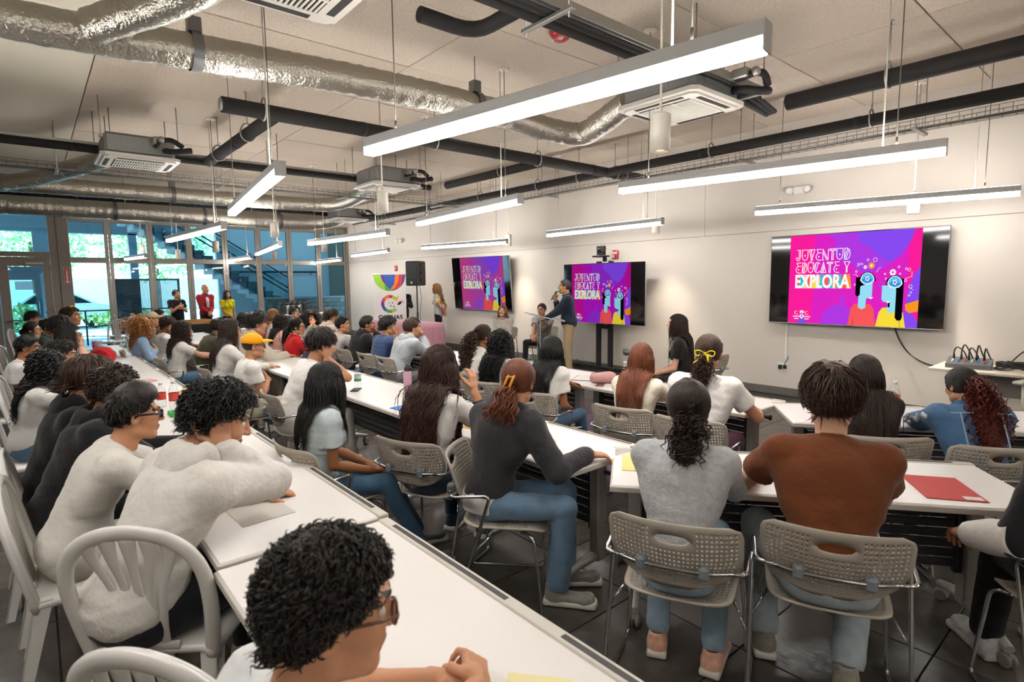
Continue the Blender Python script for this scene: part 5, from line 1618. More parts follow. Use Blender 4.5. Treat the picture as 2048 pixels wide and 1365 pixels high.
def head_into(mb, M3, c, sc_, near, female):
    key = (near, female)
    if key not in HEADS: HEADS[key] = head_mesh({2: .0036, 1: .0052, 0: .0085}[near], female)
    V, Q, m = HEADS[key]
    n0 = mb.n
    mb.V.append(V * sc_ @ M3.T + c); mb.n += len(V)
    mb.F.append((Q + n0, m, True))
    for s in (-1, 1):
        e = MB().ball((s * .031, .0715, .0025), .0125, 0, 10, 8)
        i = MB().ball((s * .031, .0797, .0022), (.0058, .0050, .0058), 0, 8, 6)
        for x, k in ((e, 3), (i, 4)):
            mb.add(x.V[0] * sc_ @ M3.T + c, x.F[0][0], k, True)
# ---- hands
HANDS = {}
def hand_template(pose, h):
    key = (pose, h)
    if key in HANDS: return HANDS[key]
    f = Field((-.09, -.05, -.11), (.09, .21, .06), h)
    f.cone((0, -.03, 0), (0, .02, 0), .025, .026, .015)
    f.rbox((0, .05, 0), (.037, .043, .0125), .012, k=.02)
    cu = {'relax': (.35, .45, .3), 'flat': (.08, .1, .08), 'fist': (1.35, 1.5, .9), 'grip': (.95, 1.1, .7), 'curl': (.7, .8, .5)}[pose]
    for x, L, sp, k in ((.029, .072, .10, .95), (.010, .080, .02, 1.0), (-.010, .075, -.05, 1.05), (-.028, .058, -.14, 1.12)):
        p = np.array([x, .086, .001]); a = 0.
        for q, (fr, cc) in enumerate(zip((.46, .30, .24), cu)):
            a += cc * k
            d = np.array([math.sin(sp) * math.cos(a), math.cos(sp) * math.cos(a), -math.sin(a)])
            e = p + d * L * fr
            f.cone(p, e, .0098 - .0012 * q, .0090 - .0012 * q, .004)
            p = e
    p = np.array([.030, .018, -.004])
    for L, d, r in ((.042, (.72, .62, -.30), .0135), (.032, (.45, .82, -.36), .0115), (.026, (.20, .92, -.35), .0100)) if pose not in ('fist', 'grip', 'curl') else ((.042, (.55, .66, -.50), .0135), (.032, (-.05, .72, -.70), .0115), (.026, (-.5, .5, -.70), .0100)):
        e = p + unit(d) * L
        f.cone(p, e, r, r * .9, .008); p = e
    HANDS[key] = f.net()
    return HANDS[key]
def hand_into(mb, wrist, d, palm, side, pose, h, sc_):
    """d: where the fingers point, palm: where the palm faces, side +1 right / -1 left."""
    V, Q = hand_template(pose, h)
    y = unit(d); z = -unit(np.asarray(palm) - y * (np.asarray(palm) @ y)); x = np.cross(y, z)
    flip = side > 0      # right hand: thumb on the -x side seen from the back of the hand
    W = V * sc_
    if flip: W = W * np.array([-1, 1, 1])
    W = W[:, :1] * x + W[:, 1:2] * y + W[:, 2:] * z + wrist
    mb.add(W, Q[:, ::-1] if flip else Q, 0, True)
def ik(a, t, l1, l2, hint):
    a = np.asarray(a, float); t = np.asarray(t, float)
    d = t - a; L = np.linalg.norm(d); d /= L
    L = min(L, (l1 + l2) * .995)
    x = (l1 * l1 - l2 * l2 + L * L) / (2 * L)
    hgt = math.sqrt(max(l1 * l1 - x * x, 1e-6))
    hnt = np.asarray(hint, float); hnt = unit(hnt - d * (hnt @ d))
    return a + d * x + hnt * hgt, a + d * L

# ---- hair
SC0 = np.array([0, -.016, .03]); SRS = np.array([.080, .100, .094])
def hairline(y):
    return np.interp(y, [-.12, -.05, -.028, -.005, .03, .055, .075, .12], [-.085, -.08, -.045, .005, .012, .055, .088, .094])
def strands(mb, P, w, n=4, flat=.45, m=0):
    P = np.asarray(P, float); N, K, _ = P.shape
    T = np.gradient(P, axis=1); T /= np.linalg.norm(T, axis=2)[..., None] + 1e-9
    up = P - np.array([0, 0, 0.]); ref = np.array([.23, .31, .92])
    A = np.cross(T, ref); A /= np.linalg.norm(A, axis=2)[..., None] + 1e-9
    B = np.cross(T, A)
    th = np.arange(n) * 2 * PI / n
    V = P[:, :, None, :] + w[:, :, None, None] * (np.cos(th)[None, None, :, None] * A[:, :, None, :] + flat * np.sin(th)[None, None, :, None] * B[:, :, None, :])
    base = (np.arange(N) * K * n)[:, None, None]
    i = (np.arange(K - 1) * n)[None, :, None]; j = np.arange(n)[None, None, :]; j2 = (j + 1) % n
    F = np.stack([base + i + j, base + i + j2, base + i + n + j2, base + i + n + j], -1).reshape(-1, 4)
    mb.add(V.reshape(-1, 3), F, m, True)
def make_hair(mb, style, HM, Hc, hs, near, seed, body=None, p=None):
    """Hair in the person's frame. HM, Hc, hs: head rotation, centre, scale. body: (N, P, S-, S+) for long hair."""
    p = p or {}
    rng = np.random.default_rng(seed)
    hh = {2: .006, 1: .008, 0: .011}[near]
    t = p.get('t', .006); vol = np.array(p.get('vol', (0, 0, .004)))
    f = Field((-.17, -.2, -.14), (.17, .17, .21), hh)
    f.ell(SC0 + vol * .6, SRS + t + np.abs(vol) * .5, k=.01)
    if p.get('top'): f.ell((0, -.0, .09), (.07, .085, .05 + p['top']), k=.03)
    Y = f.ax[1][None, :, None]; Z = f.ax[2][None, None, :]; X = f.ax[0][:, None, None]
    hl = hairline(f.ax[1].astype(float))[None, :, None].astype(np.float32) + p.get('raise', 0.)
    hl = hl + (.012 * np.sin(X * 60 + seed) * p.get('jag', .4)).astype(np.float32)
    f.F = np.maximum(f.F, (hl - Z) * .75)
    if p.get('rough', 1): f.wrinkle(.004 * p.get('rough', 1), 70, seed)
    V, Q = f.net()
    mb.add(V * hs @ HM.T + Hc, Q, 0, True)
    n = p.get('n', {2: 1300, 1: 520, 0: 190}[near])
    if style == 'buzz' or n == 0: return
    # roots over the scalp
    d = rng.normal(size=(n * 4, 3)); d /= np.linalg.norm(d, axis=1)[:, None]
    R = SC0 + d * (SRS + t * .6)
    ok = R[:, 2] > hairline(R[:, 1]) + .006 + p.get('raise', 0.)
    R = R[ok][:n]; d = d[ok][:n]; n = len(R)
    crown = unit(np.array(p.get('crown', (.0, -.45, .9))))
    # flow: away from the crown, along the skull
    fl = d - crown * (d @ crown)[:, None]
    fl = fl - d * (fl * d).sum(1)[:, None]
    fl /= np.linalg.norm(fl, axis=1)[:, None] + 1e-6
    sweep = np.array(p.get('sweep', (0, 0, 0)), float)
    fl = fl + sweep
    L = p.get('len', .05); steps = p.get('steps', 5)
    Lw = L * rng.uniform(.7, 1.15, n)
    if p.get('front_len') is not None:
        Lw = np.where(d[:, 1] > .35, p['front_len'] * rng.uniform(.8, 1.1, n), Lw)
    st = Lw / (steps - 1)
    Wd = (R * hs) @ HM.T + Hc
    Dr = fl @ HM.T
    nrm = d @ HM.T
    lift = p.get('lift', .25)
    cur = Wd.copy(); dirv = Dr + nrm * lift + rng.normal(size=(n, 3)) * p.get('mess', .25)
    dirv /= np.linalg.norm(dirv, axis=1)[:, None]
    pts = [cur.copy()]
    grav = p.get('grav', .25)
    lay = rng.random(n) * p.get('layer', 1.)
    for k in range(steps - 1):
        dirv = dirv + np.array([0, 0, -1]) * grav + rng.normal(size=(n, 3)) * p.get('jit', .06)
        dirv /= np.linalg.norm(dirv, axis=1)[:, None]
        cur = cur + dirv * st[:, None]
        # skull
        q = ((cur - Hc) @ HM / hs - SC0) / (SRS + t + .004)
        r = np.linalg.norm(q, axis=1)
        sk = p.get('stick', 0)
        if sk:
            lz = q[:, 2] * (SRS[2] + t)
            on = (lz > p.get('stick_z', -.01)) if sk < 2 else (r < 9)
            tgt = 1.0 + lay * (.02 + .10 * (k + 1) / steps)
            rr_ = r + (tgt - r) * min(sk, 1)
            qq = q / r[:, None] * rr_[:, None]
            cn = ((qq * (SRS + t + .004) + SC0) * hs) @ HM.T + Hc
            cur = np.where(on[:, None], cn, cur)
            q = np.where(on[:, None], qq, q); r = np.where(on, rr_, r)
        ins = r < 1
        if ins.any():
            qq = q[ins] / r[ins][:, None]
            cur[ins] = ((qq * (SRS + t + .004) + SC0) * hs) @ HM.T + Hc
        # face stays free
        lq = (cur - Hc) @ HM / hs
        bad = (lq[:, 1] > .02) & (np.abs(lq[:, 0]) < .07) & (lq[:, 2] < .07) & (lq[:, 1] > p.get('face', .3) * .1)
        if bad.any() and p.get('clear_face', True):
            sx = np.where(lq[bad, 0] >= 0, 1, -1)
            lq[bad, 0] = sx * (.074 + rng.random(bad.sum()) * .01); lq[bad, 1] = np.minimum(lq[bad, 1], .03)
            cur[bad] = (lq[bad] * hs) @ HM.T + Hc
        if body is not None:
            for a, b, rr in body:
                ab = b - a; tt = np.clip(((cur - a) @ ab) / (ab @ ab), 0, 1)
                v = cur - a - tt[:, None] * ab; dd = np.linalg.norm(v, axis=1)
                m = dd < rr
                if m.any():
                    v[m, 1] -= .02 * (1 if p.get('behind', True) else 0)
                    dd2 = np.linalg.norm(v[m], axis=1)
                    cur[m] = a + tt[m][:, None] * ab + v[m] / dd2[:, None] * (rr + rng.random(m.sum())[:, None] * .012)
        pull = p.get('pull')
        if pull is not None:
            c, s0, s1 = (np.array(pull[0]) * hs) @ HM.T + Hc, pull[1], pull[2]
            w = np.clip((k / (steps - 1) - s0) / (s1 - s0), 0, 1)
            cur = cur * (1 - w * .5) + (c + rng.normal(size=(n, 3)) * .012) * w * .5
        dirv = cur - pts[-1]; dirv /= np.linalg.norm(dirv, axis=1)[:, None] + 1e-9
        if p.get('hang', 0):
            off_ = ((cur - Hc) @ HM)[:, 2] < SC0[2] * hs + p.get('stick_z', 0) * hs
            hw = p['hang'] * off_[:, None]
            dirv = dirv * (1 - hw) + np.array([0, 0, -1.]) * hw
        pts.append(cur.copy())
    P = np.stack(pts, 1)
    if p.get('curl'):
        amp, wl = p['curl']
        # finer sampling along each lock, then a helix about it
        K2 = p.get('fine', {2: 4, 1: 3, 0: 2}[near]) * (steps - 1) + 1
        x0 = np.linspace(0, 1, steps); x1 = np.linspace(0, 1, K2)
        P2 = np.empty((n, K2, 3))
        i0 = np.clip((x1 * (steps - 1)).astype(int), 0, steps - 2); fr = (x1 * (steps - 1) - i0)[None, :, None]
        P2 = P[:, i0] * (1 - fr) + P[:, i0 + 1] * fr
        T = np.gradient(P2, axis=1); T /= np.linalg.norm(T, axis=2)[..., None] + 1e-9
        A = np.cross(T, np.array([.3, .2, .93])); A /= np.linalg.norm(A, axis=2)[..., None] + 1e-9
        B = np.cross(T, A)
        ph = x1[None, :] * Lw[:, None] / wl * 2 * PI + rng.random((n, 1)) * 6.28
        am = amp * np.minimum(1, x1 * 4)[None, :] * rng.uniform(.6, 1.2, (n, 1))
        P = P2 + am[..., None] * (np.cos(ph)[..., None] * A + np.sin(ph)[..., None] * B)
    K = P.shape[1]
    w0 = p.get('w', {2: .0036, 1: .0060, 0: .010}[near])
    prof = np.interp(np.linspace(0, 1, K), [0, .15, .7, 1], [.7, 1, .8, .12])
    w = w0 * prof[None, :] * rng.uniform(.6, 1.3, (n, 1))
    strands(mb, P, w, p.get('sides', 3 if near == 0 else 4), p.get('flat', .55))
    return P
STY = {
 'short': dict(len=.04, lift=.15, mess=.25, grav=.10, steps=4, t=.006, stick=.6, stick_z=-.5),
 'crop': dict(len=.020, lift=.3, mess=.25, grav=.05, steps=3, t=.003, rough=.5),
 'fade': dict(len=.020, lift=.35, mess=.25, grav=.05, steps=3, t=.002, top=.010, rough=.5),
 'mop': dict(len=.075, lift=.12, mess=.28, grav=.16, steps=6, t=.012, vol=(0, 0, .012), clear_face=False, crown=(0, -.3, .95), stick=.7, stick_z=-.04, layer=1.6),
 'bowl': dict(len=.115, lift=.05, mess=.10, grav=.10, steps=8, t=.012, vol=(0, 0, .008), jit=.03, crown=(0, -.15, 1), stick=.85, stick_z=-.05, layer=1.4),
 'wavy': dict(len=.07, lift=.2, mess=.4, grav=.12, steps=6, t=.012, vol=(0, 0, .010), curl=(.007, .045), stick=.6, stick_z=-.06, layer=1.8),
 'curly': dict(len=.042, lift=.3, mess=.6, grav=.10, steps=5, t=.009, vol=(0, 0, .008), curl=(.0065, .022), layer=1.2, stick=.5, stick_z=-.08),
 'long': dict(hang=0.6, len=.55, lift=0, mess=.07, grav=.30, steps=18, t=.008, jit=.02, stick=.95, stick_z=-.015, crown=(0, .55, .83), flat=.4),
 'longwavy': dict(hang=0.6, len=.55, lift=0, mess=.12, grav=.30, steps=17, t=.010, jit=.04, curl=(.010, .16), stick=.85, stick_z=-.01, crown=(0, .5, .85)),
 'longcurly': dict(hang=0.6, len=.46, lift=.15, mess=.3, grav=.36, steps=16, t=.016, vol=(0, 0, .008), jit=.06, curl=(.012, .05), stick=.6, stick_z=.0, crown=(0, .45, .9), layer=2.5),
 'bigcurly': dict(hang=0.3, len=.32, lift=.7, mess=.5, grav=.32, steps=13, t=.020, vol=(0, -.01, .014), jit=.08, curl=(.013, .045), crown=(0, .4, .9), layer=2),
 'shoulder': dict(hang=0.6, len=.34, lift=0, mess=.09, grav=.32, steps=12, t=.009, jit=.03, stick=.9, stick_z=-.015, crown=(0, .5, .86)),
 'tied': dict(len=.15, lift=0, mess=.03, grav=.0, steps=8, t=.003, jit=.008, crown=(0, .75, .66), rough=.3, stick=2, layer=.3, flat=.3),
 'recede': dict(len=.018, lift=.2, mess=.2, grav=.05, steps=3, t=.002, rough=.3),
}
def tail(mb, root, HM, Hc, hs, L, rad, near, seed, curl=None, body=None, spread=.03, first=(0, -.75, -.45), w=None, n=None, bun=False):
    """A gathered tail (or, with bun, a knot) that leaves the head at root (head frame)."""
    rng = np.random.default_rng(seed + 5)
    n = n or {2: 260, 1: 150, 0: 80}[near]
    r0 = (np.array(root) * hs) @ HM.T + Hc
    if bun:
        f = Field((-.09, -.09, -.09), (.09, .09, .09), {2: .006, 1: .008, 0: .012}[near])
        f.ell((0, 0, 0), (rad, rad * .85, rad), k=.01)
        f.wrinkle(.006, 80, seed)
        V, Q = f.net(); mb.add(V + r0, Q, 0, True)
        d = rng.normal(size=(n, 3)); d /= np.linalg.norm(d, axis=1)[:, None]
        T = np.cross(d, rng.normal(size=(n, 3))); T /= np.linalg.norm(T, axis=1)[:, None]
        a = np.linspace(0, 2.2, 7)
        P = r0 + rad * (d[:, None, :] * np.cos(a)[None, :, None] + T[:, None, :] * np.sin(a)[None, :, None]) * rng.uniform(.92, 1.12, (n, 1, 1))
        strands(mb, P, np.full((n, 7), w or .006) * np.interp(np.linspace(0, 1, 7), [0, .5, 1], [.5, 1, .3]), 3, .6)
        return
    steps = max(6, int(L / .03))
    cur = np.repeat(r0[None], n, 0) + rng.normal(size=(n, 3)) * rad * .35
    dv = np.repeat(unit(HM @ np.array(first))[None], n, 0) + rng.normal(size=(n, 3)) * .25
    pts = [cur.copy()]
    Ls = L * rng.uniform(.65, 1.05, n)
    for k in range(steps - 1):
        dv = dv / np.linalg.norm(dv, axis=1)[:, None] + np.array([0, 0, -.42]) + rng.normal(size=(n, 3)) * .05
        dv /= np.linalg.norm(dv, axis=1)[:, None]
        cur = cur + dv * (Ls / (steps - 1))[:, None]
        c = cur.mean(0); off = cur - c
        fac = 1 + (.10 if k < steps * .45 else -.03)
        cur = c + off * fac
        q = ((cur - Hc) @ HM / hs - SC0) / (SRS + .012); r = np.linalg.norm(q, axis=1); ins = r < 1
        if ins.any(): cur[ins] = ((q[ins] / r[ins][:, None] * (SRS + .012) + SC0) * hs) @ HM.T + Hc
        if body is not None:
            for a, b, rr in body:
                ab = b - a; tt = np.clip(((cur - a) @ ab) / (ab @ ab), 0, 1)
                v = cur - a - tt[:, None] * ab; dd = np.linalg.norm(v, axis=1); m = dd < rr
                if m.any():
                    v[m, 1] -= .03; cur[m] = a + tt[m][:, None] * ab + v[m] / np.linalg.norm(v[m], axis=1)[:, None] * rr
        pts.append(cur.copy())
    P = np.stack(pts, 1)
    if curl:
        amp, wl = curl
        K2 = 3 * (steps - 1) + 1
        x1 = np.linspace(0, 1, K2); i0 = np.clip((x1 * (steps - 1)).astype(int), 0, steps - 2); fr = (x1 * (steps - 1) - i0)[None, :, None]
        P2 = P[:, i0] * (1 - fr) + P[:, i0 + 1] * fr
        T = np.gradient(P2, axis=1); T /= np.linalg.norm(T, axis=2)[..., None] + 1e-9
        A = np.cross(T, np.array([.3, .2, .93])); A /= np.linalg.norm(A, axis=2)[..., None] + 1e-9
        B = np.cross(T, A)
        ph = x1[None, :] * Ls[:, None] / wl * 2 * PI + rng.random((n, 1)) * 6.28
        P = P2 + (amp * np.minimum(1, x1 * 4)[None, :] * rng.uniform(.6, 1.2, (n, 1)))[..., None] * (np.cos(ph)[..., None] * A + np.sin(ph)[..., None] * B)
    K = P.shape[1]
    wd = (w or {2: .0045, 1: .007, 0: .011}[near]) * np.interp(np.linspace(0, 1, K), [0, .2, .75, 1], [.8, 1, .8, .15])[None] * rng.uniform(.6, 1.2, (n, 1))
    strands(mb, P, wd, 4 if near else 3, .6)

# ---- one person
def cloth(col, kind='cotton'):
    k = 'cloth_%s_%s' % (kind, col)
    return mat(k, col, .85, spec=.2, sheen=.15, bump=.35 if kind != 'denim' else .5, bscale={'cotton': 38, 'fleece': 55, 'denim': 260, 'knit': 120}[kind], var=.05 if kind == 'cotton' else .06 if kind == 'fleece' else .14, vscale={'cotton': 9, 'fleece': 22, 'denim': 14, 'knit': 40}[kind])
m_sole = mat('sole_white', 'd9d4c8', .6)
SHOE = {}
def shoe_me(col, sole='d9d4c8'):
    k = (col, sole)
    if k in SHOE: return SHOE[k]
    f = Field((-.06, -.11, -.01), (.06, .20, .13), .007)
    f.rbox((0, .045, .045), (.042, .135, .04), .035, k=.01)
    f.ell((0, .13, .03), (.043, .05, .035), k=.02)
    f.cone((0, -.035, .05), (0, -.05, .1), .043, .040, .03)
    f.ell((0, .08, .1), (.06, .09, .035), None, .03, True)
    f.cone((0, -.045, .09), (0, -.05, .14), .030, .032, .005, True)
    f.plane((0, 0, .018), (0, 0, -1))
    up = MB(); f.into(up)
    f = Field((-.07, -.13, -.02), (.07, .22, .06), .007)
    f.rbox((0, .045, .018), (.047, .145, .018), .012, k=.005)
    f.ell((0, .15, .018), (.045, .045, .02), k=.02)
    f.plane((0, 0, .002), (0, 0, -1))
    so_ = MB(); f.into(so_)
    SHOE[k] = (up.mesh('shoe', cloth(col, 'knit')), so_.mesh('sole', mat('sole_' + sole, sole, .6)))
    return SHOE[k]
def place_shoe(parent, p, yaw, col, sole='d9d4c8', sc_=1., pitch=0.):
    a, b = shoe_me(col, sole)
    o = link('shoe', a, parent, p, (pitch, 0, yaw))
    o.scale = (sc_,) * 3
    link('sole', b, o)
    return o
PEOPLE = []
def person(label, px=None, hip_y=None, pos=None, rz=0., pose='sit', s=None, lean=12, twist=0., near=1, female=False, skin='olive',
           head=(0, 0, 0), hair='short', hcol='black', hp=None, tails=(), top='tee', tcol='e9e5df', tkind='cotton', under=None,
           legs='jeans', lcol='4b637c', arms=('lap', 'lap'), shoes='d8d3c9', seed=None, glasses=None, chair=True, build=1.0, hood=False,
           feet=None, fin=None, knees=(.12, .12), extra=None, hem=None, head_z=None, neck=0., belt=None, chair_rz=None, chair_d=(0, 0)):
    seed = seed if seed is not None else len(PEOPLE) * 7 + 3
    rng = np.random.default_rng(seed)
    def skeleton(s):
        D = lambda a: np.array([0, math.sin(a), math.cos(a)])
        Lr = math.radians(lean)
        P = np.array([0, -.07, .445 + .095 * s]) if pose == 'sit' else np.array([0, 0, .93 * s])
        M = P + .27 * s * D(Lr * .75)
        N = M + .235 * s * D(Lr * 1.15)
        hl_ = math.radians(min(max(lean * .6 + 12 + neck, -5), 60))
        Hc = N + .165 * s * D(hl_)
        return P, M, N, Hc
    if pos is None:
        best = None
        for q in ([s] if s else np.linspace(.90, 1.07, 35)):
            P, M, N, Hc = skeleton(q)
            Rz = rotm('z', rz)
            w = on_z(px[0], px[1], Hc[2])
            root = w - Rz @ Hc
            e = abs((root + Rz @ P)[1] - hip_y) if hip_y is not None else abs(q - 1)
            if best is None or e < best[0]: best = (e, q, root)
        s = best[1]; root = best[2]
    else:
        s = s or 1.0; root = np.array([pos[0], pos[1], 0])
    P, M, N, Hc = skeleton(s)
    w = s * (0.90 if female else 1.0) * build
    tw = rotm('z', math.radians(twist))
    hs = s * (.98 if female else 1.03) * (1.0 if near else 1.04)
    HM = rotm('z', math.radians(head[0])) @ rotm('x', -math.radians(head[1])) @ rotm('y', math.radians(head[2]))
    root_o = thing('person', label, 'person', (root[0], root[1], 0), rz)
    PEOPLE.append(root_o)
    skm = SKIN[skin]; hm = hair_mat(hcol, *HAIR[hcol])
    h = {2: .0095, 1: .0125, 0: .018}[near]
    ch = unit(N - M)                          # chest axis
    SH = {k: N + tw @ np.array([k * .172 * w, .0, 0]) - ch * .062 * s for k in (-1, 1)}
    sw = np.array([0, 1, 0]) - ch * ch[1]; sw = unit(tw @ unit(sw))   # chest forward
    lat = unit(np.cross(sw, ch))
    CR = np.stack([lat, sw, ch], 1)
    # arms
    A = {}
    for i, k in enumerate((-1, 1)):           # -1 left, +1 right
        a = arms[i]
        spec = a if isinstance(a, dict) else {'p': a}
        pz = spec.get('p', 'lap')
        tz = TZ + .03
        T = {'lap': P + np.array([k * .07, .30 * s, .07]), 'knees': P + np.array([k * .13, .36 * s, .09]), 'table': np.array([k * .10, .35 + lean * .0075, tz]), 'tablewide': np.array([k * .24, .31 + lean * .0075, tz]), 'clasp': np.array([k * .022, .50, tz + .01]),
             'cross': M + CR @ np.array([k * .03, .185, .03 + .025 * k]), 'down': SH[k] + np.array([k * .05, .03, -.53 * s]), 'chin': Hc + HM @ np.array([k * .025, .075, -.13]), 'cheek': Hc + HM @ np.array([k * .085, .03, -.10]), 'mouth': Hc + HM @ np.array([k * .02, .12, -.12]),
             'claspup': M + np.array([k * .02, .36, .16]), 'front': P + np.array([k * .03, .20, .03]), 'back': P + np.array([k * .04, -.16, .06]), 'hidden': P + np.array([k * .12, .28, .10])}.get(pz)
        if spec.get('t') is not None: T = np.asarray(spec['t'], float)
        if 'w' in spec: T = rotm('z', -rz) @ (np.asarray(spec['w'], float) - root)
        hint = spec.get('hint', {'chin': (k * .2, .9, -1), 'cheek': (k * .15, 1, -1), 'mouth': (k * .25, .8, -1), 'table': (k * .8, -.4, -.9), 'tablewide': (k * .9, -.2, -.9), 'clasp': (k * 1.0, -.3, -.7), 'cross': (k * .7, -.2, -1), 'back': (k * 1, -.5, -.3)}.get(pz, (k * .4, -.6, -.9)))
        E_, W_ = ik(SH[k], T, .285 * s, .245 * s, hint)
        hd = spec.get('hd')
        if hd is None:
            hd = {'chin': (-k * .1, .25, 1), 'cheek': (-k * .1, .1, 1), 'mouth': (-k * .5, -.2, .8), 'table': (-k * .35, 1, -.1), 'tablewide': (-k * .3, 1, -.1), 'clasp': (-k * .75, .65, -.05), 'cross': (-k * 1, -.12, .12), 'claspup': (-k * .45, .1, 1), 'front': (-k * .6, .5, -.6), 'lap': (-k * .5, .9, -.25), 'knees': (-k * .2, 1, -.3), 'down': (0, .1, -1), 'back': (-k * .6, -.1, -.8), 'hidden': (-k * .4, 1, -.2)}.get(pz, W_ - E_)
        pn = spec.get('pn', {'chin': (-k * .3, -1, .3), 'cheek': (-k * 1, .0, .1), 'mouth': (0, -1, 0), 'cross': (0, -1, 0), 'claspup': (-k * 1, 0, 0), 'down': (-k * 1, 0, 0), 'clasp': (-k * .6, -.2, -.8)}.get(pz, (0, 0, -1)))
        hp_ = spec.get('pose', {'chin': 'curl', 'cheek': 'relax', 'mouth': 'curl', 'clasp': 'curl', 'claspup': 'curl', 'front': 'curl', 'table': 'relax', 'cross': 'relax', 'back': 'curl'}.get(pz, 'relax'))
        A[k] = (E_, W_, unit(np.array(hd, float)), np.array(pn, float), hp_)
    # ---------------- body: head, neck, chest, arms and hands in one skin mesh
    bd = MB()
    head_into(bd, HM, Hc, hs, near, female)
    f = Field((-.62 * max(1, build), -.45, .40 if pose == 'sit' else .45), (.62 * max(1, build), .85, Hc[2] + .05), h)
    nb = Hc + HM @ np.array([0, -.03, -.085]) * hs
    f.cone(N - ch * .03, nb, .058 * s, (.047 if female else .053) * s, .02)
    f.ell(M + ch * .10 * s, (.135 * w, .085 * s, .14 * s), CR, .03)
    for k in (-1, 1):
        E_, W_, hd, pn, hp_ = A[k]
        f.cone(SH[k], N - ch * .04, .045 * s, .045 * s, .03)
        f.cone(SH[k], E_, .046 * w, .037 * w, .02).cone(E_, E_ * .6 + W_ * .4, .037 * w, .039 * w, .01).cone(E_ * .6 + W_ * .4, W_, .039 * w, .026 * s, .01)
    f.into(bd, 0)
    for k in (-1, 1):
        E_, W_, hd, pn, hp_ = A[k]
        hand_into(bd, W_ + hd * .01, hd, pn, k, hp_, {2: .0042, 1: .0052, 0: .008}[near], s * (.92 if female else 1.0))
    body_o = bd.build('body', [skm[0], skm[1], hm, m_eyew, m_iris], root_o)
    # ---------------- garment on the upper body
    sleeve = {'tee': .58, 'polo': .58, 'none': .35}.get(top, 1.0)
    infl = {'tee': .011, 'polo': .011, 'none': .008, 'hoodie': .024, 'jacket': .020, 'blazer': .017, 'shirt': .013, 'long': .014}[top]
    lo_z = (P[2] - .16) if pose == 'sit' else P[2] - .28
    f = Field((-.6 * max(1, build), -.42, lo_z), (.6 * max(1, build), .8, Hc[2]), h)
    Pb = P + np.array([0, -.01, .0])
    f.ell(Pb + np.array([0, 0, .03]), (.155 * w + infl, .118 * w + infl, .13 * s), k=.03)
    f.ell(P * .5 + M * .5 + np.array([0, .0, 0]), (.142 * w + infl, .108 * w + infl, .17 * s), k=.05)
    f.ell(M + ch * .06 * s, (.160 * w + infl, .105 * s + infl, .17 * s), CR, .05)
    f.ell(M + ch * .12 * s - sw * .02, (.150 * w + infl, .085 * s + infl, .13 * s), CR, .04)
    if female:
        for k in (-1, 1): f.ell(M + CR @ np.array([k * .07 * w, .088, .045 * s]), (.062 * w, .052, .060), CR, .03)
    for k in (-1, 1):
        E_, W_ = A[k][0], A[k][1]
        f.cone(N - ch * .035, SH[k], .058 * s + infl * .5, .052 * w + infl, .03)
        f.cone(SH[k], M + CR @ np.array([k * .11 * w, 0, .0]), .05 * w + infl, .07 * w, .05)
        r = .053 * w + infl
        if sleeve < 1:
            f.cone(SH[k], SH[k] + (E_ - SH[k]) * sleeve, r, .060 * w + infl * 1.3, .025, cut_b=True)
        else:
            f.cone(SH[k], E_, r, .048 * w + infl, .03)
            f.cone(E_, E_ * .1 + W_ * .9, .048 * w + infl, .034 * w + infl * .8, .015, cut_b=(top in ('blazer', 'shirt', 'long', 'jacket')))
            if top == 'hoodie': f.cone(E_ * .14 + W_ * .86, E_ * .03 + W_ * .97, .034 * s + infl * .3, .034 * s + infl * .3, .008)
    f.wrinkle({2: .0030, 1: .0034, 0: .0036}[near] * (1.5 if top in ('hoodie', 'jacket') else 1.15), 17 if top in ('hoodie', 'jacket') else 22, seed, (1, 1, .8))
    if near: f.wrinkle(.0026, 38, seed + 11, (.45, .45, 1.5))
    hz = hem if hem is not None else (P[2] - .055 if pose == 'sit' else P[2] - (.14 if top in ('blazer',) else .06))
    f.plane((0, 0, hz), (0, 0, -1))
    if top in ('hoodie', 'jacket') and pose != 'sit': pass
    # neckline
    f.cone(N + ch * .0 + sw * .012, nb + ch * .1, .060 * s, .062 * s, .008, True)
    if top in ('polo', 'blazer', 'shirt', 'jacket'):
        ring = [N + ch * (.012 + .012 * math.cos(a)) + CR @ np.array([.066 * s * math.sin(a), -.066 * s * math.cos(a) + .006, .01]) for a in np.linspace(0, 2 * PI, 13)]
        f.path(ring, .016, .008)
    elif top == 'tee':
        ring = [N + ch * (.004 + .014 * math.cos(a)) + CR @ np.array([.066 * s * math.sin(a), -.064 * s * math.cos(a) + .008, .0]) for a in np.linspace(0, 2 * PI, 13)]
        f.path(ring, .0095, .006)
    sm = MB(); f.into(sm)
    cm = cloth(tcol, tkind)
    names = {'tee': 'tee_shirt', 'polo': 'polo_shirt', 'hoodie': 'hooded_sweatshirt', 'jacket': 'jacket', 'blazer': 'blazer', 'shirt': 'shirt', 'long': 'sweatshirt', 'none': 'vest'}
    shirt_o = sm.build(names[top], cm, root_o)
    if hood or top == 'hoodie':
        f = Field((-.24, -.34, N[2] - .24), (.24, .22, N[2] + .17), min(h, .0125))
        c = N - sw * .05 * s - ch * .005
        f.ell(c, (.115 * s, .075 * s, .075 * s), CR, .02)
        f.ell(c - sw * .015 - ch * .06, (.095 * s, .055 * s, .085 * s), CR, .03)
        rim = [N + CR @ np.array([.098 * s * math.sin(a), -.062 * s * math.cos(a) + .0, .03 - .045 * math.sin(a / 2 - PI / 2) ** 2 * 0 + .028 * math.cos(a)]) for a in np.linspace(-2.5, 2.5, 12)]
        f.path(rim, .026, .02)
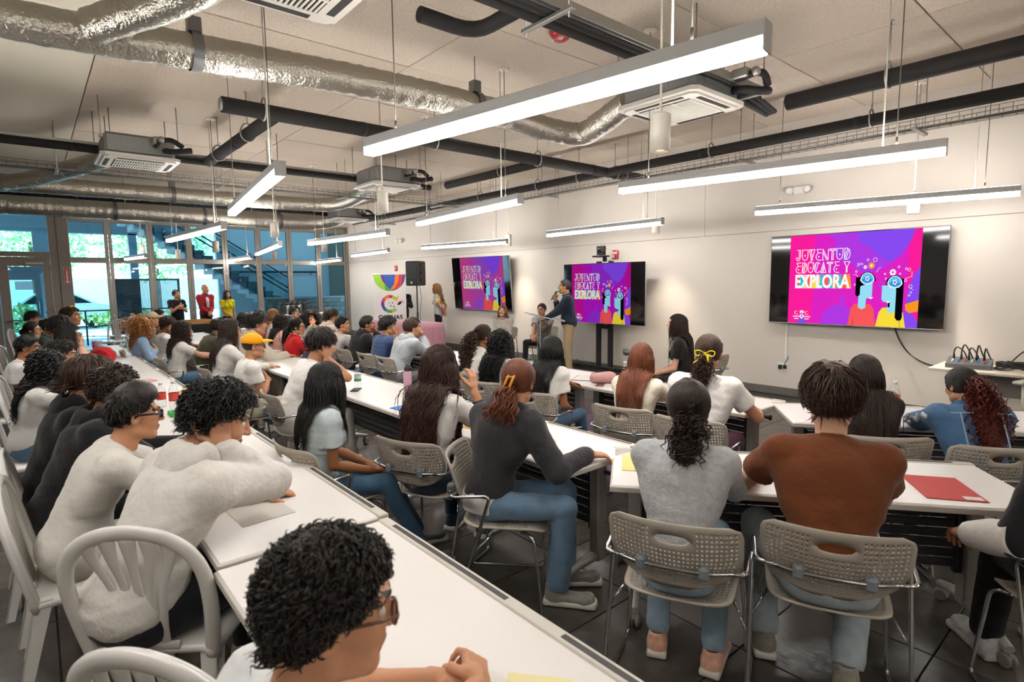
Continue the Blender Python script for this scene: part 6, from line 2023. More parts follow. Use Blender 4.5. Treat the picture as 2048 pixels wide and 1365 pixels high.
        f.cone(N - ch * .02 + sw * .01, nb + ch * .1, .066 * s, .075 * s, .012, True)
        f.ell(c + ch * .055 - sw * .012, (.07 * s, .03 * s, .045 * s), CR, .02, True)
        f.wrinkle(.004, 24, seed + 2)
        hmB = MB(); f.into(hmB); hmB.build('hood', cm, shirt_o)
    if under:
        f = Field((-.3, -.4, P[2] - .12), (.3, .3, P[2] + .2), h)
        f.ell(Pb + np.array([0, -.005, .0]), (.186 * w, .152 * w, .15 * s), k=.03)
        f.plane((0, 0, P[2] - .045), (0, 0, -1)); f.wrinkle(.003, 24, seed + 9)
        u = MB(); f.into(u); u.build('undershirt', cloth(under), root_o)
    # ---------------- trousers or skirt, shoes
    hl = {2: .0105, 1: .0145, 0: .020}[near]
    if pose == 'sit':
        f = Field((-.42, -.32, .0), (.42, .72, P[2] + .16), hl)
        f.ell(P + np.array([0, -.0, -.005]), (.165 * w, .135 * w, .105 * s), k=.03)
        fts = feet or ((-.13, .40), (.13, .40))
        loose = {'jeans': 0., 'wide': .012, 'slim': -.006, 'skirt': 0}.get(legs, 0)
        for i, k in enumerate((-1, 1)):
            hip = P + np.array([k * .085 * w, 0, -.02])
            kn = P + np.array([k * knees[i], .415 * s, -.005])
            an = np.array([fts[i][0], fts[i][1], .09])
            f.cone(hip, kn, .088 * w, .066 * w + loose * .5, .03)
            f.cone(kn, an * .9 + kn * .1, .064 * w + loose * .6, .050 * s + loose, .015)
            f.cone(kn, an, .05 * s, .046 * s + loose, .02, cut_b=True)
        f.plane((0, 0, .065), (0, 0, -1))
        f.wrinkle(.0032, 20, seed + 4)
        q = MB(); f.into(q)
        q.build('trousers', cloth(lcol, 'denim' if legs in ('jeans', 'wide') else 'cotton'), root_o)
        for i, k in enumerate((-1, 1)):
            place_shoe(root_o, (fts[i][0], fts[i][1] + .02, 0), -k * .12, shoes, sc_=s * .98)
    else:
        f = Field((-.32, -.26, .0), (.32, .26, P[2] + .14), hl)
        f.ell(P + np.array([0, 0, -.0]), (.162 * w, .115 * w, .12 * s), k=.03)
        for k in (-1, 1):
            hip = P + np.array([k * .085 * w, 0, -.05]); kn = np.array([k * .095 * w, .012, .50 * s]); an = np.array([k * .10 * w, -.01, .085])
            f.cone(hip, kn, .086 * w, .064 * w, .03).cone(kn, an, .060 * w, .052 * s, .02)
        f.plane((0, 0, .05), (0, 0, -1)); f.wrinkle(.003, 20, seed + 4)
        q = MB(); f.into(q)
        q.build('trousers', cloth(lcol), root_o)
        for k in (-1, 1): place_shoe(root_o, (k * .10 * w, .0, 0), -k * .15, shoes, sc_=s)
    # ---------------- hair
    if hair:
        pp = dict(STY[hair]); pp.update(hp or {})
        coll = [(SH[-1], SH[1], .086 * s + infl), (SH[-1] * .6 + M * .4, SH[1] * .6 + M * .4, .112 * s + infl), (N - ch * .05, P, .138 * w + infl), (SH[-1], A[-1][0], .068 * w + infl), (SH[1], A[1][0], .068 * w + infl)]
        hb = MB()
        make_hair(hb, hair, HM, Hc, hs, near, seed, coll, pp)
        hair_o = None
        own = []
        for tl in tails:
            tl = dict(tl); c_ = tl.pop('col', None)
            tb = MB()
            tail(tb, HM=HM, Hc=Hc, hs=hs, near=near, seed=seed, body=coll, **tl)
            own.append((tb, hair_mat(c_, *HAIR[c_]) if c_ else hm, 'hair_bun' if tl.get('bun') else 'ponytail'))
        hair_o = hb.build('hair', hm, root_o)
        for tb, m_, nm in own: tb.build(nm, m_, hair_o)
    if glasses:
        g = MB()
        def G(p): return (np.array(p) * hs) @ HM.T + Hc
        for k in (-1, 1):
            a = np.linspace(0, 2 * PI, 17)[:-1]
            g.tube([G((k * .033 + .024 * math.cos(t), .101 - .012 * abs(math.cos(t) * .5 + .5) * (1 if k > 0 else 1) * .3, .001 + .019 * math.sin(t))) for t in a], .0022 * glasses[1], 6, closed=True)
            g.tube([G((k * .057, .098, .006)), G((k * .074, .07, .008)), G((k * .084, .0, .006)), G((k * .082, -.02, -.008))], .0024 * glasses[1], 6)
        g.tube([G((-.009, .103, .004)), G((0, .106, .007)), G((.009, .103, .004))], .0022 * glasses[1], 6)
        g.build('glasses', mat('glasses_' + glasses[0], glasses[0], .3), root_o)
    if extra: extra(root_o, dict(P=P, M=M, N=N, Hc=Hc, HM=HM, hs=hs, SH=SH, A=A, CR=CR, s=s, w=w, sw=sw, ch=ch, shirt=shirt_o, body=body_o, cm=cm))
    # ---------------- the chair under a seated person
    if pose == 'sit' and chair:
        Rz = rotm('z', rz)
        c = root + Rz @ np.array([chair_d[0], chair_d[1], 0])
        crz = rz if chair_rz is None else chair_rz
        if chair == 'white':
            plastic_chair(c[0], c[1], crz, 'white plastic chair ' + (belt or 'under a seated person'))
        elif chair is not None:
            grey_chair(c[0], c[1], crz, 'grey perforated chair ' + (belt or 'under a seated person'))
    return root_o
# ================================================================== who sits where
def dart(name, col):
    return mat(name, col, .5)
W = 'e6e2dc'
def A_(p, **k): return dict(p=p, **k)
m_hairclip = mat('clip_orange', 'e8a02c', .3)
m_bow = mat('bow_yellow', 'f2dd14', .6)
def claw_clip(root, c):
    HM, Hc, hs = c['HM'], c['Hc'], c['hs']
    m = MB()
    G = lambda p: (np.array(p) * hs) @ HM.T + Hc
    for dx in (-.022, .012):
        P = [G((dx + q * .35, -.125 - .012 * math.sin((q + .05) / .1 * PI), -.005 + q)) for q in np.linspace(-.05, .05, 9)]
        m.tube(P, [.004, .006, .007, .0075, .008, .0075, .007, .006, .004], 6, flat=.5)
    m.tube([G((-.022, -.125, .03)), G((.03, -.128, .036))], .005, 6).tube([G((-.04, -.125, -.04)), G((-.005, -.128, -.035))], .005, 6)
    m.build('claw_clip', m_hairclip, root)
def bow(root, c, p=(0.01, -.150, .0), sc_=1.15):
    HM, Hc, hs = c['HM'], c['Hc'], c['hs']
    G = lambda q: ((np.array(p) + np.array(q) * sc_) * hs) @ HM.T + Hc
    m = MB()
    for s in (-1, 1):
        P = [G((0, 0, 0)), G((s * .03, -.012, .018)), G((s * .055, -.01, .012)), G((s * .045, -.012, -.012)), G((0, 0, 0))]
        m.tube(smooth_path(P, 4), .011, 6, flat=.35)
    m.tube(smooth_path([G((0, -.004, 0)), G((-.03, -.02, -.03)), G((-.06, -.022, -.055))], 5), .011, 6, flat=.3)
    m.tube(smooth_path([G((0, -.004, 0)), G((.02, -.02, -.02)), G((.025, -.022, -.05))], 5), .010, 6, flat=.3)
    m.ball(G((0, -.006, 0)), .011, 0, 8, 6)
    m.build('hair_bow', m_bow, root)
def ball_cap(col, back=False):
    def f_(root, c):
        HM, Hc, hs = c['HM'], c['Hc'], c['hs']
        f = Field((-.13, -.15, -.03), (.13, .22, .17), .006)
        f.ell((0, -.014, .035), (.090, .112, .102), k=.01)
        f.plane((0, 0, .022), (0, -.12, -1))
        f.ell((0, -.014, .015), (.084, .106, .06), None, .005, True)
        V, Q = f.net()
        m = MB(); m.add(V * hs @ HM.T + Hc, Q, 0, True)
        o = m.build('ball_cap', cloth(col), root)
        f = Field((-.12, .04, -.03), (.12, .22, .1), .005)
        f.ell((0, .085, .035), (.078, .105, .03), k=.005)
        f.ell((0, .085, .022), (.085, .112, .03), None, .003, True)
        f.plane((0, .07, .0), (0, -1, 0))
        V, Q = f.net()
        m = MB(); m.add(V * hs @ HM.T + Hc, Q, 0, True)
        m.build('cap_brim', cloth(col), o)
    return f_
def wrist_band(col, side=1):
    def f_(root, c):
        E_, W_ = c['A'][side][0], c['A'][side][1]
        d = unit(W_ - E_); a = E_ * .35 + W_ * .65
        MB().tube([a, a + d * .018], .036 * c['s'], 12).build('wrist_band', dart('band_' + col, col), root)
    return f_
def both(*fs):
    def f_(root, c):
        for q in fs: q(root, c)
    return f_
# ---- the row on plastic chairs (facing +y)
person('boy nearest the camera with thick black curls and glasses, hands clasped on the table', (668, 1216), None, rz=-.05, s=.97, lean=22, near=2, skin='tan', head=(-14, 8, 0), hair='curly', hcol='soft', top='tee', tcol='e3e4e4',
       arms=(A_('clasp', w=(-1.06, .66, .775), hd=(.8, .6, 0), pn=(.3, -.3, -1)), A_('clasp', w=(-.97, .72, .785), hd=(-.8, .45, .05), pn=(-.5, -.4, -.8))), glasses=('5a3a28', 1.3), chair='white', belt='nearest the camera, under the curly boy in glasses', hp=dict(len=.034, n=2600, w=.0030))
person('boy in a white hoodie bending over the table with a hand on his face', (440, 838), .14, rz=.22, lean=31, near=2, skin='tan', head=(-22, 22, 0), hair='wavy', hcol='jet', top='hoodie', tcol='dedad3', tkind='fleece',
       arms=(A_('table', w=(-2.62, .72, .76)), A_('cheek')), chair=None, lcol='23262d', hp=dict(len=.05, n=2200))
plastic_chair(-2.40, .36, .9, 'white plastic chair turned aside under the boy bending in the white hoodie')
plastic_chair(-1.56, .36, .62, 'empty white plastic chair at the corner of the nearest table')
person('boy in a white tee and thick black glasses, profile, second from the camera side', (272, 828), .06, rz=-.05, lean=26, near=2, skin='tan', head=(4, 6, 0), hair='fade', hcol='soft', top='tee', tcol='dfdbd3', glasses=('16161a', 2.0), arms=('table', 'table'), chair='white', belt='under the white tee boy with thick black glasses', lcol='c9c4b8', hp=dict(len=.04, top=.02))
person('youth in a black hoodie with brown curls behind the boy in thick glasses', (232, 782), .05, rz=0, lean=24, near=1, skin='brown', head=(0, 10, 0), hair='curly', hcol='dark', top='hoodie', tcol='1c1b1e', tkind='fleece', chair='white', belt='under the black hoodie with brown curls', lcol='1d1f26', arms=('table', 'table'))
person('youth in a black sweatshirt with loose brown hair, half hidden in the plastic chair row', (183, 760), .0, rz=0, lean=20, near=1, skin='tan', head=(0, 12, 0), hair='bowl', hcol='brown', top='hoodie', tcol='18181b', tkind='fleece', chair='white', belt='under the half hidden brown haired youth', lcol='1d1f26', arms=('lap', 'lap'))
person('girl in a white tee with very long black curls at the left side', (100, 735), .0, rz=-.1, lean=16, near=1, female=True, skin='brown', head=(0, 8, 0), hair='longcurly', hcol='jet', top='tee', tcol='d5d3cf', chair='white', belt='under the white tee girl with long black curls', hp=dict(len=.38), arms=('table', 'table'))
person('curly haired youth with glasses leaning in behind the long black curls', (128, 708), .08, rz=-.1, lean=26, near=1, skin='tan', head=(0, 14, 0), hair='curly', hcol='soft', top='tee', tcol='31343c', glasses=('30302f', 1.2), chair='white', belt='under the leaning curly youth', arms=('table', 'table'))
person('girl in a blue top and glasses resting her chin on both fists', (140, 672), .05, rz=-.1, lean=22, near=1, female=True, skin='fair', head=(-6, -2, 0), hair='shoulder', hcol='jet', top='tee', tcol='8ea2c8', glasses=('2a2224', 1.3), arms=('chin', 'chin'), chair='white', belt='under the girl resting chin on fists')
person('boy with short black hair and white tee in front of the entrance door', (58, 695), .0, rz=-.15, lean=16, near=1, skin='brown', head=(-6, 8, 0), hair='fade', hcol='jet', top='tee', tcol='cfcdc9', glasses=('3c3c3c', 1.), chair='white', belt='under the short haired boy by the entrance', hp=dict(len=.035))
person('girl in glasses with black hair tied in a low bun', (66, 660), .02, rz=-.2, lean=14, near=1, female=True, skin='tan', head=(-4, 2, 0), hair='tied', hcol='jet', tails=(dict(root=(0, -.115, -.035), L=.1, rad=.045, bun=True),), top='tee', tcol='2a2f2b', glasses=('303030', 1.1), chair='white', belt='under the girl with the low bun')
person('youth with glasses and shaggy dark hair farthest back by the entrance', (66, 636), .05, rz=-.2, lean=12, near=1, skin='tan', head=(-4, 6, 0), hair='mop', hcol='black', top='tee', tcol='cfcac4', glasses=('9a9a9a', 1.1), chair='white', belt='under the shaggy haired youth farthest back')
person('boy in a white and dark top, profile, beside the low bun girl', (97, 655), .1, rz=-.1, lean=14, near=1, skin='tan', head=(-6, 4, 0), hair='short', hcol='black', top='hoodie', tcol='3a443a', chair='white', belt='under the boy beside the low bun girl')
person('person with dark straight hair seen from behind the girl in blue', (124, 655), .1, rz=-.1, lean=14, near=0, skin='tan', head=(0, 4, 0), hair='mop', hcol='black', top='tee', tcol='474a50', chair='white', belt='under the dark haired person behind the girl in blue')
person('youth with a yellow bow on curly hair looking to the screens', (143, 634), .15, rz=-.1, lean=10, near=1, skin='brown', head=(-14, -4, 0), hair='curly', hcol='dark', top='tee', tcol='b9b7b4', chair='white', belt='under the youth with a yellow bow', extra=lambda r, c: bow(r, c, (-.02, .03, .13), .9))
plastic_chair(-17.5, 1.75, -2.7, 'empty white plastic chair in front of the second folding leaf')
plastic_chair(-15.9, 1.35, -2.3, 'empty white plastic chair at the head of the plastic chair row')

# ---- middle row
person('woman in a white tee whose brown hair falls to her waist, hands folded upright', (880, 735), 1.74, rz=.36, lean=15, near=2, female=True, skin='tan', head=(0, 0, 0), hair='longwavy', hcol='walnut', top='tee', tcol=W, tkind='cotton', lcol='27384f', arms=(A_('table'), A_('claspup', w=(-2.80, 2.06, 1.03), hd=(-.25, .25, 1), pn=(-1, .2, 0), hint=(.3, .2, -1), pose='relax')), belt='under the girl with waist long brown hair', hp=dict(len=.66, n=2200, w=.0034, steps=20), extra=wrist_band('1b1718', 1), shoes='3c4658')
person('girl in a dark grey zip hoodie with an orange claw clip in auburn hair', (1045, 772), None, pos=(-2.30, 1.87), rz=-.80, s=.98, lean=14, twist=58, near=2, female=True, skin='tan', head=(70, 6, 0), hair='tied', hcol='auburn', tails=(dict(root=(-.01, -.105, -.05), L=.15, rad=.045, curl=(.012, .09), spread=.05),), top='hoodie', tcol='37363a', tkind='fleece', under='e9e6e2', lcol='6e8ba6', legs='wide', arms=(A_('table', w=(-2.45, 2.25, .77)), A_('tablewide', w=(-2.0, 2.22, .77))), belt='under the dark hoodie girl with the orange clip', extra=claw_clip, shoes='8d8a80', hem=.58, feet=((-.10, .34), (.10, .30)))
person('girl in a pale blue tee with straight black hair, arms folded in her lap', (655, 765), 1.62, rz=-.38, lean=4, twist=18, near=2, female=True, skin='brown', head=(38, 2, 0), hair='shoulder', hcol='jet', top='tee', tcol='c6d2d6', arms=('lap', 'lap'), belt='under the girl in the pale blue tee', chair_rz=.12, lcol='3f5f78', hp=dict(len=.40, n=1700), shoes='5a5a58', feet=((-.12, .52), (.15, .50)))
person('boy in a white tee hiding his face in his hands', (645, 690), 1.62, rz=-.05, lean=26, near=1, skin='tan', head=(0, 16, 0), hair='mop', hcol='soft', top='tee', tcol=W, arms=('cheek', 'cheek'), belt='under the boy with hands over his face', lcol='cbc8c0', shoes='e0dcd2')
person('boy in a yellow ball cap, glasses and white tee', (508, 692), 1.55, rz=-.05, lean=10, near=1, skin='tan', head=(-6, 0, 0), hp=dict(n=0, t=.001, rough=0), hair='crop', hcol='black', top='tee', tcol='e9e6e0', glasses=('2b2b2b', 1.2), arms=('cross', 'cross'), belt='under the boy in the yellow ball cap', extra=ball_cap('f2a516'), lcol='c6bfae')
person('broad youth in a beige sweatshirt beyond the yellow ball cap', (515, 648), 1.66, rz=0, lean=26, near=1, skin='tan', head=(-6, 6, 0), hair='mop', hcol='black', top='hoodie', tcol='cfc5b4', tkind='fleece', build=1.12, arms=('table', 'table'), belt='under the broad youth in the beige sweatshirt', lcol='b9ae9a')
person('girl in glasses with straight dark hair and a white top', (462, 662), 1.55, rz=0, lean=10, near=1, female=True, skin='fair', head=(-10, 0, 0), hair='long', hcol='dark', top='long', tcol='e2dfd9', glasses=('5a4a44', 1.), arms=('table', 'table'), belt='under the straight haired girl in glasses', hp=dict(len=.42))
person('person in an olive fleece jacket leaning to the table', (440, 655), 1.7, rz=.1, lean=28, near=1, skin='brown', head=(0, 14, 0), hair='short', hcol='black', top='jacket', tcol='4a4a38', tkind='fleece', arms=('table', 'table'), belt='under the olive fleece jacket')
person('woman in a white tee with long dark curls, third from the doors side', (368, 662), 1.55, rz=0, lean=10, near=1, female=True, skin='fair', head=(-14, 0, 0), hair='longcurly', hcol='dark', top='tee', tcol='e6e3dd', arms=('table', 'table'), belt='under the white tee woman with long dark curls', hp=dict(len=.34), lcol='5c7c98')
person('person with short dark curls and a white tee next to the denim shirt', (337, 650), 1.6, rz=0, lean=14, near=1, skin='brown', head=(0, 12, 0), hair='curly', hcol='dark', top='tee', tcol='dedbd6', arms=('table', 'cheek'), belt='under the short dark curls and white tee')
person('woman with a cloud of honey blond curls and a blue denim shirt', (290, 654), 1.5, rz=-.1, lean=8, near=1, female=True, skin='tan', head=(-8, 0, 0), hair='bigcurly', hcol='blond', top='shirt', tcol='8ba6c2', tkind='cotton', arms=('cross', 'cross'), belt='under the honey blond curls', hp=dict(len=.30))
person('man in a beige cap sitting past the blond curls', (305, 638), 1.75, rz=0, lean=10, near=0, skin='tan', head=(-16, 0, 0), hp=dict(n=0, t=.001, rough=0), hair='crop', hcol='dark', top='shirt', tcol='5f6f80', glasses=('222222', 1.2), belt='under the man in the beige cap', extra=ball_cap('b8a585'))
person('person in black holding a hand to the chin behind the beige cap', (319, 633), 1.9, rz=0, lean=12, near=0, skin='tan', head=(-16, 4, 0), hair='short', hcol='black', top='long', tcol='232327', arms=('table', 'mouth'), belt='under the person holding a hand to the chin')

# ---- front row
person('girl in a white tee with straight black hair to mid back, nearest the lectern', (1105, 700), 3.40, rz=.15, lean=12, near=2, female=True, skin='brown', head=(4, 4, 0), hair='long', hcol='jet', top='tee', tcol='eae7e3', arms=('table', 'lap'), belt='under the straight black haired girl in the front row', hp=dict(len=.50, n=1700), lcol='3c5878')
person('girl with auburn hair spread over a cream blouse', (1283, 718), 3.36, rz=.2, lean=14, near=2, female=True, skin='fair', head=(8, 6, 0), hair='long', hcol='auburn', top='tee', tcol='e9e1d2', arms=('table', 'table'), belt='under the auburn haired girl', hp=dict(len=.44, n=1700), lcol='b7b2a8')
person('girl with a yellow bow round a curly ponytail and gold headband', (1418, 706), 3.36, rz=.2, lean=16, near=2, female=True, skin='tan', head=(6, 4, 0), hair='tied', hcol='brown', tails=(dict(root=(.01, -.12, -.01), L=.24, rad=.04, curl=(.010, .035)),), top='tee', tcol='ece9e6', build=1.12, arms=('table', 'tablewide'), belt='under the girl with the yellow hair bow', extra=lambda r, c: bow(r, c), lcol='4a1c34')
person('girl with a cascade of tight black curls down her back', (1003, 688), 3.36, rz=.2, lean=12, near=1, female=True, skin='brown', head=(6, 2, 0), hair='longcurly', hcol='jet', top='tee', tcol='e4e0dc', arms=('table', 'table'), belt='under the girl with tight black curls', hp=dict(len=.44, n=700), lcol='4a586b')
person('girl with a brown curly ponytail and white top beside the tight black curls', (968, 672), 3.40, rz=.35, lean=22, near=1, female=True, skin='brown', head=(-30, 4, 0), hair='tied', hcol='brown', tails=(dict(root=(.0, -.12, .01), L=.34, rad=.05, curl=(.014, .045), n=260),), top='long', tcol='dcd8d2', arms=('table', 'table'), belt='under the girl with the brown curly ponytail')
person('boy in a light grey hoodie with hands before his mouth', (826, 656), 3.40, rz=.0, lean=24, near=1, skin='tan', head=(-16, 4, 0), hair='short', hcol='brown', top='hoodie', tcol='9fa5ab', tkind='fleece', arms=('mouth', 'mouth'), belt='under the boy in the light grey hoodie', lcol='77797c')
person('boy in a navy sweatshirt and clear glasses, hands at his chin', (778, 652), 3.40, rz=0, lean=18, near=1, skin='tan', head=(-26, 0, 0), hair='mop', hcol='black', top='long', tcol='33456b', tkind='fleece', glasses=('c9c6c0', 1.2), arms=('chin', 'chin'), belt='under the navy sweatshirt boy', lcol='33405c')
person('boy in a black hoodie with a tight fade', (735, 650), 3.40, rz=0, lean=22, near=1, skin='brown', head=(-26, 2, 0), hair='fade', hcol='jet', top='hoodie', tcol='262527', tkind='fleece', arms=('table', 'mouth'), belt='under the boy in the black hoodie', lcol='5d7c93')
person('boy in a pale grey tee with an earbud', (686, 650), 3.42, rz=-.1, lean=16, near=1, skin='tan', head=(-26, 0, 0), hair='crop', hcol='jet', top='tee', tcol='cbc8c4', arms=('table', 'table'), belt='under the boy with the earbud', hp=dict(len=.03))
person('youth in a beige hoodie with dark hair pulled up in the hood', (664, 634), 3.6, rz=0, lean=18, near=1, skin='tan', head=(-20, 6, 0), hair='mop', hcol='dark', top='hoodie', tcol='c8baa8', tkind='fleece', arms=('table', 'table'), belt='under the youth in the beige hoodie')
person('woman in a red jacket with glasses and hair tied back', (596, 654), 3.3, rz=-.2, lean=10, near=1, female=True, skin='tan', head=(-22, 2, 0), hair='tied', hcol='jet', tails=(dict(root=(0, -.11, .03), L=.34, rad=.03),), top='jacket', tcol='c01822', glasses=('2b1f20', 1.2), arms=('table', 'table'), belt='under the woman in the red jacket', lcol='4d6a86')
person('girl in a pink hooded top with dark curls', (566, 646), 3.25, rz=-.1, lean=8, near=1, female=True, skin='tan', head=(0, 0, 0), hair='longcurly', hcol='soft', top='hoodie', tcol='e0aba0', tkind='fleece', belt='under the girl in the pink hooded top', hp=dict(len=.30), arms=('table', 'table'))
person('woman with blond hair in a white top beyond the pink hooded top', (548, 632), 3.9, rz=0, lean=10, near=0, female=True, skin='fair', head=(-10, 0, 0), hair='shoulder', hcol='honey', top='tee', tcol='e9e4de', chair=None)
person('girl with dark hair seen in profile beyond the yellow ball cap', (518, 634), 3.5, rz=-.1, lean=10, near=0, female=True, skin='fair', head=(-16, 0, 0), hair='shoulder', hcol='soft', top='tee', tcol='a33a34', belt='under the dark haired girl in profile')
person('person with dark wavy hair behind the straight haired girl in glasses', (490, 640), 3.3, rz=0, lean=12, near=0, female=True, skin='tan', head=(0, 8, 0), hair='longwavy', hcol='black', top='tee', tcol='b9b4ae', belt='under the dark wavy haired person', hp=dict(len=.2))
person('person in glasses with short dark hair near the coffee dispensers', (590, 624), 4.6, rz=-1.2, lean=10, near=0, skin='fair', head=(0, 0, 0), hair='mop', hcol='soft', top='tee', tcol='3b4047', glasses=('222222', 1.4), belt='under the person near the coffee dispensers')
person('girl in a grey patterned top with big dark curls, hands at her mouth', (622, 636), 4.9, rz=-1.9, lean=14, near=1, female=True, skin='tan', head=(10, 0, 0), hair='bigcurly', hcol='soft', top='long', tcol='7c7d78', tkind='knit', arms=('mouth', 'mouth'), belt='under the girl with big dark curls', hp=dict(len=.24))

# ---- fanned tables at the wall side
R1, R2 = math.atan2(E1[1], E1[0]), math.atan2(E2[1], E2[0])
person('girl in a heather grey sweatshirt with curly hair in a low knot, seen from behind', None, None, pos=(-1.27, 1.99), rz=.44, s=.97, lean=20, near=2, female=True, skin='brown', head=(0, 6, 0), hair='tied', hcol='dark', tails=(dict(root=(.02, -.105, -.055), L=.10, rad=.06, curl=(.011, .03), n=420),), top='long', tcol='b4b6b8', tkind='knit', arms=('table', 'table'), belt='under the grey sweatshirt girl', lcol='8ea3b3', shoes='e9b39a', feet=((-.12, .16), (.13, .12)), hem=.49, hp=dict(rough=2.2, t=.008))
person('boy in a rust brown tee with thick dark hair, seen from behind', None, None, pos=(-.84, 2.36), rz=.44, s=1.035, lean=16, near=2, skin='fair', head=(0, 4, 0), hair='mop', hcol='brown', top='tee', tcol='6b3a1f', arms=(A_('tablewide', t=(-.27, .44, TZ + .04)), 'table'), belt='under the rust brown tee boy', lcol='b3c0c6', legs='wide', shoes='9a968c', feet=((-.22, .20), (.10, .08)), knees=(.26, .16), hem=.47, hp=dict(len=.085, n=2600, w=.0034, grav=.18, layer=2.2, clear_face=True, stick_z=-.09))
person('girl with long straight brown hair in front of the rust brown tee', (1728, 748), None, rz=R2 + .05, s=.90, lean=16, near=2, female=True, skin='fair', head=(0, 6, 0), hair='long', hcol='dark', top='tee', tcol='2c2426', arms=('table', 'table'), belt='under the girl before the rust brown tee', hp=dict(len=.56, n=1600))
def denim_detail(root, c):
    CR, M, N, ch, s, w = c['CR'], c['M'], c['N'], c['ch'], c['s'], c['w']
    rg = np.random.default_rng(5)
    m = MB()
    E_, W_, S_ = c['A'][-1][0], c['A'][-1][1], c['SH'][-1]
    for k in range(16):
        q_ = S_ * (1 - k / 16) + E_ * (k / 16)
        m.ball(q_ + np.array([-.075, -.015, .012]) + rg.normal(size=3) * .012, (.012, .012, .016), 0, 7, 5)
    m.build('frayed_patch', cloth('d3d9dc', 'fleece'), c['shirt'])
    sm = MB()
    back = lambda x, z: M + CR @ np.array([x, -(.128 * s + .022 - .35 * x * x), z])
    for P_ in ([back(x, .14) for x in np.linspace(-.15, .15, 9)], [back(-.10, z) for z in np.linspace(.14, -.12, 6)], [back(.10, z) for z in np.linspace(.14, -.12, 6)]):
        sm.tube(P_, .004, 6)
    sm.build('seam', mat('denim_seam', '8fa6ba', .8), c['shirt'])
person('girl in a ripped blue denim jacket with a curly red ponytail', (1922, 772), None, rz=R2 + .02, s=.87, lean=26, near=2, female=True, skin='tan', head=(14, 12, 0), hair='tied', hcol='black', tails=(dict(root=(.0, -.115, .03), L=.40, rad=.05, curl=(.013, .045), n=420, col='red'),), top='jacket', tcol='4a6e93', tkind='denim', build=1.12, arms=('table', 'tablewide'), extra=denim_detail, belt='under the denim jacket girl', lcol='3a5778', hem=.5)
def white_sleeve(root, c):
    E_, W_ = c['A'][-1][0], c['A'][-1][1]
    m = MB(); m.tube(smooth_path([E_ * 1.12 - W_ * .12, E_ * .6 + W_ * .4, E_ * .12 + W_ * .88]), np.r_[np.linspace(.066, .07, 6), np.linspace(.07, .052, 7)], 14)
    o = m.build('white_cuff', cloth('ddd9d2', 'fleece'), c['shirt'])
    u = unit(W_ - E_); p_ = E_ * .45 + W_ * .55
    for k, (dx, col) in enumerate(((-.012, 'e0a030'), (0, '5f9a4a'), (.012, '6a6ab0'))):
        MB().ball(p_ + u * dx + np.array([-.035, -.045, .036]), (.009, .009, .009), 0, 8, 6).build('emblem_dot', dart('emblem_' + col, col), o)
q_ = on_z(2190, 1200, .5)
person('person in black at the picture edge with a white sleeve and hand on the knee', None, None, pos=(q_[0], q_[1]), rz=.62, s=1.0, lean=8, near=2, skin='tan', head=(0, 0, 0), hair='short', hcol='black', top='long', tcol='1b1b1e', extra=white_sleeve, arms=(A_('knees', w=on_z(1930, 1068, .64), pose='curl'), 'lap'), belt='at the picture edge under the person in black', lcol='151516', legs='wide', shoes='e2e4e6')

# ---- the front of the room
def mic(root, c):
    E_, W_, hd, pn, hp_ = c['A'][1]
    p = W_ + hd * .085 - c['HM'] @ np.array([0, 0, 0])
    d = unit(c['Hc'] + c['HM'] @ np.array([0, .13, -.075]) - p)
    m = MB()
    m.tube([p - d * .10, p + d * .06, p + d * .10], [.011, .014, .017], 12)
    m.build('microphone_body', m_black, MIC)
    MB().ball(p + d * .125, .026, 0, 14, 10).build('microphone_head', m_steel, MIC)
sp_pos = on_z(1150, 748, 0)
sp_pos = (-7.08, 7.35, 0)
MIC = thing('microphone', 'handheld microphone with a silver head held by the man in the navy blazer', 'microphone', sp_pos, 2.3)
def blazer_front(root, c):
    CR, M, N, s = c['CR'], c['M'], c['N'], c['s']
    m = MB()
    for k in (-1, 1):
        m.tube(smooth_path([N + CR @ np.array([k * .055, .06, -.02]), M + CR @ np.array([k * .05, .135, .12]), M + CR @ np.array([k * .02, .150, -.04])], 5), .016, 6, flat=.35)
    m.build('lapel', c['cm'], c['shirt'])
    MB().ell if False else None
    b = MB()
    b.tube([N + CR @ np.array([0, .062, -.03]), M + CR @ np.array([0, .137, .1]), M + CR @ np.array([0, .142, .0])], .024, 8, flat=.4)
    b.build('shirt_front', cloth('d9d6dc'), c['shirt'])
person('man in a navy blazer and beige trousers speaking into a handheld microphone', None, pos=sp_pos[:2], rz=2.3, pose='stand', s=1.0, lean=4, near=2, skin='tan', head=(0, -2, 0), hair='recede', hcol='grey', top='blazer', tcol='222b3c', lcol='b79e7c', shoes='5a4636', chair=None,
       arms=(A_('front', t=(-.16, .42, 1.03), hd=(.1, 1, -.3), pose='relax'), A_('mouth', t=(.10, .24, 1.36), hd=(-.35, .3, .75), pn=(-.8, -.2, .3), pose='grip', hint=(.5, -.2, -1))), extra=both(mic, blazer_front), build=1.06)
fp = on_y(1075, 622, 7.45)
person('man in a grey polo seated behind the lectern with hands joined', None, pos=(fp[0] + .0, fp[1] + .12), rz=-2.75, lean=6, s=.93, near=1, skin='tan', head=(0, 2, 0), hair='crop', hcol='black', top='polo', tcol='a9a6a1', lcol='1d1d20', glasses=('3c3c3c', 1.), arms=(A_('front', t=(-.03, .36, .66), pose='curl'), A_('front', t=(.03, .36, .66), pose='curl')), shoes='1d1c1c', knees=(.2, .2), belt='behind the lectern under the grey polo man', feet=((-.18, .42), (.18, .42)))
fp = on_y(1000, 627, 6.9)
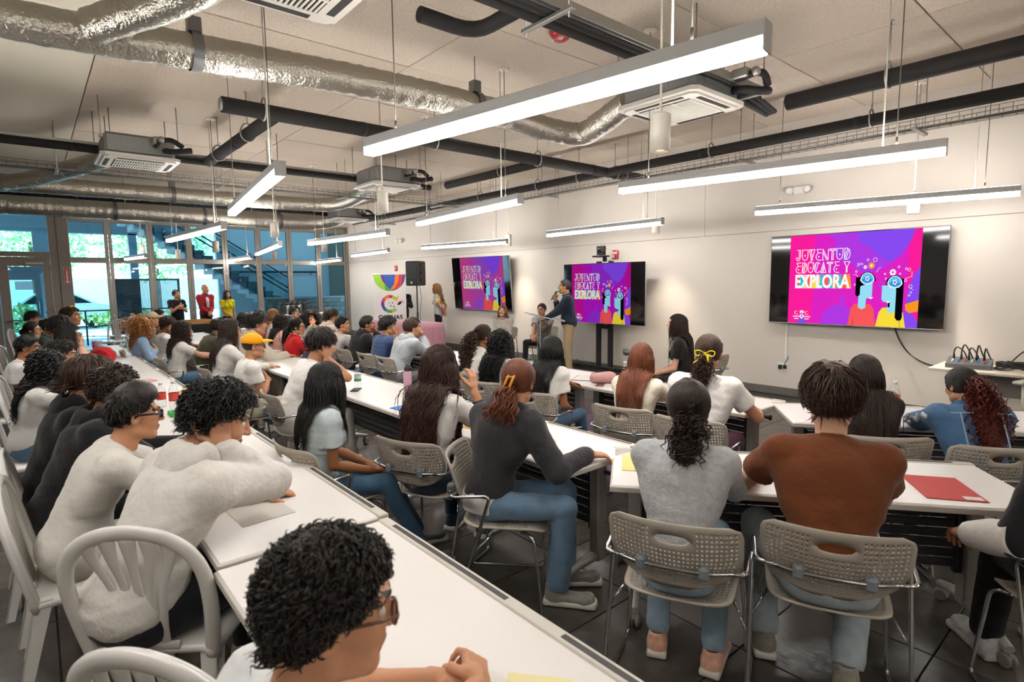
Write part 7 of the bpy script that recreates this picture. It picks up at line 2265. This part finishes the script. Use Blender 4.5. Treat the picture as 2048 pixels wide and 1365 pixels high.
person('woman in a grey satin blouse seated left of the lectern', None, pos=(fp[0], fp[1] + .05), rz=-2.6, lean=2, s=.90, near=1, female=True, skin='fair', head=(10, -8, -6), hair='shoulder', hcol='honey', top='shirt', tcol='b7b1a6', lcol='2a2b30', arms=('lap', 'lap'), shoes='2a2626', belt='under the grey blouse woman', hp=dict(len=.32))
fp = on_y(1352, 655, 5.7)
person('woman in black with long brown hair seated facing the lectern', None, pos=(fp[0] + .03, fp[1]), rz=2.05, lean=6, s=.97, near=2, female=True, skin='fair', head=(-4, -8, 0), hair='long', hcol='dark', top='tee', tcol='1d1b1c', lcol='1b1a1c', arms=('lap', 'lap'), shoes='222020', belt='under the long haired woman in black', hp=dict(len=.5, n=900))
grey_chair(*(on_y(1400, 712, 6.2)[:2]), 1.2, 'empty grey perforated chair behind the woman in black')
def shoulder_patch(root, c):
    m = MB()
    for k in (-1, 1):
        E_ = c['A'][k][0]; S_ = c['SH'][k]
        m.tube([S_ + (E_ - S_) * .16, S_ + (E_ - S_) * .60], [.060, .068], 12, flat=1.0)
    m.build('yellow_sleeve', cloth('f0c814'), c['shirt'])
person('woman in a grey polo with yellow sleeves standing by the tilted screen', None, pos=(-12.05, 7.80), rz=2.3, pose='stand', s=.97, lean=1, near=1, female=True, skin='tan', head=(8, 2, 0), hair='shoulder', hcol='honey', top='polo', tcol='a5a6a1', lcol='1b1b1d', arms=('back', 'back'), shoes='1b1a1a', chair=None, extra=shoulder_patch)
q_ = on_y(808, 590, 7.85)
person('woman in a black cardigan and yellow headband standing with arms crossed', None, pos=(q_[0], 7.82), rz=-2.1, pose='stand', s=.96, lean=1, near=1, female=True, skin='fair', head=(8, 2, 0), hair='tied', hcol='brown', tails=(dict(root=(.02, -.11, -.03), L=.2, rad=.04),), top='blazer', tcol='232326', lcol='1e1e22', arms=('cross', 'cross'), shoes='1b1a1a', chair=None,
       extra=lambda r, c: MB().tube([(np.array((.088 * math.cos(t), .045, .03 + .088 * math.sin(t))) * c['hs']) @ c['HM'].T + c['Hc'] for t in np.linspace(0, PI, 15)], .009, 6, flat=.5).build('headband', m_bow, r))
def bow_tie(root, c):
    CR, N, M = c['CR'], c['N'], c['M']
    b = MB(); p = N + CR @ np.array([0, .075, -.02])
    for k in (-1, 1): b.tube([p, p + CR @ np.array([k * .045, 0, 0])], [.006, .022], 6, flat=.5)
    b.build('bow_tie', m_black, root)
    MB().tube([N + CR @ np.array([0, .060, -.03]), M + CR @ np.array([0, .137, .1]), M + CR @ np.array([0, .142, -.1])], .036, 8, flat=.4).build('shirt_front', cloth('ebe8e6'), c['shirt'])
person('bald man in a red jacket and bow tie standing before the glass doors', None, pos=(-16.9, 3.57), rz=-1.35, pose='stand', s=1.0, build=.92, lean=1, near=1, skin='tan', head=(6, -2, 0), hair=None, hcol='grey', top='blazer', tcol='a3222f', lcol='1d1d22', arms=(A_('front', t=(-.02, .24, .98)), A_('front', t=(.03, .24, .96))), shoes='1b1a1a', chair=None, extra=bow_tie)
person('man in a black tee standing with arms crossed before the glass doors', None, pos=(-16.95, 2.9), rz=-1.25, pose='stand', s=.92, lean=1, near=1, skin='tan', head=(4, -8, 0), hair='short', hcol='jet', top='tee', tcol='17171a', lcol='1d1d22', arms=('cross', 'cross'), shoes='1b1a1a', chair=None)
person('woman in a yellow blouse with long dark hair standing before the glass doors', None, pos=(-16.9, 4.10), rz=-1.35, pose='stand', s=.90, lean=1, near=1, female=True, skin='tan', head=(8, -8, 0), hair='long', hcol='jet', hp=dict(len=.38), top='tee', tcol='d9cd1e', lcol='2a2a30', arms=('down', 'front'), shoes='1b1a1a', chair=None)
# ================================================================== things on the tables, far tables, right-hand desk
TT = TZ + .0005
m_pet = thin_glass('clear_bottle', 'fafdfd', .9, .04)
m_water = thin_glass('bottle_water', 'e3eef0', .5, .03)
def bottle(p, label, cap='f0f0f0', band='7fb5d8', liquid=None, hgt=.215, r=.032, band2=None, fill=.6):
    t = thing('bottle', label, 'bottle', (p[0], p[1], TT if len(p) < 3 else p[2]))
    k = hgt / .215
    prof = [(0, 0), (r * .85, 0), (r, .012), (r, .05 * k), (r * .94, .056 * k), (r, .062 * k), (r, .13 * k), (r * .9, .15 * k), (r * .55, .185 * k), (.012, .195 * k), (.012, .203 * k)]
    MB().lathe(prof, 20, cap=False).build('bottle_shell', m_pet, t)
    MB().lathe([(0, .195 * k), (.0145, .195 * k), (.0145, hgt), (.012, hgt + .002), (0, hgt + .002)], 14).build('cap', dart('cap_' + cap, cap), t)
    b = MB().lathe([(r + .0006, .066 * k), (r + .0008, .126 * k)], 20, cap=False).build('label_band', dart('band_' + band, band), t)
    if band2: MB().lathe([(r + .001, .070 * k), (r + .0012, .092 * k)], 20, cap=False).build('label_stripe', dart('band_' + band2, band2), t)
    if liquid: MB().lathe([(0, .003), (r * .83, .003), (r * .96, .014), (r * .96, .13 * k * fill), (0, .13 * k * fill)], 18).build('drink', mat('drink_' + liquid, liquid, .1, alpha=.85), t)
    return t
def slab(name, label, cat, p, size, rz, col, part='cover', z=TT, extra=None, rough=.5):
    t = thing(name, label, cat, (p[0], p[1], z), rz)
    MB().box((-size[0] / 2, -size[1] / 2, 0), (size[0] / 2, size[1] / 2, size[2]), ch=min(.003, size[2] * .4)).build(part, dart('flat_' + col, col) if rough == .5 else mat('flat_' + col + str(rough), col, rough), t)
    if extra: extra(t)
    return t
def phone_screen(t, s=(.066, .14), z=.0082):
    MB().box((-s[0] / 2, -s[1] / 2, z), (s[0] / 2, s[1] / 2, z + .0006)).build('phone_screen', m_tvblk, t)
slab('phone', 'phone lying under the water bottle in the middle row', 'phone', (-4.80, 2.20), (.075, .155, .008), .9, '2b2b2d', 'phone_body', extra=phone_screen)
bottle((-4.83, 2.235, TT + .009), 'clear water bottle standing on a phone in the middle row', band='dfe9ee', band2='49a26a')
pb = thing('water_flask', 'pale pink flask with a dark loop lid behind the longest haired girl', 'flask', (-4.42, 2.52, TT))
MB().lathe([(0, 0), (.036, 0), (.038, .006), (.038, .15), (.034, .175), (.027, .185), (0, .185)], 22).build('flask_body', mat('flask_pink', 'd6a8bd', .4), pb)
MB().lathe([(0, .185), (.029, .185), (.029, .215), (.024, .222), (0, .222)], 18).build('lid', m_black, pb)
MB().tube(arc((0, 0, .222), .022, 0, PI, 9), .006, 6).build('loop', m_black, pb)
slab('folder', 'bright blue folder under a black phone in the middle row', 'folder', (-3.80, 2.16), (.24, .17, .006), .15, '2f6fc0')
slab('phone', 'black phone lying on the blue folder', 'phone', (-3.76, 2.16), (.075, .155, .009), 1.35, '141416', 'phone_body', TT + .0065, extra=lambda t: phone_screen(t, z=.0092))
slab('folder', 'orange yellow folder by the elbow of the dark hoodie girl', 'folder', (-2.99, 2.30), (.22, .30, .005), .2, 'f0b23a')
slab('phone', 'dark phone lying on the orange yellow folder', 'phone', (-2.95, 2.36), (.075, .155, .009), 1.1, '36383b', 'phone_body', TT + .0055, extra=lambda t: phone_screen(t, z=.0092))
slab('phone', 'phone in a patterned case beside the forearm of the dark hoodie girl', 'phone', (-2.085, 2.27), (.078, .16, .010), -.5, 'a98a86', 'phone_case', extra=lambda t: phone_screen(t, (.068, .148), .0102))
bottle((-4.42, 4.0), 'clear water bottle in the front row beside the straight black hair', band='dce8ee', band2='3f9f62')
pz = thing('pencil_pouch', 'pink padded pouch on the front row table', 'pouch', (-3.50, 4.10, TT), .75)
f = Field((-.16, -.09, -.02), (.16, .09, .12), .006)
f.rbox((0, 0, .045), (.125, .055, .042), .035, k=.02).ell((.05, 0, .06), (.075, .05, .05), k=.03); f.plane((0, 0, 0), (0, 0, -1)); f.wrinkle(.002, 30, 4)
q = MB(); f.into(q); q.build('pouch_body', cloth('dba6a2'), pz)
MB().tube([(-.11, 0, .09), (.05, 0, .108), (.12, 0, .08)], .003, 5).build('zipper', m_galv, pz)
slab('phone', 'pale phone in front of the pink pouch', 'phone', (-3.42, 3.97), (.075, .155, .008), .55, 'c7a79b', 'phone_body', extra=phone_screen)
slab('clipboard', 'white sheet on a dark clipboard by the pink pouch', 'clipboard', (-3.78, 4.16), (.22, .30, .004), .5, '2a2b2e', 'board', extra=lambda t: MB().box((-.1, -.14, .0042), (.1, .14, .0052)).build('sheet', mat('paper', 'e9e5df', .7), t))
bottle((-3.30, 4.18), 'clear bottle with a red label in front of the auburn haired girl', band='d8433c', liquid='d9563f', fill=.5)
bottle((-1.26, 4.63), 'bottle of orange drink with an orange label on the far fanned table', band='e8602c', liquid='f0932b', hgt=.235, r=.036, fill=.75)
a = math.atan2(E1[1], E1[0])
slab('envelope', 'yellow envelope at the corner of the near fanned table', 'envelope', (-1.80, 2.40), (.17, .27, .003), a + .75 * 0, 'f3cf86', 'paper', rough=.8)
slab('envelope', 'red envelope with a white label on the near fanned table', 'envelope', (-.645, 3.135), (.235, .315, .004), a - .07, 'b9413e', 'paper', rough=.7, extra=lambda t: MB().box((.035, -.145, .0042), (.105, -.105, .0048)).build('label', mat('paper', 'e9e5df', .7), t))
slab('sheet', 'white sheet lying before the leaning white hoodie boy', 'paper', (-2.52, .68), (.30, .215, .0015), .05, 'dcd7cf', 'paper', rough=.8)
slab('sheet', 'small folded white paper beyond the leaning white hoodie boy', 'paper', (-3.40, .86), (.12, .09, .002), .5, 'eeeae6', 'paper', rough=.8)
slab('sticky_note', 'pale yellow note at the bottom picture edge on the nearest table', 'paper', (-.92, .85), (.16, .10, .002), .7, 'efe3ab', 'paper', rough=.8)
bottle((-5.05, .80), 'clear bottle with a red label, the taller of two in the plastic chair row', band='d4473f', hgt=.225, r=.036)
bottle((-5.22, .74), 'clear bottle with a red label, half hidden behind a taller one', band='d4473f', hgt=.2, r=.034)
gb = thing('snack_bag', 'crumpled clear bag with a yellow snack by the red labelled bottles', 'bag', (-5.28, .90, TT))
f = Field((-.09, -.09, -.02), (.09, .09, .14), .007); f.ell((0, 0, .05), (.06, .055, .055), k=.02).ell((.02, .02, .09), (.035, .03, .04), k=.02); f.plane((0, 0, 0), (0, 0, -1)); f.wrinkle(.006, 60, 8)
q = MB(); f.into(q); q.build('bag_skin', mat('snack_yellow', 'cdb775', .35), gb)
gp_ = thing('snack_packet', 'crumpled bright green packet on the plastic chair row table', 'packet', (-4.80, .76, TT))
f = Field((-.09, -.07, -.02), (.09, .07, .06), .006); f.rbox((0, 0, .018), (.06, .04, .016), .012, k=.01); f.plane((0, 0, 0), (0, 0, -1)); f.wrinkle(.006, 70, 3)
q = MB(); f.into(q); q.build('packet_skin', mat('packet_green', '3fae58', .35), gp_)
slab('phone', 'phone in a blue case near the green packet', 'phone', (-4.60, .84), (.08, .16, .012), 1.2, '3a63a0', 'phone_case', extra=lambda t: phone_screen(t, (.07, .15), .0122))
slab('wallet', 'black wallet beside the blue phone case', 'wallet', (-4.45, .88), (.10, .09, .02), .4, '26262a', 'leather')
slab('napkin', 'pink napkin farther along the plastic chair row table', 'napkin', (-6.75, .84), (.16, .14, .012), .3, 'd9a0a2', 'paper', rough=.8)
rbg = thing('tote_bag', 'limp red cloth bag lying on the table of the plastic chair row', 'bag', (-9.1, .66, TT))
f = Field((-.40, -.25, -.02), (.40, .25, .26), .012); f.ell((0, 0, .05), (.30, .16, .09), k=.03).ell((.12, .0, .12), (.16, .12, .07), k=.04).ell((-.2, .05, .06), (.14, .12, .07), k=.03); f.plane((0, 0, 0), (0, 0, -1)); f.wrinkle(.012, 22, 12)
q = MB(); f.into(q); q.build('bag_body', cloth('b5121b'), rbg)
MB().tube(smooth_path([(-.2, -.14, .05), (-.28, -.2, .012), (-.1, -.24, .01), (.05, -.15, .05)]), .012, 6, flat=.4).build('strap', cloth('b5121b'), rbg)
bottle((-10.75, .70), 'bottle of purple drink at the far end of the plastic chair row', band='8f4a6d', liquid='7d2f4f', cap='e9e9ee')
cp = thing('paper_cup', 'white paper cup beyond the purple drink', 'cup', (-11.05, .78, TT))
MB().lathe([(0, 0), (.03, 0), (.042, .1), (.043, .1), (.044, .103), (.040, .103), (.029, .004), (0, .004)], 18).build('cup_wall', mat('paper', 'e9e5df', .7), cp)
sg = thing('sunglasses', 'dark sunglasses resting on the far plastic chair row table', 'sunglasses', (-10.3, .62, TT))
for k in (-1, 1): MB().ball((k * .035, 0, .022), (.028, .006, .02), 0, 12, 8).tube([(k * .062, 0, .03), (k * .065, -.12, .008)], .0025, 5).build('lens' if k > 0 else 'lens', m_tvblk, sg)
MB().tube([(-.012, 0, .028), (.012, 0, .028)], .003, 6).build('bridge', m_black, sg)
bottle((-8.15, 2.40), 'water bottle with a teal label beside the white tee woman with long dark curls', band='6fb7b0', cap='4aa0a8')
# bags on the floor
def backpack(p, rz, col, label, sc_=1.):
    t = thing('backpack', label, 'backpack', p, rz)
    f = Field((-.24, -.2, -.02), (.24, .2, .52), .012)
    f.rbox((0, 0, .22), (.16, .10, .22), .08, k=.02).ell((0, .09, .15), (.12, .06, .12), k=.03); f.plane((0, 0, 0), (0, 0, -1)); f.wrinkle(.005, 24, 5)
    q = MB(); f.into(q); q.build('bag_body', cloth(col), t)
    for s in (-1, 1): MB().tube(smooth_path([(s * .08, -.09, .42), (s * .1, -.16, .32), (s * .1, -.14, .14), (s * .09, -.09, .06)]), .02, 6, flat=.35).build('shoulder_strap', cloth(col), t)
    MB().tube(arc((0, -.02, .43), .04, 0, PI, 8), .009, 6).build('grab_loop', cloth(col), t)
    t.scale = (sc_,) * 3
    return t
backpack((-8.1, 1.45, 0), .5, '4a382c', 'brown backpack on the floor under the middle row chairs')
backpack((-2.05, 3.05, 0), .3, '4a1a30', 'maroon backpack on the floor beside the yellow bow girl', .95)
# ---- tables at the glass doors
ct = thing('crate_table', 'folding table under a black cloth in front of the three standing people', 'table', (0, 0, 0))
MB().box((-16.25, 2.3, .70), (-15.55, 4.9, .735), ch=.006).build('table_top', m_white, ct)
for x in (-16.15, -15.65):
    for y in (2.45, 4.75): MB().tube([(x, y, 0), (x, y, .7)], .016, 8).build('leg', m_galv, ct)
tag(draped(None, -16.27, -15.53, 2.28, 4.92, .742, mat('black_cloth', '19191b', .9)), 'black tablecloth in front of the three standing people', 'tablecloth')
cr = thing('wooden_crate', 'small wooden crate with papers on the black clothed table', 'crate', (-15.75, 3.1, .745), .1)
m_wd = mat('crate_wood', 'b98a55', .7, var=.2, vscale=20)
for z in (.005, .06): MB().box((-.2, -.3, z), (.2, -.285, z + .045)).box((-.2, .285, z), (.2, .3, z + .045)).build('slat', m_wd, cr)
for z in (.005, .06): MB().box((-.2, -.285, z), (-.185, .285, z + .045)).build('slat', m_wd, cr)
for z in (.005, .06): MB().box((.185, -.285, z), (.2, .285, z + .045)).build('slat', m_wd, cr)
MB().box((-.185, -.285, 0), (.185, .285, .006)).build('crate_floor', m_wd, cr)
for k, (x, y, n, l) in enumerate(((-15.8, 3.75, 8, 'flat stack of white booklets on the black clothed table'), (-15.85, 4.25, 16, 'tall stack of white booklets below the woman in yellow'), (-15.8, 4.62, 12, 'stack of grey edged booklets at the end of the black clothed table'))):
    t = thing('booklet_stack', l, 'booklets', (x, y, .745))
    for q in range(n): MB().box((-.12, -.16, q * .011), (.12, .16, q * .011 + .0095), M=TR((0, 0, 0), .12 * math.sin(q * 2.3 + k))).build('booklet', mat('booklet_%d' % (q % 2), ('dcdad6', 'bcbcc0')[q % 2], .7), t)
tr_ = thing('serving_tray', 'dull steel tray beside the wooden crate', 'tray', (-15.75, 2.6, .745))
MB().box((-.18, -.22, 0), (.18, .22, .008)).box((-.2, -.24, .006), (-.18, .24, .03)).box((.18, -.24, .006), (.2, .24, .03)).box((-.18, -.24, .006), (.18, -.22, .03)).box((-.18, .22, .006), (.18, .24, .03)).build('tray_body', m_galv, tr_)
sv = thing('serving_table', 'white serving table under the coffee dispensers by the doors', 'table', (-17.0, 5.2, 0))
MB().box((-.35, 0, .78), (.35, 1.9, .82), ch=.006).build('table_top', m_white, sv)
for x in (-.3, .3):
    for y in (.1, 1.8): MB().tube([(x, y, 0), (x, y, .78)], .018, 8).build('leg', m_galv, sv)
for k, px in enumerate((563, 575, 586, 598, 610)):
    p = on_x(px, 615, -17.0)
    t = thing('airpot', ('black pump coffee dispenser at the near end of a row of five', 'second black pump coffee dispenser of the row of five', 'middle black pump coffee dispenser of the row of five', 'fourth black pump coffee dispenser of the row of five', 'last black pump coffee dispenser nearest the wall')[k], 'coffee dispenser', (-17.0, p[1], .82), -.4, 'coffee dispensers on the serving table')
    MB().lathe([(0, 0), (.075, 0), (.08, .01), (.08, .24), (.07, .27), (0, .27)], 20).build('flask_body', m_steel if k % 2 else m_black, t)
    MB().lathe([(0, .27), (.072, .27), (.076, .3), (.06, .345), (0, .35)], 20).build('lid', m_black, t)
    MB().tube([(.02, 0, .33), (.02, 0, .375), (-.03, 0, .38)], .018, 8).build('pump', m_black, t)
    MB().tube(smooth_path([(.06, 0, .30), (.11, 0, .30), (.12, 0, .25)]), .013, 8).build('spout', m_black, t)
    MB().tube(arc((0, 0, .33), .07, .35, PI - .35, 9, 'yz'), .008, 6).build('handle', m_black, t)
# ---- equipment desk and office chair at the picture's edge
ed = thing('equipment_desk', 'pale desk along the screen wall loaded with sound equipment', 'desk', (-.1, 7.72, 0))
MB().box((-1.62, -.32, .69), (1.6, .36, .72), ch=.006).build('desk_top', mat('desk_top_pale', 'd8cdbd', .5), ed)
MB().box((-1.55, .3, .38), (1.5, .32, .69)).build('modesty_panel', mat('panel_grey', '9c968e', .6), ed)
for x in (-1.3, 1.45): MB().box((x - .03, -.03, .04), (x + .03, .03, .69), ch=.005).box((x - .03, -.3, 0), (x + .03, .3, .04), ch=.01).build('leg', m_whitem, ed)
mx = thing('audio_mixer', 'small sound mixer with plugged black leads on the equipment desk', 'mixer', (-1.42, 7.7, .721), .1)
MB().prism([(-.16, 0), (.16, 0), (.16, .09), (-.16, .045)], -.19, .19, M=TR((0, 0, 0), PI / 2, PI / 2)).build('mixer_body', mat('mixer_grey', '55595d', .5), mx)
for i in range(5):
    MB().tube(smooth_path([(-.14 + i * .065, .05, .07), (-.14 + i * .065, .05, .16), (-.11 + i * .06, .02, .21 + .03 * (i % 2)), (-.05 + i * .05, -.02, .17), (-.02 + i * .05, -.02, .1)]), .007, 6).tube([(-.14 + i * .065, .05, .07), (-.14 + i * .065, .05, .13)], .011, 6).build('plug_lead', m_black, mx)
for i in range(6):
    for j in range(3): MB().lathe([(0, 0), (.008, 0), (.007, .014), (0, .014)], 8, c=(-.14 + i * .055, -.1 + j * .05, .062 + j * .005)).build('knob', dart('knob_%d' % (i % 3), ('e8e8e8', '3f77c8', 'c43a3a')[i % 3]), mx)
for k, (x, y, l) in enumerate(((-1.05, 7.66, 'tangle of black cables next to the mixer on the equipment desk'), (-.78, 7.74, 'second tangle of black cables behind the laptop on the equipment desk'))):
    t = thing('cable_heap', l, 'cables', (x, y, .722))
    rg = np.random.default_rng(k + 3)
    for q in range(7):
        a = np.linspace(0, 4 * PI, 40)
        MB().tube(np.c_[(.10 + .05 * rg.random()) * np.cos(a + q) + .02 * np.sin(3 * a), (.07 + .03 * rg.random()) * np.sin(a + q), .012 + .05 * rg.random() + .02 * np.sin(a * 1.7 + q) + .02], .006, 6).build('cable_loop', m_black, t)
lp = thing('laptop', 'open dark laptop at the picture edge on the equipment desk', 'laptop', (-.62, 7.62, .722), .35)
MB().box((-.17, -.12, 0), (.17, .12, .016), ch=.004).build('keyboard_base', mat('laptop_grey', '4c4d50', .4), lp)
lid = MB().box((-.17, 0, 0), (.17, .008, .23), M=TR((0, .12, .012), 0, -.2)).build('laptop_lid', m_black, lp)
MB().box((-.16, -.001, .012), (.16, 0, .22), M=TR((0, .12, .012), 0, -.2)).build('laptop_screen', pal2['pink'], lid)
lc = thing('laptop_cable', 'black cable arching from the laptop to the mixer along the wall', 'cable', (0, 0, 0))
MB().tube(smooth_path([(-1.12, 7.75, .74), (-1.02, 7.9, .9), (-.82, 8.0, 1.04), (-.6, 8.0, 1.04), (-.4, 7.9, .9), (-.38, 7.75, .75)], 8), .007, 6).build('cable', m_black, lc)
oc = thing('office_chair', 'off white office chair with a grey mesh back at the picture edge', 'office chair', (-.62, 6.95, 0), -.25)
m_oc = mat('office_chair_frame', 'cdc3b2', .45)
fr = filleted([(-.22, 0, .62), (-.24, .02, 1.08), (.24, .02, 1.08), (.22, 0, .62), (-.22, 0, .62)], .09, 6)
MB().tube(fr, .032, 10, flat=.8).build('back_frame', m_oc, oc)
MB().box((-.21, .0, .64), (.21, .012, 1.06), ch=.004).build('mesh_back', mat('mesh_grey', '8f9091', .8, alpha=.75), oc)
MB().box((-.22, -.015, .82), (.22, .03, .86), ch=.01).build('lumbar_bar', m_oc, oc)
f = Field((-.3, -.1, .38), (.3, .55, .58), .012); f.rbox((0, .24, .47), (.24, .24, .045), .04, k=.01)
q = MB(); f.into(q); q.build('seat', cloth('6f7072'), oc)
for s in (-1, 1):
    MB().tube(filleted([(s * .2, .12, .42), (s * .30, .12, .44), (s * .31, .12, .68)], .04, 4), .022, 8).build('arm_post', m_oc, oc)
    f = Field((s * .31 - .07, -.06, .66), (s * .31 + .07, .32, .73), .008); f.rbox((s * .31, .13, .695), (.045, .15, .018), .016, k=.01)
    q = MB(); f.into(q); q.build('arm_pad', mat('arm_pad', 'b9b4aa', .6), oc)
MB().tube(smooth_path([(0, -.02, .66), (0, -.08, .5), (0, .1, .41), (0, .2, .41)]), .035, 8, flat=.6).build('back_spine', m_oc, oc)
MB().tube([(0, .22, .1), (0, .22, .42)], .028, 10).build('gas_lift', m_matte, oc)
for k in range(5):
    a = k * 2 * PI / 5 + .3
    MB().tube([(0, .22, .1), (.3 * math.cos(a), .22 + .3 * math.sin(a), .075)], [.03, .02], 8).build('base_arm', m_oc, oc)
    MB().lathe([(0, -.02), (.028, -.02), (.028, .02), (0, .02)], 12, M=TR((.31 * math.cos(a), .22 + .31 * math.sin(a), .029), a, PI / 2)).build('caster', m_black, oc)
